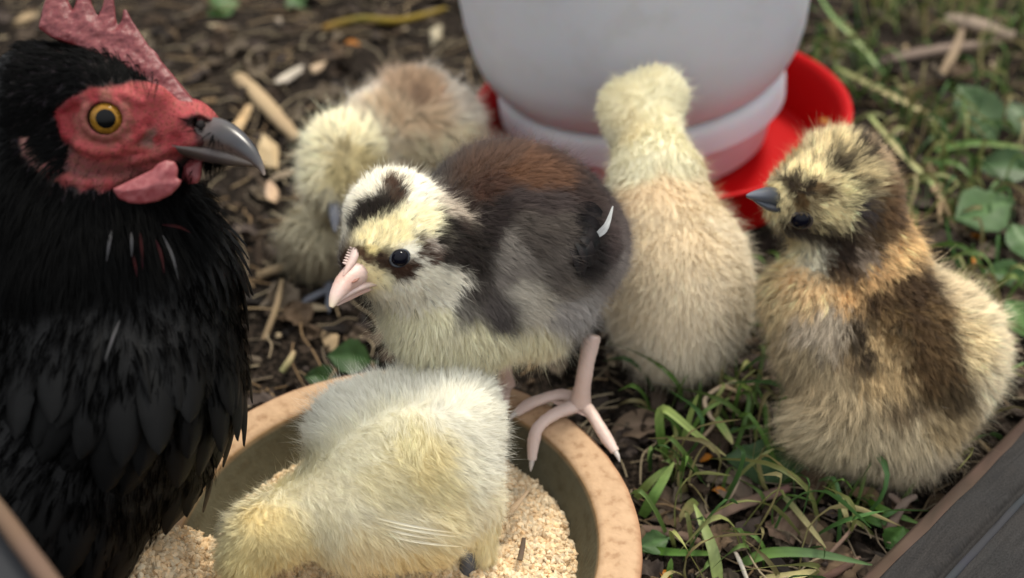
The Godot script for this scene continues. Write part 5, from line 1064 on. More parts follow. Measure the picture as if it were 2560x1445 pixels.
var hen_shafts := [[Vector3(-0.1565, 0.2187, -0.4031), Vector3(-0.1512, 0.2129, -0.395), Vector3(-0.1488, 0.204, -0.3894), Color(0.085, 0.082, 0.085)], [Vector3(-0.1684, 0.2234, -0.3985), Vector3(-0.1666, 0.2219, -0.392), Vector3(-0.1667, 0.2171, -0.3884), Color(0.085, 0.082, 0.085)], [Vector3(-0.1759, 0.2257, -0.3965), Vector3(-0.1754, 0.2231, -0.3889), Vector3(-0.1764, 0.2173, -0.3844), Color(0.085, 0.082, 0.085)], [Vector3(-0.1702, 0.1976, -0.3683), Vector3(-0.1712, 0.1948, -0.3584), Vector3(-0.1736, 0.1886, -0.3516), Color(0.085, 0.082, 0.085)], [Vector3(-0.1651, 0.2226, -0.4), Vector3(-0.1627, 0.2191, -0.3916), Vector3(-0.1622, 0.2123, -0.3861), Color(0.035, 0.006, 0.007)], [Vector3(-0.1589, 0.2184, -0.3999), Vector3(-0.1552, 0.2149, -0.3928), Vector3(-0.154, 0.2083, -0.3883), Color(0.035, 0.006, 0.007)], [Vector3(-0.1673, 0.2167, -0.3916), Vector3(-0.1648, 0.2151, -0.3857), Vector3(-0.1642, 0.2103, -0.3828), Color(0.035, 0.006, 0.007)], [Vector3(-0.1573, 0.2217, -0.4071), Vector3(-0.1501, 0.2206, -0.4071), Vector3(-0.1458, 0.2162, -0.4088), Color(0.035, 0.006, 0.007)]]
const comb_at := Vector3(-0.1737, 0.2816, -0.4548)
var comb_poly := [Vector2(-0.03835, 0.01122), Vector2(-0.03763, 0.01809), Vector2(-0.03654, 0.02442), Vector2(-0.03582, 0.03166), Vector2(-0.03256, 0.03582), Vector2(-0.02858, 0.03075), Vector2(-0.02677, 0.02442), Vector2(-0.02460, 0.01990), Vector2(-0.02334, 0.02442), Vector2(-0.02243, 0.03256), Vector2(-0.02026, 0.03654), Vector2(-0.01809, 0.03166), Vector2(-0.01628, 0.02352), Vector2(-0.01339, 0.01773), Vector2(-0.01158, 0.02171), Vector2(-0.01013, 0.02894), Vector2(-0.00832, 0.03654), Vector2(-0.00651, 0.03075), Vector2(-0.00579, 0.02171), Vector2(-0.00470, 0.01339), Vector2(-0.00253, 0.01628), Vector2(-0.00217, 0.02135), Vector2(-0.00036, 0.02062), Vector2(0.00181, 0.01628), Vector2(0.00452, 0.01230), Vector2(0.00724, 0.00814), Vector2(0.00941, 0.00452), Vector2(0.01302, 0.00145), Vector2(0.01483, -0.00217), Vector2(0.01954, -0.00760), Vector2(0.02388, -0.01302), Vector2(0.02858, -0.01881), Vector2(0.03256, -0.02315), Vector2(0.03654, -0.02713), Vector2(0.03980, -0.03039), Vector2(0.03437, -0.03347), Vector2(0.02171, -0.02713), Vector2(0.01266, -0.02171), Vector2(0.00362, -0.01447), Vector2(-0.00724, -0.00543), Vector2(-0.02171, 0.00362), Vector2(-0.03256, 0.00724)]
var comb_base := [Vector2(-0.03256, 0.00633), Vector2(0.03618, -0.03256)]
const wattle_near_at := Vector3(-0.1576, 0.2457, -0.4025)
var wattle_near := [Vector2(-0.00520, 0.00346), Vector2(0.00173, 0.00606), Vector2(0.00433, 0.00831), Vector2(0.00779, 0.00953), Vector2(0.01143, 0.00831), Vector2(0.01282, 0.00485), Vector2(0.01230, 0.00139), Vector2(0.01438, -0.00052), Vector2(0.01282, -0.00312), Vector2(0.00953, -0.00606), Vector2(0.00433, -0.00797), Vector2(-0.00173, -0.00849), Vector2(-0.00779, -0.00728), Vector2(-0.01213, -0.00485), Vector2(-0.01472, -0.00035)]
const wattle_far_at := Vector3(-0.1474, 0.2371, -0.4293)
var wattle_far := [Vector2(0.00604, 0.00549), Vector2(0.00568, 0.00092), Vector2(0.00513, -0.00366), Vector2(0.00348, -0.00604), Vector2(0.00000, -0.00678), Vector2(-0.00421, -0.00604), Vector2(-0.00641, -0.00275), Vector2(-0.00641, 0.00549)]
var beak_top := [[Vector3(-0.1405, 0.2517, -0.434), Vector3(-0.1328, 0.2527, -0.4328), Vector3(-0.1254, 0.2508, -0.4307), Vector3(-0.1188, 0.2469, -0.4278), Vector3(-0.1138, 0.2419, -0.4247), Vector3(-0.1119, 0.2384, -0.4224)], [0.009, 0.0083, 0.0067, 0.0043, 0.002, 0.0004], [0.009, 0.0083, 0.0065, 0.0042, 0.0018, 0.0005]]
var beak_low := [[Vector3(-0.1507, 0.2484, -0.4296), Vector3(-0.1372, 0.2466, -0.4276), Vector3(-0.1263, 0.2448, -0.426), Vector3(-0.116, 0.2424, -0.4248)], [0.008, 0.0065, 0.0043, 0.0011], [0.0027, 0.0042, 0.0034, 0.0009]]

func poly_d(p: Vector2, poly: Array) -> float:
	# signed distance to a polygon
	var d := 1e9
	var s := 1.0
	var j := poly.size() - 1
	for k in poly.size():
		var a: Vector2 = poly[k]
		var b: Vector2 = poly[j]
		var e := b - a
		var w := p - a
		var q := w - e * clampf(w.dot(e) / e.length_squared(), 0.0, 1.0)
		d = minf(d, q.length_squared())
		var c1 := p.y >= a.y
		var c2 := p.y < b.y
		var c3 := e.x * w.y > e.y * w.x
		if (c1 and c2 and c3) or (not c1 and not c2 and not c3):
			s = -s
		j = k
	return s * sqrt(d)


func flap(into: Soup, poly: Array, o: Vector3, ux: Vector3, uy: Vector3, thick: Callable, round_r: float, cell: float) -> void:
	# a fleshy sheet cut to an outline, its thickness varying over the sheet, its edge rounded
	var uz := ux.cross(uy)
	var local := Soup.new()
	var lo := Vector2(1e9, 1e9)
	var hi := -lo
	for p in poly:
		lo = lo.min(p)
		hi = hi.max(p)
	var box := AABB(Vector3(lo.x, lo.y, -0.012), Vector3(hi.x - lo.x, hi.y - lo.y, 0.024))
	net(func(p: Vector3) -> float:
		var h: float = thick.call(Vector2(p.x, p.y))
		var w := Vector2(poly_d(Vector2(p.x, p.y), poly) + round_r, absf(p.z) - h + round_r)
		return Vector2(maxf(w.x, 0.0), maxf(w.y, 0.0)).length() + minf(maxf(w.x, w.y), 0.0) - round_r, box, cell, local)
	for k in local.v.size():
		var p := local.v[k]
		var n := local.n[k]
		into.add(o + ux * p.x + uy * p.y + uz * p.z, (ux * n.x + uy * n.y + uz * n.z).normalized(), Color.WHITE)
	var nn := into.n.duplicate()
	for k in range(0, local.i.size(), 3):
		into.tri(local.i[k], local.i[k + 1], local.i[k + 2])
	into.n = nn


func build_hen() -> void:
	var t := thing("hen", "black hen with red comb, face and wattles, facing right beside the dish", "hen", Vector3(-0.24, 0, -0.458))
	var head_box := AABB(Vector3(-0.2197, 0.209, -0.5014), Vector3(0.0887, 0.1014, 0.1363))
	var body := Soup.new()
	var box := bounds(hen_shape)
	net(func(p: Vector3) -> float: return field(p, hen_shape, 0.012), box, 0.005, body, head_box.grow(-0.001))
	for k in body.v.size():
		body.c[k] = Color(0.005, 0.0047, 0.0047)
	var face := Soup.new()
	net(func(p: Vector3) -> float:
		var d := field(p, hen_shape, 0.012)
		if absf(d) > 0.008:
			return d
		var e := field(p, hen_ridges, 0.002)
		var g := maxf(0.0035 - absf(d - e), 0.0) / 0.0035
		d = minf(d, e) - g * g * 0.0035 * 0.25
		# sunk eye socket and nostril
		for q in 2:
			var c: Array = [hen_eye, hen_nostril][q]
			var f: float = (p - (c[0] as Vector3)).length() - c[2]
			g = maxf(0.002 - absf(d + f), 0.0) / 0.002
			d = maxf(d, -f) + g * g * 0.002 * 0.25
		return d, head_box, 0.0009, face)
	paint(face, hen_skin)
	# fine crinkles of bare skin
	for k in face.v.size():
		var p := face.v[k]
		var sh := 1.0 + 0.34 * fine.get_noise_3dv(p * 500.0) + 0.22 * fine.get_noise_3dv(p * 1500.0)
		face.c[k] = Color(face.c[k].r * sh, face.c[k].g * (2.0 - sh) * 0.5 + face.c[k].g * sh * 0.5, face.c[k].b * sh)
	var head_only := Soup.new()
	head_only.v = face.v.duplicate()
	head_only.n = face.n.duplicate()
	head_only.c = face.c.duplicate()
	head_only.i = face.i.duplicate()
	head_only.uv = face.uv.duplicate()
	var plain := Soup.new()
	plain.v = body.v.duplicate()
	plain.n = body.n.duplicate()
	plain.c = body.c.duplicate()
	plain.i = body.i.duplicate()
	plain.uv = body.uv.duplicate()
	var first := body.v.size()
	body.v.append_array(face.v)
	body.n.append_array(face.n)
	body.c.append_array(face.c)
	body.uv.append_array(face.uv)
	for k in face.i:
		body.i.append(k + first)
	part("body", body, M.face, t)
	# short plumage of the head: only where the skin is black
	var pl := down(head_only, hen_skin, hen_lie, [-0.1394, 0.2473, -0.426, 0.0112, -0.1331, 0.2451, -0.4244, 0.009, -0.1415, 0.2543, -0.4136, 0.0059], {"density": 500000.0, "each": 5, "width": 0.00013, "scale": 1.0, "spread": 0.0010, "fray": 0.12, "only_dark": 0.034, "sway": 0.12, "wander": 0.0009})
	for k in pl.c.size():
		var j := 0.7 + 0.6 * rng.randf() if k % 5 == 0 else 1.0
		pl.c[k] = Color(0.0042 * j, 0.0040 * j, 0.0040 * j)
	part("head_plumage", pl, M.black_fur, t).set_meta("kind", "stuff")
	# sparse stubble on the bare skin
	var stub := down(head_only, [0.0, 0.0, 0.0, 0.012, 0.009, 0.009], hen_lie, [hen_eye[0].x, hen_eye[0].y, hen_eye[0].z, 0.0125], {"density": 160000.0, "each": 1, "width": 0.00007, "scale": 0.28, "spread": 0.0004, "fray": 0.3, "sway": 0.5})
	part("face_stubble", stub, M.black_fur, t).set_meta("kind", "stuff")
	# bristles over the brow
	var br := Soup.new()
	for b in hen_bristles:
		loft(br, [b[0], b[1], b[2]], [0.00035, 0.00026, 0.00006], [0.0003, 0.0002, 0.00005], Vector3.BACK, 5, [Color(0.005, 0.0047, 0.0047)], 6)
	part("brow_bristles", br, M.black_fur, t).set_meta("kind", "stuff")
	# comb
	var ux := Vector3(1, 0, 0)
	var uy := Vector3(0, 0.8039, -0.5948)
	var cb := Soup.new()
	var base_a: Vector2 = comb_base[0]
	var base_b: Vector2 = comb_base[1]
	flap(cb, comb_poly, comb_at, ux, uy, func(p: Vector2) -> float:
		var e := base_b - base_a
		var up := (p - base_a).dot(Vector2(-e.y, e.x).normalized())
		return clampf(lerpf(0.0072, 0.0021, clampf(up / 0.022, 0.0, 1.0)) - 0.35 * clampf(0.004 + poly_d(p, comb_poly), 0.0, 0.004) + 0.0011 * fine.get_noise_2d(p.x * 130.0, p.y * 130.0), 0.0011, 0.009), 0.0011, 0.0009)
	for k in cb.v.size():
		var p := cb.v[k]
		var f1 := fine.get_noise_3dv(p * 500.0)
		var f2 := fine.get_noise_3dv(p * 1500.0)
		var pale := clampf(0.35 + 0.8 * f1 + 0.5 * f2, 0.0, 1.0)
		cb.c[k] = Color(0.125, 0.013, 0.016).lerp(Color(0.225, 0.052, 0.053), pale)
	part("comb", cb, M.comb, t)
	# wattles
	for w in 2:
		var s := Soup.new()
		var pl2: Array = [wattle_near, wattle_far][w]
		flap(s, pl2, [wattle_near_at, wattle_far_at][w], (ux + Vector3(0, 0, [-0.25, 0.1][w])).normalized(), uy, func(p: Vector2) -> float: return 0.0013 + 0.42 * clampf(-poly_d(p, pl2), 0.0, 0.0065) + 0.0005 * fine.get_noise_2d(p.x * 120.0, p.y * 120.0), 0.0012, 0.0009)
		for k in s.v.size():
			var f1 := fine.get_noise_3dv(s.v[k] * 300.0)
			s.c[k] = Color(0.20, 0.030, 0.035).lerp(Color(0.28, 0.075, 0.078), clampf(0.4 + f1, 0.0, 1.0))
		part("wattle", s, M.comb, t)
	# eye
	var eye := Soup.new()
	var ax: Vector3 = hen_eye[1]
	var ec: Vector3 = hen_eye[0]
	var er: float = hen_eye[2]
	ball(eye, ec, ax, er * 0.97, 180.0, Color(0.05, 0.03, 0.015), 14, 28)
	var ball_node := part("eye", eye, M.eye, t)
	var iris := Soup.new()
	ball(iris, ec, ax, er * 0.982, 60.0, Color(0.34, 0.19, 0.03), 24, 40, 1.0, Color(0.20, 0.09, 0.012))
	for k in iris.v.size():
		var r := (iris.v[k] - ec).normalized().dot(ax)
		var ang := fine.get_noise_3dv((iris.v[k] - ec).normalized() * 9.0)
		if r < 0.56:
			iris.c[k] = Color(0.10, 0.055, 0.02)
		else:
			iris.c[k] = iris.c[k] * (1.0 + 0.9 * ang)
	put("iris", iris.mesh(M.eye), ball_node)
	var pupil := Soup.new()
	ball(pupil, ec, ax, er * 0.99, 32.0, Color(0.004, 0.004, 0.005), 10, 28)
	put("pupil", pupil.mesh(M.eye), ball_node)
	# beak
	var bk := Soup.new()
	loft(bk, beak_top[0], beak_top[1], beak_top[2], uy, 20, [Color(0.13, 0.085, 0.07), Color(0.05, 0.042, 0.042), Color(0.03, 0.03, 0.036), Color(0.055, 0.05, 0.05), Color(0.20, 0.15, 0.12)], 22)
	# horn shading: a paler lower cutting edge
	for k in bk.v.size():
		var low := clampf((-bk.n[k].dot(uy) - 0.1) * 1.6, 0.0, 1.0)
		var st := 1.0 + 0.3 * fine.get_noise_3dv(bk.v[k] * 350.0)
		bk.c[k] = bk.c[k].lerp(Color(0.15, 0.095, 0.07), low * 0.8) * st
	part("upper_beak", bk, M.horn, t)
	bk = Soup.new()
	loft(bk, beak_low[0], beak_low[1], beak_low[2], uy, 16, [Color(0.07, 0.05, 0.042), Color(0.06, 0.045, 0.04), Color(0.12, 0.09, 0.07)], 14)
	part("lower_beak", bk, M.horn, t)
	# nostril
	var ns := Soup.new()
	ball(ns, hen_nostril[0], hen_nostril[1], hen_nostril[2] * 0.62, 100.0, Color(0.012, 0.008, 0.008), 8, 18, 0.6)
	part("nostril", ns, M.face, t)
	# feathers, each a vane with its shaft
	var kinds := []
	for k in 6:
		kinds.append(feather_mesh(k))
	var spots: Array[Vector3] = []
	var normals: Array[Vector3] = []
	var made := 0
	var more := [[], [], [], [], [], []]
	var white := [[], [], [], [], [], []]
	var order := range(0, plain.i.size() / 3)
	for tries in 130000:
		var tr := rng.randi_range(0, plain.i.size() / 3 - 1) * 3
		var p := (plain.v[plain.i[tr]] + plain.v[plain.i[tr + 1]] + plain.v[plain.i[tr + 2]]) / 3.0
		if p.x < -0.39 or p.z < -0.545:
			continue
		var nn := plain.n[plain.i[tr]]
		if nn.dot((Vector3(0, 0.487, 0) - p).normalized()) < -0.05:
			continue
		var neck := p.y > 0.1905
		var gap := 0.0082 if neck else 0.0118
		var ok := true
		for q in spots:
			if q.distance_squared_to(p) < gap * gap:
				ok = false
				break
		if not ok:
			continue
		spots.append(p)
		made += 1
		lie_at(p, hen_lie)
		var flow := (lie_dir - nn * nn.dot(lie_dir)).normalized().rotated(nn, rng.randf_range(-0.16, 0.16))
		var d := (flow + nn * rng.randf_range(0.03, 0.08)).normalized()
		var side := d.cross(nn).normalized()
		var up := side.cross(d)
		var L := lie_len * (rng.randf_range(1.3, 1.6) if neck else rng.randf_range(1.4, 1.8))
		var wide: float = L * (0.22 if neck else 0.46) * rng.randf_range(0.85, 1.15)
		var which := rng.randi_range(0, 2) + (0 if neck else 3)
		var lay := Transform3D(Basis(side * wide, up * L, d * L), p - nn * 0.001 - t.position)
		if made <= 299:
			put("feather", kinds[which], t).transform = lay
		else:
			more[which].append(lay)
			white[which].append(Color.WHITE)
	for k in 6:
		if more[k].size():
			many("plumage", kinds[k], more[k], white[k], "", "", t)
	# loose fluff between them
	var fl := down(plain, [0.0, 0.0, 0.0, 0.0026, 0.0026, 0.0026], hen_lie, [], {"density": 60000.0, "each": 5, "width": 0.00014, "scale": 0.5, "spread": 0.002, "fray": 0.16, "sway": 0.2})
	part("body_plumage", fl, M.black_fur, t).set_meta("kind", "stuff")
	# pale and maroon shafts that catch the light
	var sh := Soup.new()
	for q in hen_shafts:
		blade(sh, [q[0], q[1], q[2]], [0.0002, 0.0007, 0.0006, 0.0001], Vector3(0.2, 0.5, 0.85), [q[3] * 0.4, q[3], q[3] * 0.5], 10, 0.2)
	part("neck_shafts", sh, M.feather, t).set_meta("kind", "stuff")
	# legs, hidden under the plumage
	for k in 2:
		var s := Soup.new()
		var foot: Vector3 = [Vector3(-0.215, 0.006, -0.43), Vector3(-0.275, 0.006, -0.48)][k]
		var grey := Color(0.10, 0.10, 0.105)
		loft(s, [foot + Vector3(-0.012, 0.105, 0.0), foot + Vector3(-0.008, 0.05, 0), foot], [0.007, 0.0055, 0.006], [0.007, 0.0055, 0.006], Vector3.BACK, 10, [grey], 8)
		for a in [-0.5, 0.0, 0.5, PI]:
			var e := Vector3(cos(a), 0, sin(a))
			loft(s, [foot, foot + e * 0.018 + Vector3(0, 0.003, 0), foot + e * (0.042 if a < 2.0 else 0.02) - Vector3(0, 0.003, 0)], [0.0045, 0.004, 0.0012], [0.0045, 0.004, 0.0012], Vector3.UP, 8, [grey], 8)
		part("leg", s, M.leg, t)


func feather_mesh(kind: int) -> ArrayMesh:
	# unit feather: x across (-0.5..0.5), z along, y up; a curved vane with ragged edge and a shaft ridge
	var s := Soup.new()
	var nx := 6
	var nz := 14
	var narrow := kind < 3
	for k in nz + 1:
		var t := float(k) / nz
		var w := pow(sin(PI * pow(clampf(t * 0.96 + 0.03, 0.0, 1.0), 0.8 if narrow else 0.62)), 0.62 if narrow else 0.46)
		if narrow:
			w *= 1.0 - 0.45 * t
		for j in nx + 1:
			var x := float(j) / nx - 0.5
			var rag := 1.0 + 0.10 * fine.get_noise_2d(t * 7.0 + kind * 9.0, signf(x) * 3.0)
			var split := -0.05 * maxf(0.0, fine.get_noise_2d(t * 4.0 + kind * 5.0, x * 2.0)) * absf(x) * 2.0
			var y := 0.13 * sin(t * PI * 0.8) * 0.6 - 0.16 * t * t - 0.42 * x * x * w + split
			var col := Color(0.0040, 0.0044, 0.0043)
			if j == nx / 2:
				y += 0.008
				col = Color(0.0075, 0.0074, 0.0074)
			elif absf(x) > 0.45:
				col = Color(0.0034, 0.0036, 0.0036)
			s.add(Vector3(x * w * rag, y * 0.5, t * (1.0 - 0.06 * absf(x) * t)), Vector3.UP, col, Vector2(x + 0.5, t))
	for k in nz:
		for j in nx:
			var b := k * (nx + 1) + j
			s.quad(b, b + 1, b + nx + 2, b + nx + 1)
	s.smooth_normals()
	return s.mesh(M.feather)


# ------------------------------------------------------------------ chicks
func chick(called: String, label: String, at: Vector3, shape: Array, coat: Array, lie: Array, bare: Array, o: Dictionary, cell := 0.003) -> Node3D:
	var t := thing(called, label, "chick", at)
	var body := Soup.new()
	net(func(p: Vector3) -> float: return field(p, shape, o.k), bounds(shape), cell, body)
	paint(body, coat, o.get("soft", 0.004))
	part("body", body, M.skin, t)
	part("down", down(body, coat, lie, bare, o), M.fur, t).set_meta("kind", "stuff")
	# a thin haze of longer, wilder hairs
	var w := o.duplicate()
	w.density = o.density * 0.3
	w.each = 4
	w.width = o.width * 0.6
	w.scale = 1.45
	w.puff = 0.2
	w.fray = 0.75
	w.sway = 0.9
	part("down", down(body, coat, lie, bare, w), M.fur, t).set_meta("kind", "stuff")
	return t


func chick_eye(t: Node3D, c: Vector3, n: Vector3, r: float, ring: Color, fwd: Vector3) -> void:
	var e := Soup.new()
	ball(e, c - n * r * 0.35, n, r, 120.0, Color(0.006, 0.006, 0.009), 12, 24)
	var en := part("eye", e, M.eye, t)
	var lid := Soup.new()
	var pts := []
	var up := n.cross(fwd).normalized()
	var f := up.cross(n).normalized()
	for k in 25:
		var a := TAU * k / 24.0
		pts.append(c + (f * cos(a) * 1.05 + up * sin(a) * 0.80) * r * 0.98 - n * r * 0.04)
	loft(lid, pts, [r * 0.17], [r * 0.15], n, 8, [ring], 48)
	put("eyelid", lid.mesh(M.leg), en)


func foot(t: Node3D, shank: Array, toes: Array, r: float, col: Color, claw: Color) -> void:
	var leg := Soup.new()
	loft(leg, shank, [r * 1.2, r * 1.0, r * 1.0, r * 1.45], [r * 1.2, r * 1.0, r * 1.0, r * 1.35], Vector3.BACK, 16, [col, col * 1.05, col], 30, 0.10, 0.14)
	for toe in toes:
		loft(leg, toe, [r * 1.0, r * 0.82, r * 0.72, r * 0.8, r * 0.5], [r * 0.9, r * 0.7, r * 0.62, r * 0.66, r * 0.42], Vector3.UP, 14, [col, col * 0.94, col * 1.04, col * 0.96, col * 1.02], 34, 0.14, 0.2)
		var a: Vector3 = toe[toe.size() - 1]
		var d: Vector3 = (a - (toe[toe.size() - 2] as Vector3)).normalized()
		loft(leg, [a - d * r * 0.5, a + d * r * 0.55, a + d * r * 1.1 - Vector3(0, r * 0.45, 0)], [r * 0.42, r * 0.3, r * 0.05], [r * 0.42, r * 0.3, r * 0.05], Vector3.UP, 8, [claw], 8)
	part("leg", leg, M.leg, t)


func dark_chick() -> void:
	var t := chick("chick", "chick with striped black and cream head and brown back, standing on the dish rim", Vector3(0.0409, 0, -0.4823), dark_shape, dark_coat, dark_lie, dark_bare,
		{"k": 0.018, "density": 430000.0, "each": 9, "width": 0.000066, "spread": 0.0011, "fray": 0.3, "mottle": 0.28, "fleck": 0.04, "soft": 0.006, "puff": -0.02, "wander": 0.003, "sway": 0.28}, 0.0028)
	chick_eye(t, Vector3(-0.0547, 0.186, -0.4322), Vector3(0.1714, 0.5765, 0.7989), 0.0046, Color(0.04, 0.045, 0.052), Vector3(-1, -0.5, 0.3))
	var pink := Color(0.56, 0.36, 0.30)
	var pale := Color(0.62, 0.46, 0.41)
	var b := Soup.new()
	loft(b, [Vector3(-0.0745, 0.1756, -0.4364), Vector3(-0.0778, 0.1769, -0.4298), Vector3(-0.0818, 0.1764, -0.4232), Vector3(-0.085, 0.1744, -0.4168), Vector3(-0.087, 0.1712, -0.412)], [0.0068, 0.0064, 0.0052, 0.0034, 0.0010], [0.0090, 0.0080, 0.0058, 0.0035, 0.0012], Vector3(0.7, 0.7, 0), 18, [pink, pale, pink, pale, Color(0.60, 0.50, 0.36)], 22, 0.05)
	part("upper_beak", b, M.leg, t)
	b = Soup.new()
	loft(b, [Vector3(-0.0662, 0.169, -0.434), Vector3(-0.0729, 0.1698, -0.4296), Vector3(-0.0807, 0.1699, -0.4222), Vector3(-0.0855, 0.1693, -0.4165)], [0.0020, 0.0030, 0.0026, 0.0009], [0.0013, 0.0018, 0.0016, 0.0007], Vector3(0.3, 0.9, 0), 14, [pale, pink, pale], 16)
	part("lower_beak", b, M.leg, t)
	b = Soup.new()
	loft(b, [Vector3(-0.0643, 0.172, -0.4306), Vector3(-0.0708, 0.1734, -0.4273), Vector3(-0.0779, 0.1739, -0.4214), Vector3(-0.084, 0.1728, -0.415)], [0.0012, 0.0017, 0.0019, 0.0008], [0.0011, 0.0014, 0.0014, 0.0008], Vector3(0.3, 0.9, 0), 10, [Color(0.62, 0.47, 0.34), pale, pale], 14)
	part("beak_edge", b, M.leg, t)
	b = Soup.new()
	loft(b, [Vector3(-0.0737, 0.1798, -0.4264), Vector3(-0.0756, 0.1797, -0.4226), Vector3(-0.0774, 0.1794, -0.4211)], [0.0005, 0.0011, 0.0007], [0.0004, 0.0006, 0.0004], Vector3(0, 1, 0), 10, [Color(0.17, 0.07, 0.05), Color(0.30, 0.13, 0.09)], 8)
	part("nostril", b, M.leg, t)
	# little comb: a row of blunt teeth up the bill ridge
	b = Soup.new()
	var c0 := Vector3(-0.0769, 0.1883, -0.4383)
	var c1 := Vector3(-0.0814, 0.1819, -0.423)
	loft(b, [c0, c0.lerp(c1, 0.35) + Vector3(0.0012, 0, 0.0008), c1], [0.0009, 0.0022, 0.0020, 0.0006], [0.0009, 0.0024, 0.0022, 0.0006], Vector3(0.6, 0.4, 0.7), 12, [pale, pale, pink], 14)
	for k in 7:
		var f := 0.08 + 0.09 * k
		var p := c0.lerp(c1, f)
		loft(b, [p, p + Vector3(-0.0019, 0.0006, -0.0005), p + Vector3(-0.0028, 0.001, -0.0007)], [0.0008, 0.0006, 0.0002], [0.0008, 0.0006, 0.0002], Vector3.BACK, 7, [pale], 5)
	part("comb", b, M.leg, t)
	foot(t, [Vector3(0.0457, 0.0952, -0.4839), Vector3(0.0424, 0.0746, -0.4761), Vector3(0.0401, 0.054, -0.4718)], [
		[Vector3(0.0403, 0.053, -0.4739), Vector3(0.0289, 0.0535, -0.4794), Vector3(0.0118, 0.0525, -0.4734), Vector3(0.0024, 0.049, -0.4682)],
		[Vector3(0.0397, 0.053, -0.4715), Vector3(0.0233, 0.0535, -0.4614), Vector3(0.0139, 0.05, -0.4517), Vector3(0.0115, 0.038, -0.4411)],
		[Vector3(0.0414, 0.053, -0.4715), Vector3(0.0464, 0.0525, -0.4641), Vector3(0.0522, 0.05, -0.4517), Vector3(0.0589, 0.046, -0.4396)]], 0.0046, Color(0.60, 0.45, 0.39), Color(0.55, 0.48, 0.44))
	var web := Soup.new()
	for pr in [[Vector3(0.04, 0.054, -0.4732), Vector3(0.0232, 0.0535, -0.4741), Vector3(0.0214, 0.0535, -0.4594)], [Vector3(0.0406, 0.0535, -0.4717), Vector3(0.0269, 0.0535, -0.4634), Vector3(0.047, 0.053, -0.4592)]]:
		var mid3: Vector3 = ((pr[1] + pr[2]) * 0.5).lerp(pr[0], 0.35)
		var q := web.add(pr[0], Vector3.UP, Color(0.55, 0.38, 0.32))
		web.add(pr[1], Vector3.UP, Color(0.55, 0.38, 0.32))
		web.add(mid3 - Vector3(0, 0.0008, 0), Vector3.UP, Color(0.58, 0.40, 0.34))
		web.add(pr[2], Vector3.UP, Color(0.55, 0.38, 0.32))
		web.quad(q, q + 1, q + 2, q + 3)
	part("toe_web", web, M.leg, t)
	# the other leg, under the body
	foot(t, [Vector3(-0.0047, 0.0877, -0.4858), Vector3(-0.0043, 0.0715, -0.4887), Vector3(-0.0036, 0.054, -0.4888)], [
		[Vector3(-0.0036, 0.053, -0.4892), Vector3(-0.0108, 0.053, -0.4846), Vector3(-0.0155, 0.052, -0.4803), Vector3(-0.0191, 0.05, -0.4783)],
		[Vector3(-0.0036, 0.053, -0.4892), Vector3(-0.0043, 0.052, -0.4821), Vector3(-0.0048, 0.05, -0.4755), Vector3(-0.006, 0.046, -0.4728)]], 0.0040, Color(0.56, 0.40, 0.34), Color(0.60, 0.55, 0.52))
	# wing: small dark quills over the flank, one with a white tip
	var w := Soup.new()
	var black := Color(0.018, 0.016, 0.016)
	var quills := [
		[Vector3(0.0315, 0.1682, -0.4919), Vector3(0.0384, 0.1788, -0.4873), Vector3(0.0482, 0.1755, -0.4885), 0.0052],
		[Vector3(0.0323, 0.1701, -0.487), Vector3(0.0391, 0.1756, -0.4786), Vector3(0.0467, 0.1702, -0.4772), 0.0055],
		[Vector3(0.0332, 0.1703, -0.4847), Vector3(0.04, 0.1716, -0.4732), Vector3(0.0456, 0.1634, -0.4721), 0.0050],
		[Vector3(0.0342, 0.1697, -0.4818), Vector3(0.0383, 0.1671, -0.4686), Vector3(0.042, 0.1566, -0.4671), 0.0048],
		[Vector3(0.0299, 0.1689, -0.4811), Vector3(0.0347, 0.1654, -0.4674), Vector3(0.0372, 0.1517, -0.4647), 0.0048]]
	for q in quills:
		blade(w, [q[0], q[1], q[2]], [0.0018, q[3], q[3] * 0.9, 0.0012], Vector3(0.3, 0.4, 0.85), [black, black * 1.3, black * 1.5], 10, 0.3)
	part("wing_quills", w, M.feather, t)
	w = Soup.new()
	blade(w, [Vector3(0.0443, 0.1713, -0.4736), Vector3(0.0495, 0.1758, -0.4763), Vector3(0.0534, 0.1827, -0.4851)], [0.0014, 0.0022, 0.0013, 0.0003], Vector3(0.3, 0.4, 0.85), [Color(0.6, 0.6, 0.58)], 10, 0.2)
	part("white_quill_tip", w, M.feather, t)


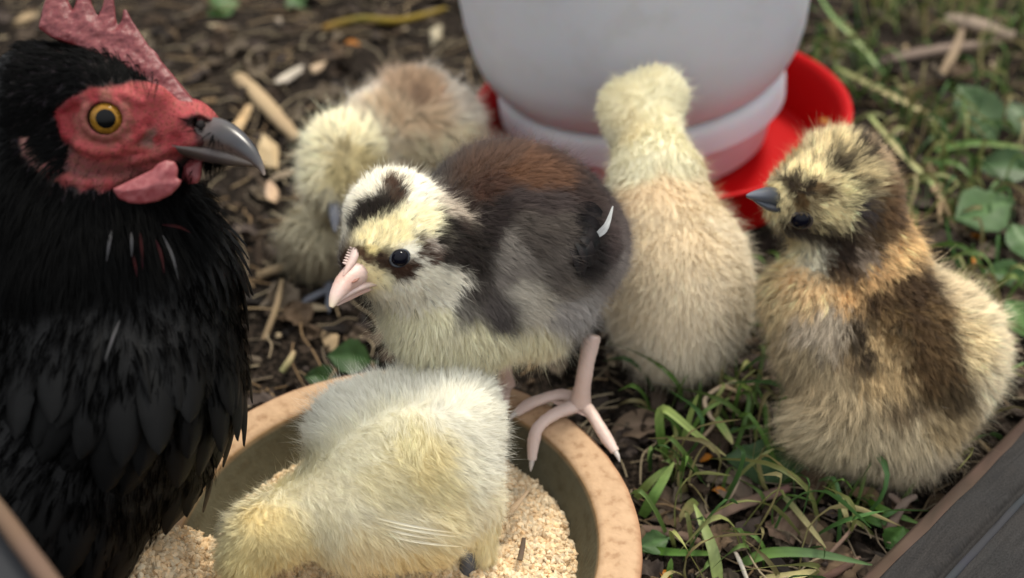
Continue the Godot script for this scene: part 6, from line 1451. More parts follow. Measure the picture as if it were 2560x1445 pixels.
func right_chick() -> void:
	var t := chick("chick", "tan and black mottled chick with orange collar, sitting in the grass by the timber board", Vector3(0.2438, 0, -0.4961), right_shape, right_coat, right_lie, right_bare,
		{"k": 0.02, "density": 210000.0, "each": 13, "width": 0.000075, "spread": 0.0019, "scale": 1.08, "fray": 0.27, "mottle": 0.6, "fleck": 0.2, "soft": 0.035, "puff": -0.04, "wander": 0.009, "sway": 0.45}, 0.003)
	chick_eye(t, Vector3(0.1634, 0.1551, -0.5134), Vector3(-0.0504, -0.117, 0.9919), 0.0062, Color(0.075, 0.062, 0.052), Vector3(-1, 0.4, 0.3))
	var slate := Color(0.058, 0.064, 0.078)
	var b := Soup.new()
	loft(b, [Vector3(0.1513, 0.1611, -0.5277), Vector3(0.1441, 0.165, -0.5231), Vector3(0.1373, 0.168, -0.5191), Vector3(0.1313, 0.1696, -0.5165)], [0.0072, 0.0058, 0.0036, 0.0008], [0.0066, 0.0054, 0.0032, 0.0008], Vector3.UP, 16, [slate * 0.7, slate, slate * 1.5, slate * 1.7], 16, 0.04)
	part("upper_beak", b, M.horn, t)
	b = Soup.new()
	loft(b, [Vector3(0.1519, 0.1578, -0.5227), Vector3(0.1446, 0.1615, -0.5193), Vector3(0.1361, 0.1665, -0.5173)], [0.0052, 0.0042, 0.0010], [0.0028, 0.0024, 0.0008], Vector3.UP, 14, [slate * 0.6, slate * 1.3], 12)
	part("lower_beak", b, M.horn, t)
	for s in [[2180, 1120], [2290, 1130]]:
		pass
	foot(t, [Vector3(0.225, 0.03, -0.575), Vector3(0.222, 0.018, -0.565), Vector3(0.218, 0.008, -0.56)], [[Vector3(0.218, 0.007, -0.56), Vector3(0.212, 0.007, -0.553), Vector3(0.206, 0.006, -0.546), Vector3(0.2, 0.004, -0.54)], [Vector3(0.218, 0.007, -0.56), Vector3(0.22, 0.007, -0.55), Vector3(0.221, 0.006, -0.541), Vector3(0.222, 0.004, -0.534)]], 0.0035, slate, slate)


func yellow_chick() -> void:
	var t := chick("chick", "pale yellow chick seen from behind, standing upright in front of the drinker", Vector3(0.1157, 0, -0.5749), yellow_shape, yellow_coat, yellow_lie, [],
		{"k": 0.02, "density": 170000.0, "each": 8, "width": 0.00012, "spread": 0.0016, "fray": 0.27, "mottle": 0.16, "soft": 0.3, "puff": -0.04, "wander": 0.004, "sway": 0.3}, 0.0035)
	var horn := Color(0.10, 0.10, 0.12)
	var b := Soup.new()
	loft(b, [Vector3(0.0699, 0.1306, -0.7129), Vector3(0.0688, 0.1234, -0.7261), Vector3(0.0678, 0.1164, -0.7359)], [0.0055, 0.0042, 0.001], [0.005, 0.0035, 0.001], Vector3.UP, 12, [horn], 10)
	part("beak", b, M.horn, t)
	for x in [1650, 1740]:
		var c: Vector3 = Vector3(0.1018, 0, -0.5622) if x == 1650 else Vector3(0.1265, 0, -0.5622)
		foot(t, [c + Vector3(0, 0.03, -0.02), c + Vector3(0, 0.018, -0.018), c + Vector3(0, 0.006, -0.012)], [[c + Vector3(0, 0.006, -0.012), c + Vector3(0.004, 0.006, -0.022), c + Vector3(0.008, 0.005, -0.032), c + Vector3(0.012, 0.004, -0.042)], [c + Vector3(0, 0.006, -0.012), c + Vector3(-0.004, 0.006, -0.022), c + Vector3(-0.008, 0.005, -0.032), c + Vector3(-0.012, 0.004, -0.042)]], 0.0034, horn, horn)


func pale_chick() -> void:
	var t := chick("chick", "fluffy whitish yellow chick bending down to eat inside the terracotta dish", Vector3(-0.0522, 0.012, -0.4101), pale_shape, pale_coat, pale_lie, [],
		{"k": 0.02, "density": 240000.0, "each": 11, "width": 0.00007, "spread": 0.0017, "scale": 1.08, "fray": 0.34, "mottle": 0.13, "soft": 0.5, "puff": -0.06, "wander": 0.004, "sway": 0.4}, 0.003)
	var slate := Color(0.10, 0.105, 0.12)
	var b := Soup.new()
	loft(b, [Vector3(-0.133, 0.0479, -0.3593), Vector3(-0.131, 0.0406, -0.3564), Vector3(-0.1299, 0.0315, -0.3546)], [0.0052, 0.0040, 0.001], [0.0048, 0.0036, 0.001], Vector3(1, 0.2, 0), 14, [slate], 10)
	part("beak", b, M.horn, t)
	# the folded wing: wispy quills lying in the down of the flank
	var wq := Soup.new()
	for k in 5:
		var q0 := Vector3(-0.0756, 0.0782, -0.3645) + Vector3(0.0016, -0.003, 0.0006) * k
		var q2 := Vector3(-0.0305, 0.0609, -0.3617) + Vector3(rng.randf_range(-0.018, 0.006), 0.006 - 0.0024 * k, rng.randf_range(-0.001, 0.0005))
		var q1 := q0.lerp(q2, 0.55) + Vector3(0.0009, 0.0019, 0.0028)
		blade(wq, [q0, q1, q2], [0.0003, 0.0007, 0.0006, 0.0001], Vector3(0, 0.6, 0.8), [Color(0.80, 0.72, 0.50), Color(0.86, 0.80, 0.62), Color(0.78, 0.64, 0.38)], 12, 0.3)
	part("wing_quills", wq, M.fur, t).set_meta("kind", "stuff")
	foot(t, [Vector3(-0.0237, 0.037, -0.3885), Vector3(-0.0231, 0.03, -0.378), Vector3(-0.0241, 0.018, -0.3744)], [
		[Vector3(-0.0241, 0.017, -0.3752), Vector3(-0.0344, 0.017, -0.3725), Vector3(-0.0429, 0.016, -0.3702), Vector3(-0.0512, 0.015, -0.3662)],
		[Vector3(-0.0241, 0.017, -0.3752), Vector3(-0.0256, 0.017, -0.3673), Vector3(-0.0264, 0.016, -0.3603), Vector3(-0.0272, 0.015, -0.3535)],
		[Vector3(-0.0241, 0.017, -0.3752), Vector3(-0.0171, 0.017, -0.3699), Vector3(-0.0117, 0.016, -0.3655), Vector3(-0.0064, 0.015, -0.3611)]], 0.0042, slate, slate)
	foot(t, [Vector3(-0.0722, 0.0292, -0.3952), Vector3(-0.0713, 0.03, -0.3753), Vector3(-0.0742, 0.018, -0.3744)], [
		[Vector3(-0.0744, 0.017, -0.3752), Vector3(-0.0837, 0.017, -0.3725), Vector3(-0.0921, 0.016, -0.3702), Vector3(-0.1003, 0.015, -0.3662)],
		[Vector3(-0.0744, 0.017, -0.3752), Vector3(-0.0757, 0.017, -0.3673), Vector3(-0.0765, 0.016, -0.3603), Vector3(-0.0775, 0.015, -0.3535)]], 0.0042, slate, slate)


func behind_chick() -> void:
	var t := chick("chick", "tan and brown tufted chick half hidden behind the striped chick, head bowed", Vector3(-0.1216, 0, -0.7133), behind_shape, behind_coat, behind_lie, [],
		{"k": 0.02, "density": 100000.0, "each": 8, "width": 0.00016, "spread": 0.002, "fray": 0.32, "mottle": 0.35, "fleck": 0.1, "soft": 0.3, "puff": -0.06, "wander": 0.006, "sway": 0.4, "max_y": 1.0}, 0.004)
	var slate := Color(0.095, 0.10, 0.12)
	var b := Soup.new()
	loft(b, [Vector3(-0.127, 0.074, -0.6585), Vector3(-0.1262, 0.0697, -0.6491), Vector3(-0.1259, 0.0628, -0.6415)], [0.0062, 0.0050, 0.001], [0.0058, 0.0045, 0.001], Vector3.RIGHT, 12, [slate], 10)
	part("beak", b, M.horn, t)
	foot(t, [Vector3(-0.1394, 0.0084, -0.6846), Vector3(-0.1401, -0.0022, -0.678), Vector3(-0.136, 0.006, -0.6488)], [[Vector3(-0.136, 0.006, -0.6488), Vector3(-0.1431, 0.006, -0.6438), Vector3(-0.1486, 0.005, -0.6401), Vector3(-0.1541, 0.004, -0.6365)], [Vector3(-0.136, 0.006, -0.6488), Vector3(-0.1351, 0.006, -0.6403), Vector3(-0.1348, 0.005, -0.6347), Vector3(-0.1344, 0.004, -0.6292)]], 0.0036, slate, slate)


# ------------------------------------------------------------------ litter on the ground
func spot() -> Vector3:
	# somewhere on the ground that the picture may show, denser near the lens
	var z := -0.30 - 1.45 * pow(rng.randf(), 1.15)
	var x := rng.randf_range(-1.0, 1.0) * (0.30 + 0.42 * -z)
	return Vector3(x, ground_y(x, z), z)


func in_dish(p: Vector3, grow := 0.0) -> bool:
	return Vector2(p.x - DISH.x, p.z - DISH.z).length() < 0.112 + grow or Vector2(p.x - DRINKER.x, p.z - DRINKER.z).length() < 0.166 + grow


func chip_mesh(kind: int) -> ArrayMesh:
	var g := Soup.new()
	for q in 12:
		var a := q * 2.399963 + kind
		var y := 1.0 - 2.0 * (q + 0.5) / 12.0
		var rr := sqrt(1.0 - y * y)
		g.add(Vector3(cos(a) * rr * rng.randf_range(0.6, 1.2), y * 0.28 * rng.randf_range(0.7, 1.3), sin(a) * rr * 0.42 * rng.randf_range(0.6, 1.3)), Vector3.UP)
	hull(g)
	return g.flat().mesh(M.litter)


func scrap_mesh(kind: int) -> ArrayMesh:
	# a torn, curled piece of dead leaf
	var s := Soup.new()
	leaf(s, Vector3(0, 0, -0.5), Vector3(0, 0, 1), Vector3.UP, 1.0, 0.5 + 0.15 * (kind % 3), Color(1, 1, 1), {"teeth": 0.12, "lobes": 3.0 + kind, "cup": 0.25 - 0.2 * (kind % 2), "droop": 0.35 - 0.25 * (kind % 3), "wave": 0.22, "seed": kind * 3.3, "vein": Color(0.8, 0.78, 0.72)})
	s.smooth_normals()
	return s.mesh(M.litter)


func straw_mesh(kind: int) -> ArrayMesh:
	var s := Soup.new()
	loft(s, [Vector3(0, 0, -0.5), Vector3(0.05 * (kind - 1), 0.02 * kind, -0.1), Vector3(0.04, 0.03, 0.2), Vector3(-0.05 * kind, 0, 0.5)], [0.016, 0.014, 0.012], [0.013, 0.012, 0.010], Vector3.UP, 6, [Color.WHITE], 8, 0.2)
	return s.mesh(M.litter)


func litter() -> void:
	var browns := [Color(0.085, 0.058, 0.040), Color(0.13, 0.095, 0.068), Color(0.055, 0.040, 0.030), Color(0.20, 0.155, 0.11), Color(0.10, 0.075, 0.062), Color(0.15, 0.10, 0.062), Color(0.035, 0.028, 0.024)]
	for k in browns.size():
		browns[k] = browns[k] * 0.56
	var tans := [Color(0.36, 0.26, 0.15), Color(0.30, 0.235, 0.15), Color(0.22, 0.17, 0.115), Color(0.42, 0.34, 0.22), Color(0.26, 0.17, 0.09)]
	# crumbs of soil and bark
	var kinds := []
	for k in 4:
		kinds.append(chip_mesh(k))
	for k in 4:
		var where := []
		var tints := []
		for q in 2300:
			var p := spot()
			var r := rng.randf_range(0.0015, 0.0045)
			if in_dish(p):
				continue
			where.append(Transform3D(Basis.from_euler(Vector3(rng.randf() * 6.0, rng.randf() * 6.0, rng.randf() * 6.0)).scaled_local(Vector3(r, r * 1.6, r * 1.8)), p + Vector3(0, r * 0.3, 0)))
			tints.append((browns[rng.randi() % 7] as Color) * rng.randf_range(0.5, 1.0))
		many("soil_crumbs", kinds[k], where, tints, "dark crumbs of soil and rotted bark over the ground", "soil")
	for k in 4:
		var where := []
		var tints := []
		for q in 330:
			var p := spot()
			var r := rng.randf_range(0.005, 0.016) * (1.0 + 0.5 * float(rng.randf() < 0.15))
			if in_dish(p, r):
				continue
			var b := Basis.from_euler(Vector3(rng.randf_range(-0.35, 0.35), rng.randf() * TAU, rng.randf_range(-0.35, 0.35))).scaled_local(Vector3(r, r * 0.7, r * 0.9))
			where.append(Transform3D(b, p + Vector3(0, rng.randf_range(0.001, 0.007), 0)))
			var pale := 0.16 if p.x < 0.1 else 0.06
			tints.append((tans[rng.randi() % 5] as Color) * 0.9 if rng.randf() < pale else (browns[rng.randi() % 7] as Color) * rng.randf_range(0.8, 1.25))
		many("bark_mulch", kinds[k], where, tints, "brown and tan bark chips scattered over the ground", "mulch")
	for k in 5:
		var where := []
		var tints := []
		var m := scrap_mesh(k)
		for q in 430:
			var p := spot()
			var r := rng.randf_range(0.010, 0.034)
			if in_dish(p, r * 0.6):
				continue
			var b := Basis.from_euler(Vector3(rng.randf_range(-0.5, 0.5), rng.randf() * TAU, rng.randf_range(-0.6, 0.6))).scaled_local(Vector3.ONE * r)
			where.append(Transform3D(b, p + Vector3(0, rng.randf_range(0.002, 0.010), 0)))
			tints.append((browns[rng.randi() % 6] as Color) * rng.randf_range(0.9, 1.5))
		many("leaf_litter", m, where, tints, "torn brown dead leaves lying over the ground", "dead leaves")
	for k in 3:
		var where := []
		var tints := []
		var m := straw_mesh(k)
		for q in 950:
			var p := spot()
			var r := rng.randf_range(0.018, 0.065)
			if in_dish(p, r * 0.45):
				continue
			var b := Basis.from_euler(Vector3(rng.randf_range(-0.25, 0.25), rng.randf() * TAU, rng.randf() * 6.0)).scaled_local(Vector3(0.045, 0.045, r)) if false else Basis.from_euler(Vector3(rng.randf_range(-0.2, 0.2), rng.randf() * TAU, 0)).scaled_local(Vector3(0.042, 0.042, r))
			where.append(Transform3D(b, p + Vector3(0, rng.randf_range(0.003, 0.012), 0)))
			tints.append((tans[rng.randi() % 5] as Color) * (rng.randf_range(0.5, 1.0) if p.x < 0.05 else rng.randf_range(0.32, 0.75)))
		many("dry_straw", m, where, tints, "thin dry stalks lying in the leaf litter", "straw")
	# grass growing thinly on the right
	var greens := [Color(0.075, 0.14, 0.028), Color(0.05, 0.11, 0.03), Color(0.11, 0.17, 0.045), Color(0.22, 0.23, 0.08), Color(0.26, 0.22, 0.10)]
	for k in 4:
		var s := Soup.new()
		var lean := 0.25 + 0.25 * k
		blade(s, [Vector3(0, 0, 0), Vector3(0.02, 0.55, 0.1 * lean), Vector3(0.05, 0.95 - 0.2 * lean, 0.45 * lean), Vector3(0.1, 0.95 - 0.45 * lean, 1.0 * lean)], [0.03, 0.04, 0.034, 0.004], Vector3.RIGHT.rotated(Vector3.UP, 1.2), [Color(0.9, 1.0, 0.8), Color.WHITE, Color(1.1, 1.05, 1.0)], 9, 0.4, 0.6)
		var mesh := s.mesh(M.plant)
		var where := []
		var tints := []
		for q in 650:
			var z := -0.40 - 0.95 * rng.randf()
			var x := 0.10 + 0.62 * pow(rng.randf(), 0.8) * (0.5 - z * 0.5)
			var close := q % 9 == 0
			if close:
				x = rng.randf_range(0.085, 0.30)
				z = rng.randf_range(-0.62, -0.36)
			if not close and rough.get_noise_2d(x * 7.0 + 3.0, z * 7.0) < -0.05 + (0.25 if x < 0.2 else 0.0):
				continue
			var p := Vector3(x, ground_y(x, z), z)
			if in_dish(p, 0.045) or on_board(p):
				continue
			var r := rng.randf_range(0.025, 0.065)
			where.append(Transform3D(Basis.from_euler(Vector3(rng.randf_range(-0.5, 0.5), rng.randf() * TAU, rng.randf_range(-0.5, 0.5))).scaled_local(Vector3(0.036, r, r)), p))
			tints.append((greens[rng.randi() % 5] as Color) * rng.randf_range(0.8, 1.4))
		many("grass", mesh, where, tints, "short green grass growing through the litter on the right", "grass")


const DRINKER := Vector3(0.1313, 0, -0.8549)


func on_board(p: Vector3) -> bool:
	return (p - BOARD_A).dot(BOARD_OUT) > -0.012

const BOARD_A := Vector3(0.3344, 0, -0.516)
const BOARD_OUT := Vector3(0.6795, 0, 0.7337)


# ------------------------------------------------------------------ single plants, sticks and leaves
func grass_blade(label: String, pts: Array, w: float, cols: Array, up := Vector3(0, 0.8, 0.6), twist := 0.0) -> void:
	var s := Soup.new()
	blade(s, pts, [w * 0.5, w * 0.68, w * 0.62, w * 0.48, w * 0.07], up, cols, 22, 0.28, twist)
	one("grass_blade", s, M.plant, label, "grass blade")


func stick(called: String, label: String, category: String, pts: Array, r: float, cols: Array, flat := 0.8) -> void:
	var s := Soup.new()
	loft(s, pts, [r * 0.85, r, r * 0.9, r * 0.55], [r * flat, r * flat, r * flat * 0.9, r * 0.5], Vector3.UP, 10, cols, 20, 0.22)
	one(called, s, M.litter, label, category)


func chip(label: String, pts: Array, r: float, cols: Array, flat := 0.4) -> void:
	# a splintered flake of wood
	var s := Soup.new()
	var a: Vector3 = pts[0]
	var b: Vector3 = pts[pts.size() - 1]
	var d := (b - a).normalized()
	var side := d.cross(Vector3.UP).normalized()
	var up := side.cross(d)
	for k in 13:
		var t := rng.randf()
		var w := r * (0.55 + 0.6 * sin(PI * clampf(t, 0.1, 0.9)))
		s.add(a.lerp(b, t * 1.1 - 0.05) + side * rng.randf_range(-w, w) + up * rng.randf_range(-w, w) * flat, up)
	hull(s)
	var f := s.flat()
	for k in f.v.size():
		f.c[k] = (cols[(k / 3) % cols.size()] as Color) * (0.85 + 0.3 * float((k / 3) % 3) * 0.5)
	one("wood_chip", f, M.litter, label, "wood chip")


func weed_leaf(label: String, base: Vector3, tip: Vector3, up: Vector3, width: float, col: Color, o := {}) -> void:
	var s := Soup.new()
	o.point = 1.05
	o.teeth = maxf(o.get("teeth", 0.0), 0.05)
	leaf(s, base, (tip - base).normalized(), up, base.distance_to(tip), width * 0.86, Color(col.r * 0.66, col.g * 0.76, col.b * 0.5), o)
	s.smooth_normals()
	var stalk := Soup.new()
	var root := Vector3(base.x + 0.004, ground_y(base.x, base.z), base.z - 0.004)
	loft(stalk, [base + (tip - base) * 0.02, base.lerp(root, 0.5) + Vector3(0.002, 0, 0), root], [0.0008, 0.0009, 0.0011], [0.0008], Vector3.BACK, 7, [col * 1.2], 8)
	var t := thing("weed_leaf", label, "leaf", root)
	part("leaf_blade", s, M.plant, t)
	part("stalk", stalk, M.plant, t)


func dead_leaf(label: String, base: Vector3, tip: Vector3, width: float, col: Color, o := {}) -> void:
	var s := Soup.new()
	leaf(s, base, (tip - base).normalized(), Vector3.UP, base.distance_to(tip), width, col, o)
	s.smooth_normals()
	one("dead_leaf", s, M.litter, label, "dead leaf")


func petal(label: String, at: Vector3, r: float, turn: float) -> void:
	var s := Soup.new()
	var d := Vector3(cos(turn), 0.25, sin(turn)).normalized()
	leaf(s, at, d, Vector3.UP, r * 1.6, r * 0.9, Color(0.42, 0.15, 0.010), {"cup": 0.3, "seed": turn, "vein": Color(0.4, 0.14, 0.01)})
	s.smooth_normals()
	one("orange_petal", s, M.plant, label, "petal")


func plants() -> void:
	var green := Color(0.11, 0.20, 0.04)
	var lime := Color(0.25, 0.32, 0.085)
	var straw := Color(0.50, 0.43, 0.19)
	var mid := Color(0.08, 0.14, 0.045)
	var bark := Color(0.15, 0.10, 0.075)
	var tan := Color(0.40, 0.29, 0.17)
	# grass between the dish and the board
	grass_blade("bent green grass blade folding over towards the broad leaf, yellow at its tip", [Vector3(0.0965, 0.004, -0.4728), Vector3(0.0892, 0.03, -0.4707), Vector3(0.0904, 0.046, -0.4756), Vector3(0.1085, 0.04, -0.4604), Vector3(0.1277, 0.024, -0.4582)], 0.0042, [green, green, lime, lime, straw])
	grass_blade("short green blade leaning against the dish's right wall, lower one", [Vector3(0.0764, 0.003, -0.4299), Vector3(0.0839, 0.018, -0.4349), Vector3(0.0957, 0.026, -0.4512)], 0.0048, [green, green * 1.2, lime])
	grass_blade("pale green blade beside the dish wall, above the lower blade", [Vector3(0.074, 0.004, -0.4431), Vector3(0.0816, 0.016, -0.4447), Vector3(0.0925, 0.022, -0.4519)], 0.0038, [lime, lime, green])
	grass_blade("long smooth green grass blade lying towards the timber board at the bottom", [Vector3(0.1283, 0.006, -0.3928), Vector3(0.143, 0.014, -0.3935), Vector3(0.1669, 0.018, -0.3896), Vector3(0.1964, 0.016, -0.3835)], 0.0044, [green, green * 1.1, Color(0.12, 0.20, 0.075), Color(0.11, 0.19, 0.07)])
	grass_blade("long green grass blade lying level from the dish wall near the bottom edge", [Vector3(0.0725, 0.005, -0.4038), Vector3(0.0895, 0.01, -0.3974), Vector3(0.1189, 0.008, -0.3979)], 0.0034, [Color(0.07, 0.17, 0.02), Color(0.08, 0.18, 0.02), green])
	grass_blade("upright mottled yellow-green blade crossing the bottom edge", [Vector3(0.1128, 0.006, -0.3786), Vector3(0.1104, 0.018, -0.3935), Vector3(0.103, 0.026, -0.4184)], 0.0050, [lime, Color(0.20, 0.24, 0.09), lime])
	grass_blade("yellowed blade end curling beside the upright mottled blade", [Vector3(0.105, 0.024, -0.4232), Vector3(0.1007, 0.016, -0.4229), Vector3(0.0971, 0.008, -0.421)], 0.0048, [lime, straw, straw])
	grass_blade("thin yellow-green blade sloping down from the twig towards the board", [Vector3(0.1591, 0.012, -0.4389), Vector3(0.167, 0.014, -0.4172), Vector3(0.177, 0.008, -0.4019)], 0.0028, [mid, straw * 0.8, straw])
	grass_blade("arched green and straw blade under the sitting tan chick", [Vector3(0.1862, 0.006, -0.4607), Vector3(0.1876, 0.022, -0.4328), Vector3(0.1893, 0.02, -0.4178), Vector3(0.1943, 0.006, -0.4152)], 0.0030, [Color(0.10, 0.18, 0.03), lime, straw, straw])
	grass_blade("dark green blade pair lying by the board, front one", [Vector3(0.1977, 0.004, -0.4415), Vector3(0.2076, 0.01, -0.4207), Vector3(0.2298, 0.01, -0.4103)], 0.0042, [Color(0.04, 0.10, 0.015), Color(0.06, 0.14, 0.02), Color(0.05, 0.11, 0.02)])
	grass_blade("dark green blade pair lying by the board, rear one", [Vector3(0.2021, 0.004, -0.4495), Vector3(0.2138, 0.012, -0.428), Vector3(0.2334, 0.012, -0.416)], 0.0036, [Color(0.05, 0.12, 0.015), Color(0.08, 0.17, 0.02), green])
	grass_blade("thin green stem lying behind the bent blade, tip to the yellow chick", [Vector3(0.1584, 0.01, -0.5326), Vector3(0.1431, 0.022, -0.5289), Vector3(0.1291, 0.026, -0.5338)], 0.0026, [green, lime, green])
	grass_blade("upright green blade behind the bent grass", [Vector3(0.105, 0.004, -0.4814), Vector3(0.1103, 0.026, -0.4906), Vector3(0.1145, 0.04, -0.4954)], 0.0030, [green, lime, lime])
	grass_blade("second upright green blade behind the bent grass, leaning right", [Vector3(0.1084, 0.004, -0.4885), Vector3(0.119, 0.028, -0.4921), Vector3(0.1354, 0.034, -0.4984)], 0.0022, [green, green, lime])
	grass_blade("yellow-tipped green blade sloping into the broad toothed leaf", [Vector3(0.1267, 0.024, -0.491), Vector3(0.1306, 0.022, -0.4824), Vector3(0.1352, 0.018, -0.4743)], 0.0040, [green, lime, straw])
	grass_blade("thin green stem rising in front of the tan chick's breast", [Vector3(0.1568, 0.016, -0.4798), Vector3(0.156, 0.032, -0.4914), Vector3(0.1502, 0.045, -0.499)], 0.0020, [green, green, mid])
	grass_blade("thin green stem left of the toothed leaf's stem", [Vector3(0.1513, 0.014, -0.4818), Vector3(0.1494, 0.024, -0.4856), Vector3(0.1457, 0.03, -0.49)], 0.0018, [lime, green, green])
	grass_blade("tiny upright green shoot at the bottom edge", [Vector3(0.0855, 0.003, -0.3809), Vector3(0.0859, 0.014, -0.3816), Vector3(0.0867, 0.02, -0.3849)], 0.0030, [green, green * 1.3, green])
	grass_blade("pale dry blade at the bottom edge beneath the long smooth blade", [Vector3(0.1363, 0.006, -0.3812), Vector3(0.1531, 0.01, -0.3808), Vector3(0.1672, 0.01, -0.3849)], 0.0040, [straw, straw * 1.2, straw])
	weed_leaf("broad dark green toothed leaf in front of the sitting tan chick", Vector3(0.1767, 0.016, -0.4577), Vector3(0.127, 0.024, -0.4582), Vector3(0, 0.8, 0.6), 0.031, Color(0.055, 0.10, 0.045), {"teeth": 0.10, "lobes": 4.0, "cup": -0.12, "droop": 0.12, "widest": 0.45, "seed": 1.0})
	weed_leaf("small pointed green leaf hanging under the broad toothed leaf", Vector3(0.1538, 0.016, -0.4577), Vector3(0.1414, 0.008, -0.4523), Vector3(0, 0.7, 0.7), 0.016, Color(0.055, 0.115, 0.045), {"seed": 2.0, "widest": 0.4})
	weed_leaf("dark green leaf tucked under the tan chick's tail beside the board", Vector3(0.2125, 0.008, -0.4555), Vector3(0.2414, 0.01, -0.4408), Vector3(0, 0.9, 0.4), 0.020, Color(0.035, 0.07, 0.028), {"seed": 3.0, "cup": -0.1})
	weed_leaf("small light green leaf against the board's brown edge", Vector3(0.2117, 0.006, -0.4036), Vector3(0.2204, 0.018, -0.4072), Vector3(0, 0.8, 0.6), 0.018, Color(0.09, 0.17, 0.06), {"seed": 4.0})
	weed_leaf("green leaf at the dish's right wall near the bottom", Vector3(0.0884, 0.01, -0.4074), Vector3(0.0725, 0.014, -0.3983), Vector3(0, 0.8, 0.6), 0.016, Color(0.10, 0.17, 0.08), {"seed": 5.0})
	# broad weeds behind the tan chick, right edge
	weed_leaf("broad blurred green leaf high on the right, pointing down", Vector3(0.4352, 0.012, -0.8551), Vector3(0.412, 0.05, -0.9106), Vector3(0, 0.75, 0.65), 0.052, Color(0.075, 0.125, 0.062), {"seed": 6.0, "teeth": 0.04, "droop": 0.05, "widest": 0.55})
	weed_leaf("broad pale green leaf right of the tan chick's head", Vector3(0.4025, 0.03, -0.7376), Vector3(0.3441, 0.036, -0.7016), Vector3(0, 0.85, 0.5), 0.050, Color(0.095, 0.155, 0.075), {"seed": 7.0, "teeth": 0.03, "droop": 0.05, "cup": 0.05, "widest": 0.55})
	weed_leaf("green leaf at the right edge above the pale broad leaf", Vector3(0.4431, 0.024, -0.792), Vector3(0.3988, 0.032, -0.8018), Vector3(0, 0.85, 0.5), 0.040, Color(0.055, 0.105, 0.042), {"seed": 8.0, "teeth": 0.05})
	weed_leaf("green leaf cut by the right edge near the top weeds", Vector3(0.4661, 0.02, -0.848), Vector3(0.4528, 0.05, -0.8821), Vector3(0, 0.75, 0.65), 0.038, Color(0.065, 0.11, 0.05), {"seed": 9.0})
	weed_leaf("green leaf cut by the right edge beside the chick's back, upper", Vector3(0.3975, 0.012, -0.6741), Vector3(0.3922, 0.034, -0.7047), Vector3(0, 0.75, 0.65), 0.036, Color(0.08, 0.145, 0.06), {"seed": 10.0})
	weed_leaf("bright green leaf cut by the right edge beside the chick's back, lower", Vector3(0.3648, 0.01, -0.5847), Vector3(0.3531, 0.03, -0.6093), Vector3(0, 0.75, 0.65), 0.034, Color(0.09, 0.17, 0.05), {"seed": 11.0})
	weed_leaf("small dark green leaf low between chick and right edge", Vector3(0.3864, 0.012, -0.6533), Vector3(0.3551, 0.026, -0.6516), Vector3(0, 0.85, 0.5), 0.026, Color(0.06, 0.12, 0.04), {"seed": 12.0})
	weed_leaf("green leaf patch under the striped chick's breast", Vector3(-0.0962, 0.006, -0.5657), Vector3(-0.1233, 0.018, -0.5621), Vector3(0, 0.85, 0.5), 0.030, Color(0.05, 0.10, 0.035), {"seed": 13.0, "teeth": 0.08})
	weed_leaf("second green leaf between dish rim and striped chick", Vector3(-0.116, 0.004, -0.5473), Vector3(-0.1354, 0.016, -0.5417), Vector3(0, 0.85, 0.5), 0.022, Color(0.045, 0.09, 0.03), {"seed": 14.0})
	weed_leaf("blurred green leaf at the top left behind the hen's comb", Vector3(-0.3479, 0.004, -1.1779), Vector3(-0.3174, 0.02, -1.1977), Vector3(0, 0.85, 0.5), 0.04, Color(0.08, 0.15, 0.05), {"seed": 15.0})
	weed_leaf("blurred green leaf at the top edge right of the hen's comb", Vector3(-0.2417, 0.004, -1.2017), Vector3(-0.2597, 0.02, -1.21), Vector3(0, 0.85, 0.5), 0.035, Color(0.07, 0.13, 0.05), {"seed": 16.0})
	# stems on the right
	grass_blade("long green stem rising to the top edge right of the jug", [Vector3(0.3817, 0.006, -1.021), Vector3(0.364, 0.02, -1.074), Vector3(0.3465, 0.03, -1.1145), Vector3(0.3421, 0.035, -1.1956)], 0.0048, [green, lime * 0.8, green, green])
	grass_blade("pale stem lying from the red tray towards the weeds", [Vector3(0.3304, 0.014, -1.018), Vector3(0.3557, 0.018, -0.964), Vector3(0.3836, 0.016, -0.9254), Vector3(0.4127, 0.008, -0.8927)], 0.0050, [lime * 0.8, straw * 0.8, straw, straw * 0.7])
	grass_blade("slanting yellow-green stem behind the tan chick's crown", [Vector3(0.3319, 0.02, -0.9054), Vector3(0.3424, 0.018, -0.8371), Vector3(0.3594, 0.012, -0.7859), Vector3(0.3638, 0.006, -0.7637)], 0.0042, [lime, straw * 0.8, lime, straw])
	grass_blade("level green blade crossing the weeds at the right edge", [Vector3(0.3737, 0.02, -0.8371), Vector3(0.4062, 0.028, -0.8349), Vector3(0.4533, 0.026, -0.8285)], 0.0046, [green, green, lime * 0.8])
	grass_blade("thin green blade arching below the level one at right", [Vector3(0.3618, 0.01, -0.837), Vector3(0.3832, 0.02, -0.8125), Vector3(0.3928, 0.014, -0.7957)], 0.0036, [mid, green, mid])
	grass_blade("thin pale blade curving by the chick's back at the right edge", [Vector3(0.3547, 0.006, -0.6438), Vector3(0.3668, 0.024, -0.6417), Vector3(0.377, 0.014, -0.638)], 0.0028, [green, lime, green])
	stick("dry_stalk", "forked dry tan stalk right of the tan chick's head, left prong", "stalk", [Vector3(0.3652, 0.012, -0.8264), Vector3(0.359, 0.012, -0.7794), Vector3(0.3479, 0.008, -0.7362)], 0.0022, [tan, tan * 1.1, tan])
	stick("dry_stalk", "forked dry tan stalk right of the tan chick's head, right prong", "stalk", [Vector3(0.3545, 0.014, -0.7825), Vector3(0.3576, 0.012, -0.7541), Vector3(0.3585, 0.006, -0.7274)], 0.0022, [tan, tan, tan * 0.9])
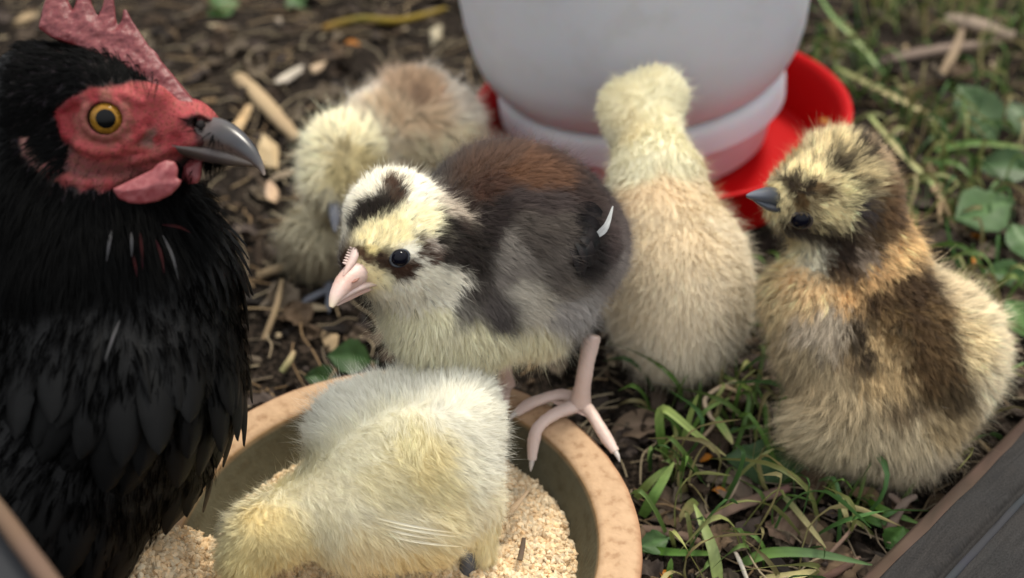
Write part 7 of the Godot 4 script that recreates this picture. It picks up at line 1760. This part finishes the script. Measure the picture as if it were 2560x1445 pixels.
	stick("dry_stalk", "crooked dry stalk arching over the bent grass blade", "stalk", [Vector3(0.1417, 0.034, -0.5133), Vector3(0.1308, 0.034, -0.5084), Vector3(0.1206, 0.03, -0.5009), Vector3(0.1227, 0.026, -0.4906), Vector3(0.1258, 0.02, -0.4898), Vector3(0.115, 0.008, -0.4844)], 0.0016, [Color(0.34, 0.27, 0.18), Color(0.40, 0.31, 0.22), Color(0.36, 0.26, 0.17)])
	stick("dry_stalk", "short dry stalk end crossing the crooked stalk", "stalk", [Vector3(0.1304, 0.036, -0.5073), Vector3(0.1385, 0.036, -0.5035), Vector3(0.1429, 0.03, -0.5028)], 0.0014, [tan, tan * 0.8])
	# sticks in the near litter
	stick("twig", "flat reddish brown twig slanting up right in the near litter", "twig", [Vector3(0.1123, 0.008, -0.4225), Vector3(0.1332, 0.011, -0.4314), Vector3(0.15, 0.014, -0.4361), Vector3(0.163, 0.015, -0.4409)], 0.0040, [bark, bark * 1.15, bark, Color(0.17, 0.085, 0.075)], 0.45)
	stick("twig", "brown twig lying level along the near litter below the reddish one", "twig", [Vector3(0.0749, 0.006, -0.4176), Vector3(0.0937, 0.008, -0.412), Vector3(0.1091, 0.006, -0.4064)], 0.0032, [bark, bark * 1.1, bark * 0.8], 0.6)
	stick("twig", "thin pale twig sticking out beside the reddish twig", "twig", [Vector3(0.1263, 0.006, -0.4359), Vector3(0.1307, 0.014, -0.4402), Vector3(0.1361, 0.016, -0.4495)], 0.0011, [Color(0.3, 0.22, 0.15), Color(0.33, 0.26, 0.19)])
	stick("twig", "white-tipped thin stick at the bottom edge near the level grass", "twig", [Vector3(0.1292, 0.006, -0.3812), Vector3(0.1258, 0.012, -0.3887), Vector3(0.123, 0.014, -0.3974)], 0.0013, [Color(0.5, 0.45, 0.36), Color(0.62, 0.56, 0.47), Color(0.25, 0.18, 0.13)])
	stick("twig", "forked grey-brown twig leaning by the board's edge", "twig", [Vector3(0.2133, 0.006, -0.4094), Vector3(0.2184, 0.014, -0.4172), Vector3(0.2259, 0.018, -0.4263), Vector3(0.2335, 0.02, -0.43)], 0.0030, [bark, Color(0.19, 0.14, 0.11), Color(0.2, 0.15, 0.12)], 0.6)
	stick("twig", "short grey-brown prong of the twig by the board", "twig", [Vector3(0.2249, 0.017, -0.426), Vector3(0.2213, 0.018, -0.4303), Vector3(0.2191, 0.018, -0.4331)], 0.0022, [bark, Color(0.2, 0.15, 0.12)])
	stick("twig", "thin brown twig standing behind the long smooth blade near the board", "twig", [Vector3(0.1746, 0.006, -0.395), Vector3(0.1866, 0.014, -0.404), Vector3(0.1951, 0.016, -0.4125)], 0.0012, [bark * 1.3, bark * 1.6])
	stick("twig", "dark brown twig lying along the lower edge of the long smooth blade", "twig", [Vector3(0.1671, 0.004, -0.3801), Vector3(0.1811, 0.008, -0.3865), Vector3(0.1943, 0.008, -0.3948)], 0.0024, [Color(0.12, 0.06, 0.05), bark])
	dead_leaf("curled tan dead leaf under the tan chick beside the board", Vector3(0.1992, 0.01, -0.4423), Vector3(0.2215, 0.008, -0.4316), 0.014, Color(0.26, 0.17, 0.10), {"cup": 0.35, "seed": 1.5, "vein": Color(0.2, 0.13, 0.08)})
	dead_leaf("large flat brown dead leaf beside the striped chick's foot", Vector3(0.0971, 0.008, -0.5024), Vector3(0.0639, 0.01, -0.504), 0.026, Color(0.185, 0.13, 0.088), {"cup": 0.08, "seed": 2.5, "vein": Color(0.24, 0.17, 0.12)})
	dead_leaf("brown curled dead leaf below the reddish twig", Vector3(0.15, 0.006, -0.4242), Vector3(0.1605, 0.008, -0.4091), 0.024, Color(0.15, 0.10, 0.07), {"cup": 0.3, "wave": 0.2, "seed": 3.5, "teeth": 0.1})
	dead_leaf("rumpled brown dead leaf right of the curled one", Vector3(0.1632, 0.006, -0.4152), Vector3(0.1845, 0.01, -0.4207), 0.030, Color(0.17, 0.12, 0.075), {"cup": -0.2, "wave": 0.25, "seed": 4.5, "teeth": 0.15})
	dead_leaf("dark brown dead leaf by the board's lower edge", Vector3(0.1917, 0.006, -0.4007), Vector3(0.1713, 0.008, -0.3824), 0.030, Color(0.14, 0.095, 0.06), {"cup": 0.15, "wave": 0.2, "seed": 5.5})
	dead_leaf("brown dead leaf lying between dish wall and pale blade", Vector3(0.0851, 0.004, -0.4352), Vector3(0.0998, 0.01, -0.4439), 0.024, Color(0.12, 0.085, 0.06), {"cup": 0.2, "seed": 6.5, "wave": 0.2})
	dead_leaf("grey-brown dead leaf under the broad toothed leaf", Vector3(0.1234, 0.006, -0.4558), Vector3(0.1423, 0.008, -0.441), 0.028, Color(0.16, 0.12, 0.09), {"cup": 0.2, "seed": 7.5, "wave": 0.2})
	# chips and stalks behind the hen's beak, in the blur
	stick("dry_stalk", "thick tan stalk slanting down behind the hen's beak", "stalk", [Vector3(-0.2746, 0.012, -0.999), Vector3(-0.2453, 0.012, -0.9545), Vector3(-0.2188, 0.01, -0.9126), Vector3(-0.1965, 0.008, -0.8773)], 0.0085, [tan * 0.8, tan, tan * 0.9, tan * 0.8], 0.7)
	chip("pale blurred wood chip above the tan stalk", [Vector3(-0.2361, 0.01, -0.9894), Vector3(-0.224, 0.014, -1.004), Vector3(-0.2145, 0.012, -1.0319)], 0.0075, [Color(0.48, 0.42, 0.34), Color(0.55, 0.48, 0.40)], 0.4)
	chip("second pale blurred wood chip right of the first", [Vector3(-0.2056, 0.01, -1.0125), Vector3(-0.1993, 0.012, -1.0271), Vector3(-0.1939, 0.01, -1.0461)], 0.0065, [Color(0.42, 0.31, 0.21), tan], 0.4)
	chip("orange-tan wood chip left of the tan stalk", [Vector3(-0.2573, 0.01, -0.8889), Vector3(-0.2531, 0.016, -0.9091), Vector3(-0.2523, 0.014, -0.9419)], 0.0075, [tan, Color(0.46, 0.31, 0.16)], 0.45)
	chip("broad tan wood chip in front of the hen's beak tip", [Vector3(-0.2304, 0.012, -0.8852), Vector3(-0.2192, 0.014, -0.8515), Vector3(-0.2121, 0.01, -0.8229)], 0.0105, [Color(0.46, 0.34, 0.19), Color(0.48, 0.36, 0.21)], 0.4)
	chip("pinkish tan wood chip below the hen's beak tip", [Vector3(-0.2101, 0.01, -0.8024), Vector3(-0.2006, 0.012, -0.7794), Vector3(-0.1969, 0.01, -0.7667)], 0.0075, [Color(0.45, 0.32, 0.22), Color(0.42, 0.29, 0.19)], 0.45)
	chip("tall pale chip left of the jug near the top edge", [Vector3(-0.0895, 0.008, -1.0756), Vector3(-0.0839, 0.014, -1.0931), Vector3(-0.0792, 0.014, -1.1254)], 0.0075, [Color(0.30, 0.26, 0.18), Color(0.34, 0.29, 0.2)], 0.45)
	chip("small pale blurred chip near the top edge right of the comb", [Vector3(-0.2638, 0.008, -1.1453), Vector3(-0.2601, 0.012, -1.1527)], 0.010, [Color(0.32, 0.26, 0.2), Color(0.3, 0.24, 0.18)], 0.5)
	stick("dry_stalk", "long yellow-brown stem lying level near the top edge left of the jug", "stalk", [Vector3(-0.2074, 0.01, -1.1272), Vector3(-0.1693, 0.014, -1.1444), Vector3(-0.1238, 0.016, -1.1351), Vector3(-0.075, 0.014, -1.1744)], 0.0055, [Color(0.20, 0.11, 0.02), Color(0.16, 0.13, 0.03), Color(0.22, 0.15, 0.02), Color(0.17, 0.12, 0.02)], 0.8)
	stick("dry_stalk", "brown stalk lying level behind the hen's breast", "stalk", [Vector3(-0.1928, 0.008, -0.6639), Vector3(-0.1764, 0.012, -0.6688), Vector3(-0.1647, 0.01, -0.6796)], 0.0045, [tan * 0.5, tan * 0.6], 0.7)
	stick("dry_stalk", "thin tan stalk rising beside the hen's breast", "stalk", [Vector3(-0.1748, 0.006, -0.5896), Vector3(-0.1692, 0.016, -0.6136), Vector3(-0.1701, 0.018, -0.645)], 0.0024, [tan * 0.55, tan * 0.6])
	stick("dry_stalk", "short pale stalk end near the dish's back rim", "stalk", [Vector3(-0.1555, 0.008, -0.553), Vector3(-0.1514, 0.012, -0.5587), Vector3(-0.1496, 0.012, -0.5692)], 0.0026, [Color(0.26, 0.26, 0.12), tan * 0.9])
	stick("twig", "thick blurred grey-brown twig at the top right, upper", "twig", [Vector3(0.4828, 0.016, -1.1373), Vector3(0.5027, 0.022, -1.1097), Vector3(0.5378, 0.014, -1.0931)], 0.0140, [Color(0.22, 0.17, 0.13), Color(0.26, 0.20, 0.15)], 0.5)
	stick("twig", "thick blurred grey-brown twig at the top right, lower", "twig", [Vector3(0.3979, 0.008, -1.0504), Vector3(0.4504, 0.014, -1.0621), Vector3(0.5221, 0.012, -1.084)], 0.0080, [Color(0.16, 0.12, 0.095), Color(0.19, 0.14, 0.11)], 0.6)
	stick("twig", "blurred tan twig standing under the upper grey-brown one", "twig", [Vector3(0.4398, 0.006, -1.0162), Vector3(0.4616, 0.016, -1.0526), Vector3(0.487, 0.018, -1.1051)], 0.0055, [Color(0.26, 0.19, 0.12), Color(0.22, 0.16, 0.11)], 0.7)
	petal("orange petal lying on the soil beside the pale broad leaf, upper", Vector3(0.3632, 0.01, -0.7156), 0.008, 0.5)
	petal("orange petal lying by the pale broad leaf, lower brighter one", Vector3(0.3599, 0.01, -0.6877), 0.008, 2.0)
	petal("orange petal fallen inside the red tray's rim", Vector3(0.2675, 0.045, -0.8457), 0.009, 1.0)
	petal("blurred orange petal near the top edge left of the jug", Vector3(-0.1802, 0.01, -1.0865), 0.011, 0.2)
	petal("small orange petal at the bottom edge right of the dish", Vector3(0.0828, 0.008, -0.3865), 0.006, 1.3)
	petal("orange petal under the broad toothed leaf's left tip", Vector3(0.1235, 0.008, -0.474), 0.006, 2.6)
	petal("orange petal beside the reddish twig", Vector3(0.1193, 0.008, -0.4458), 0.006, 0.4)
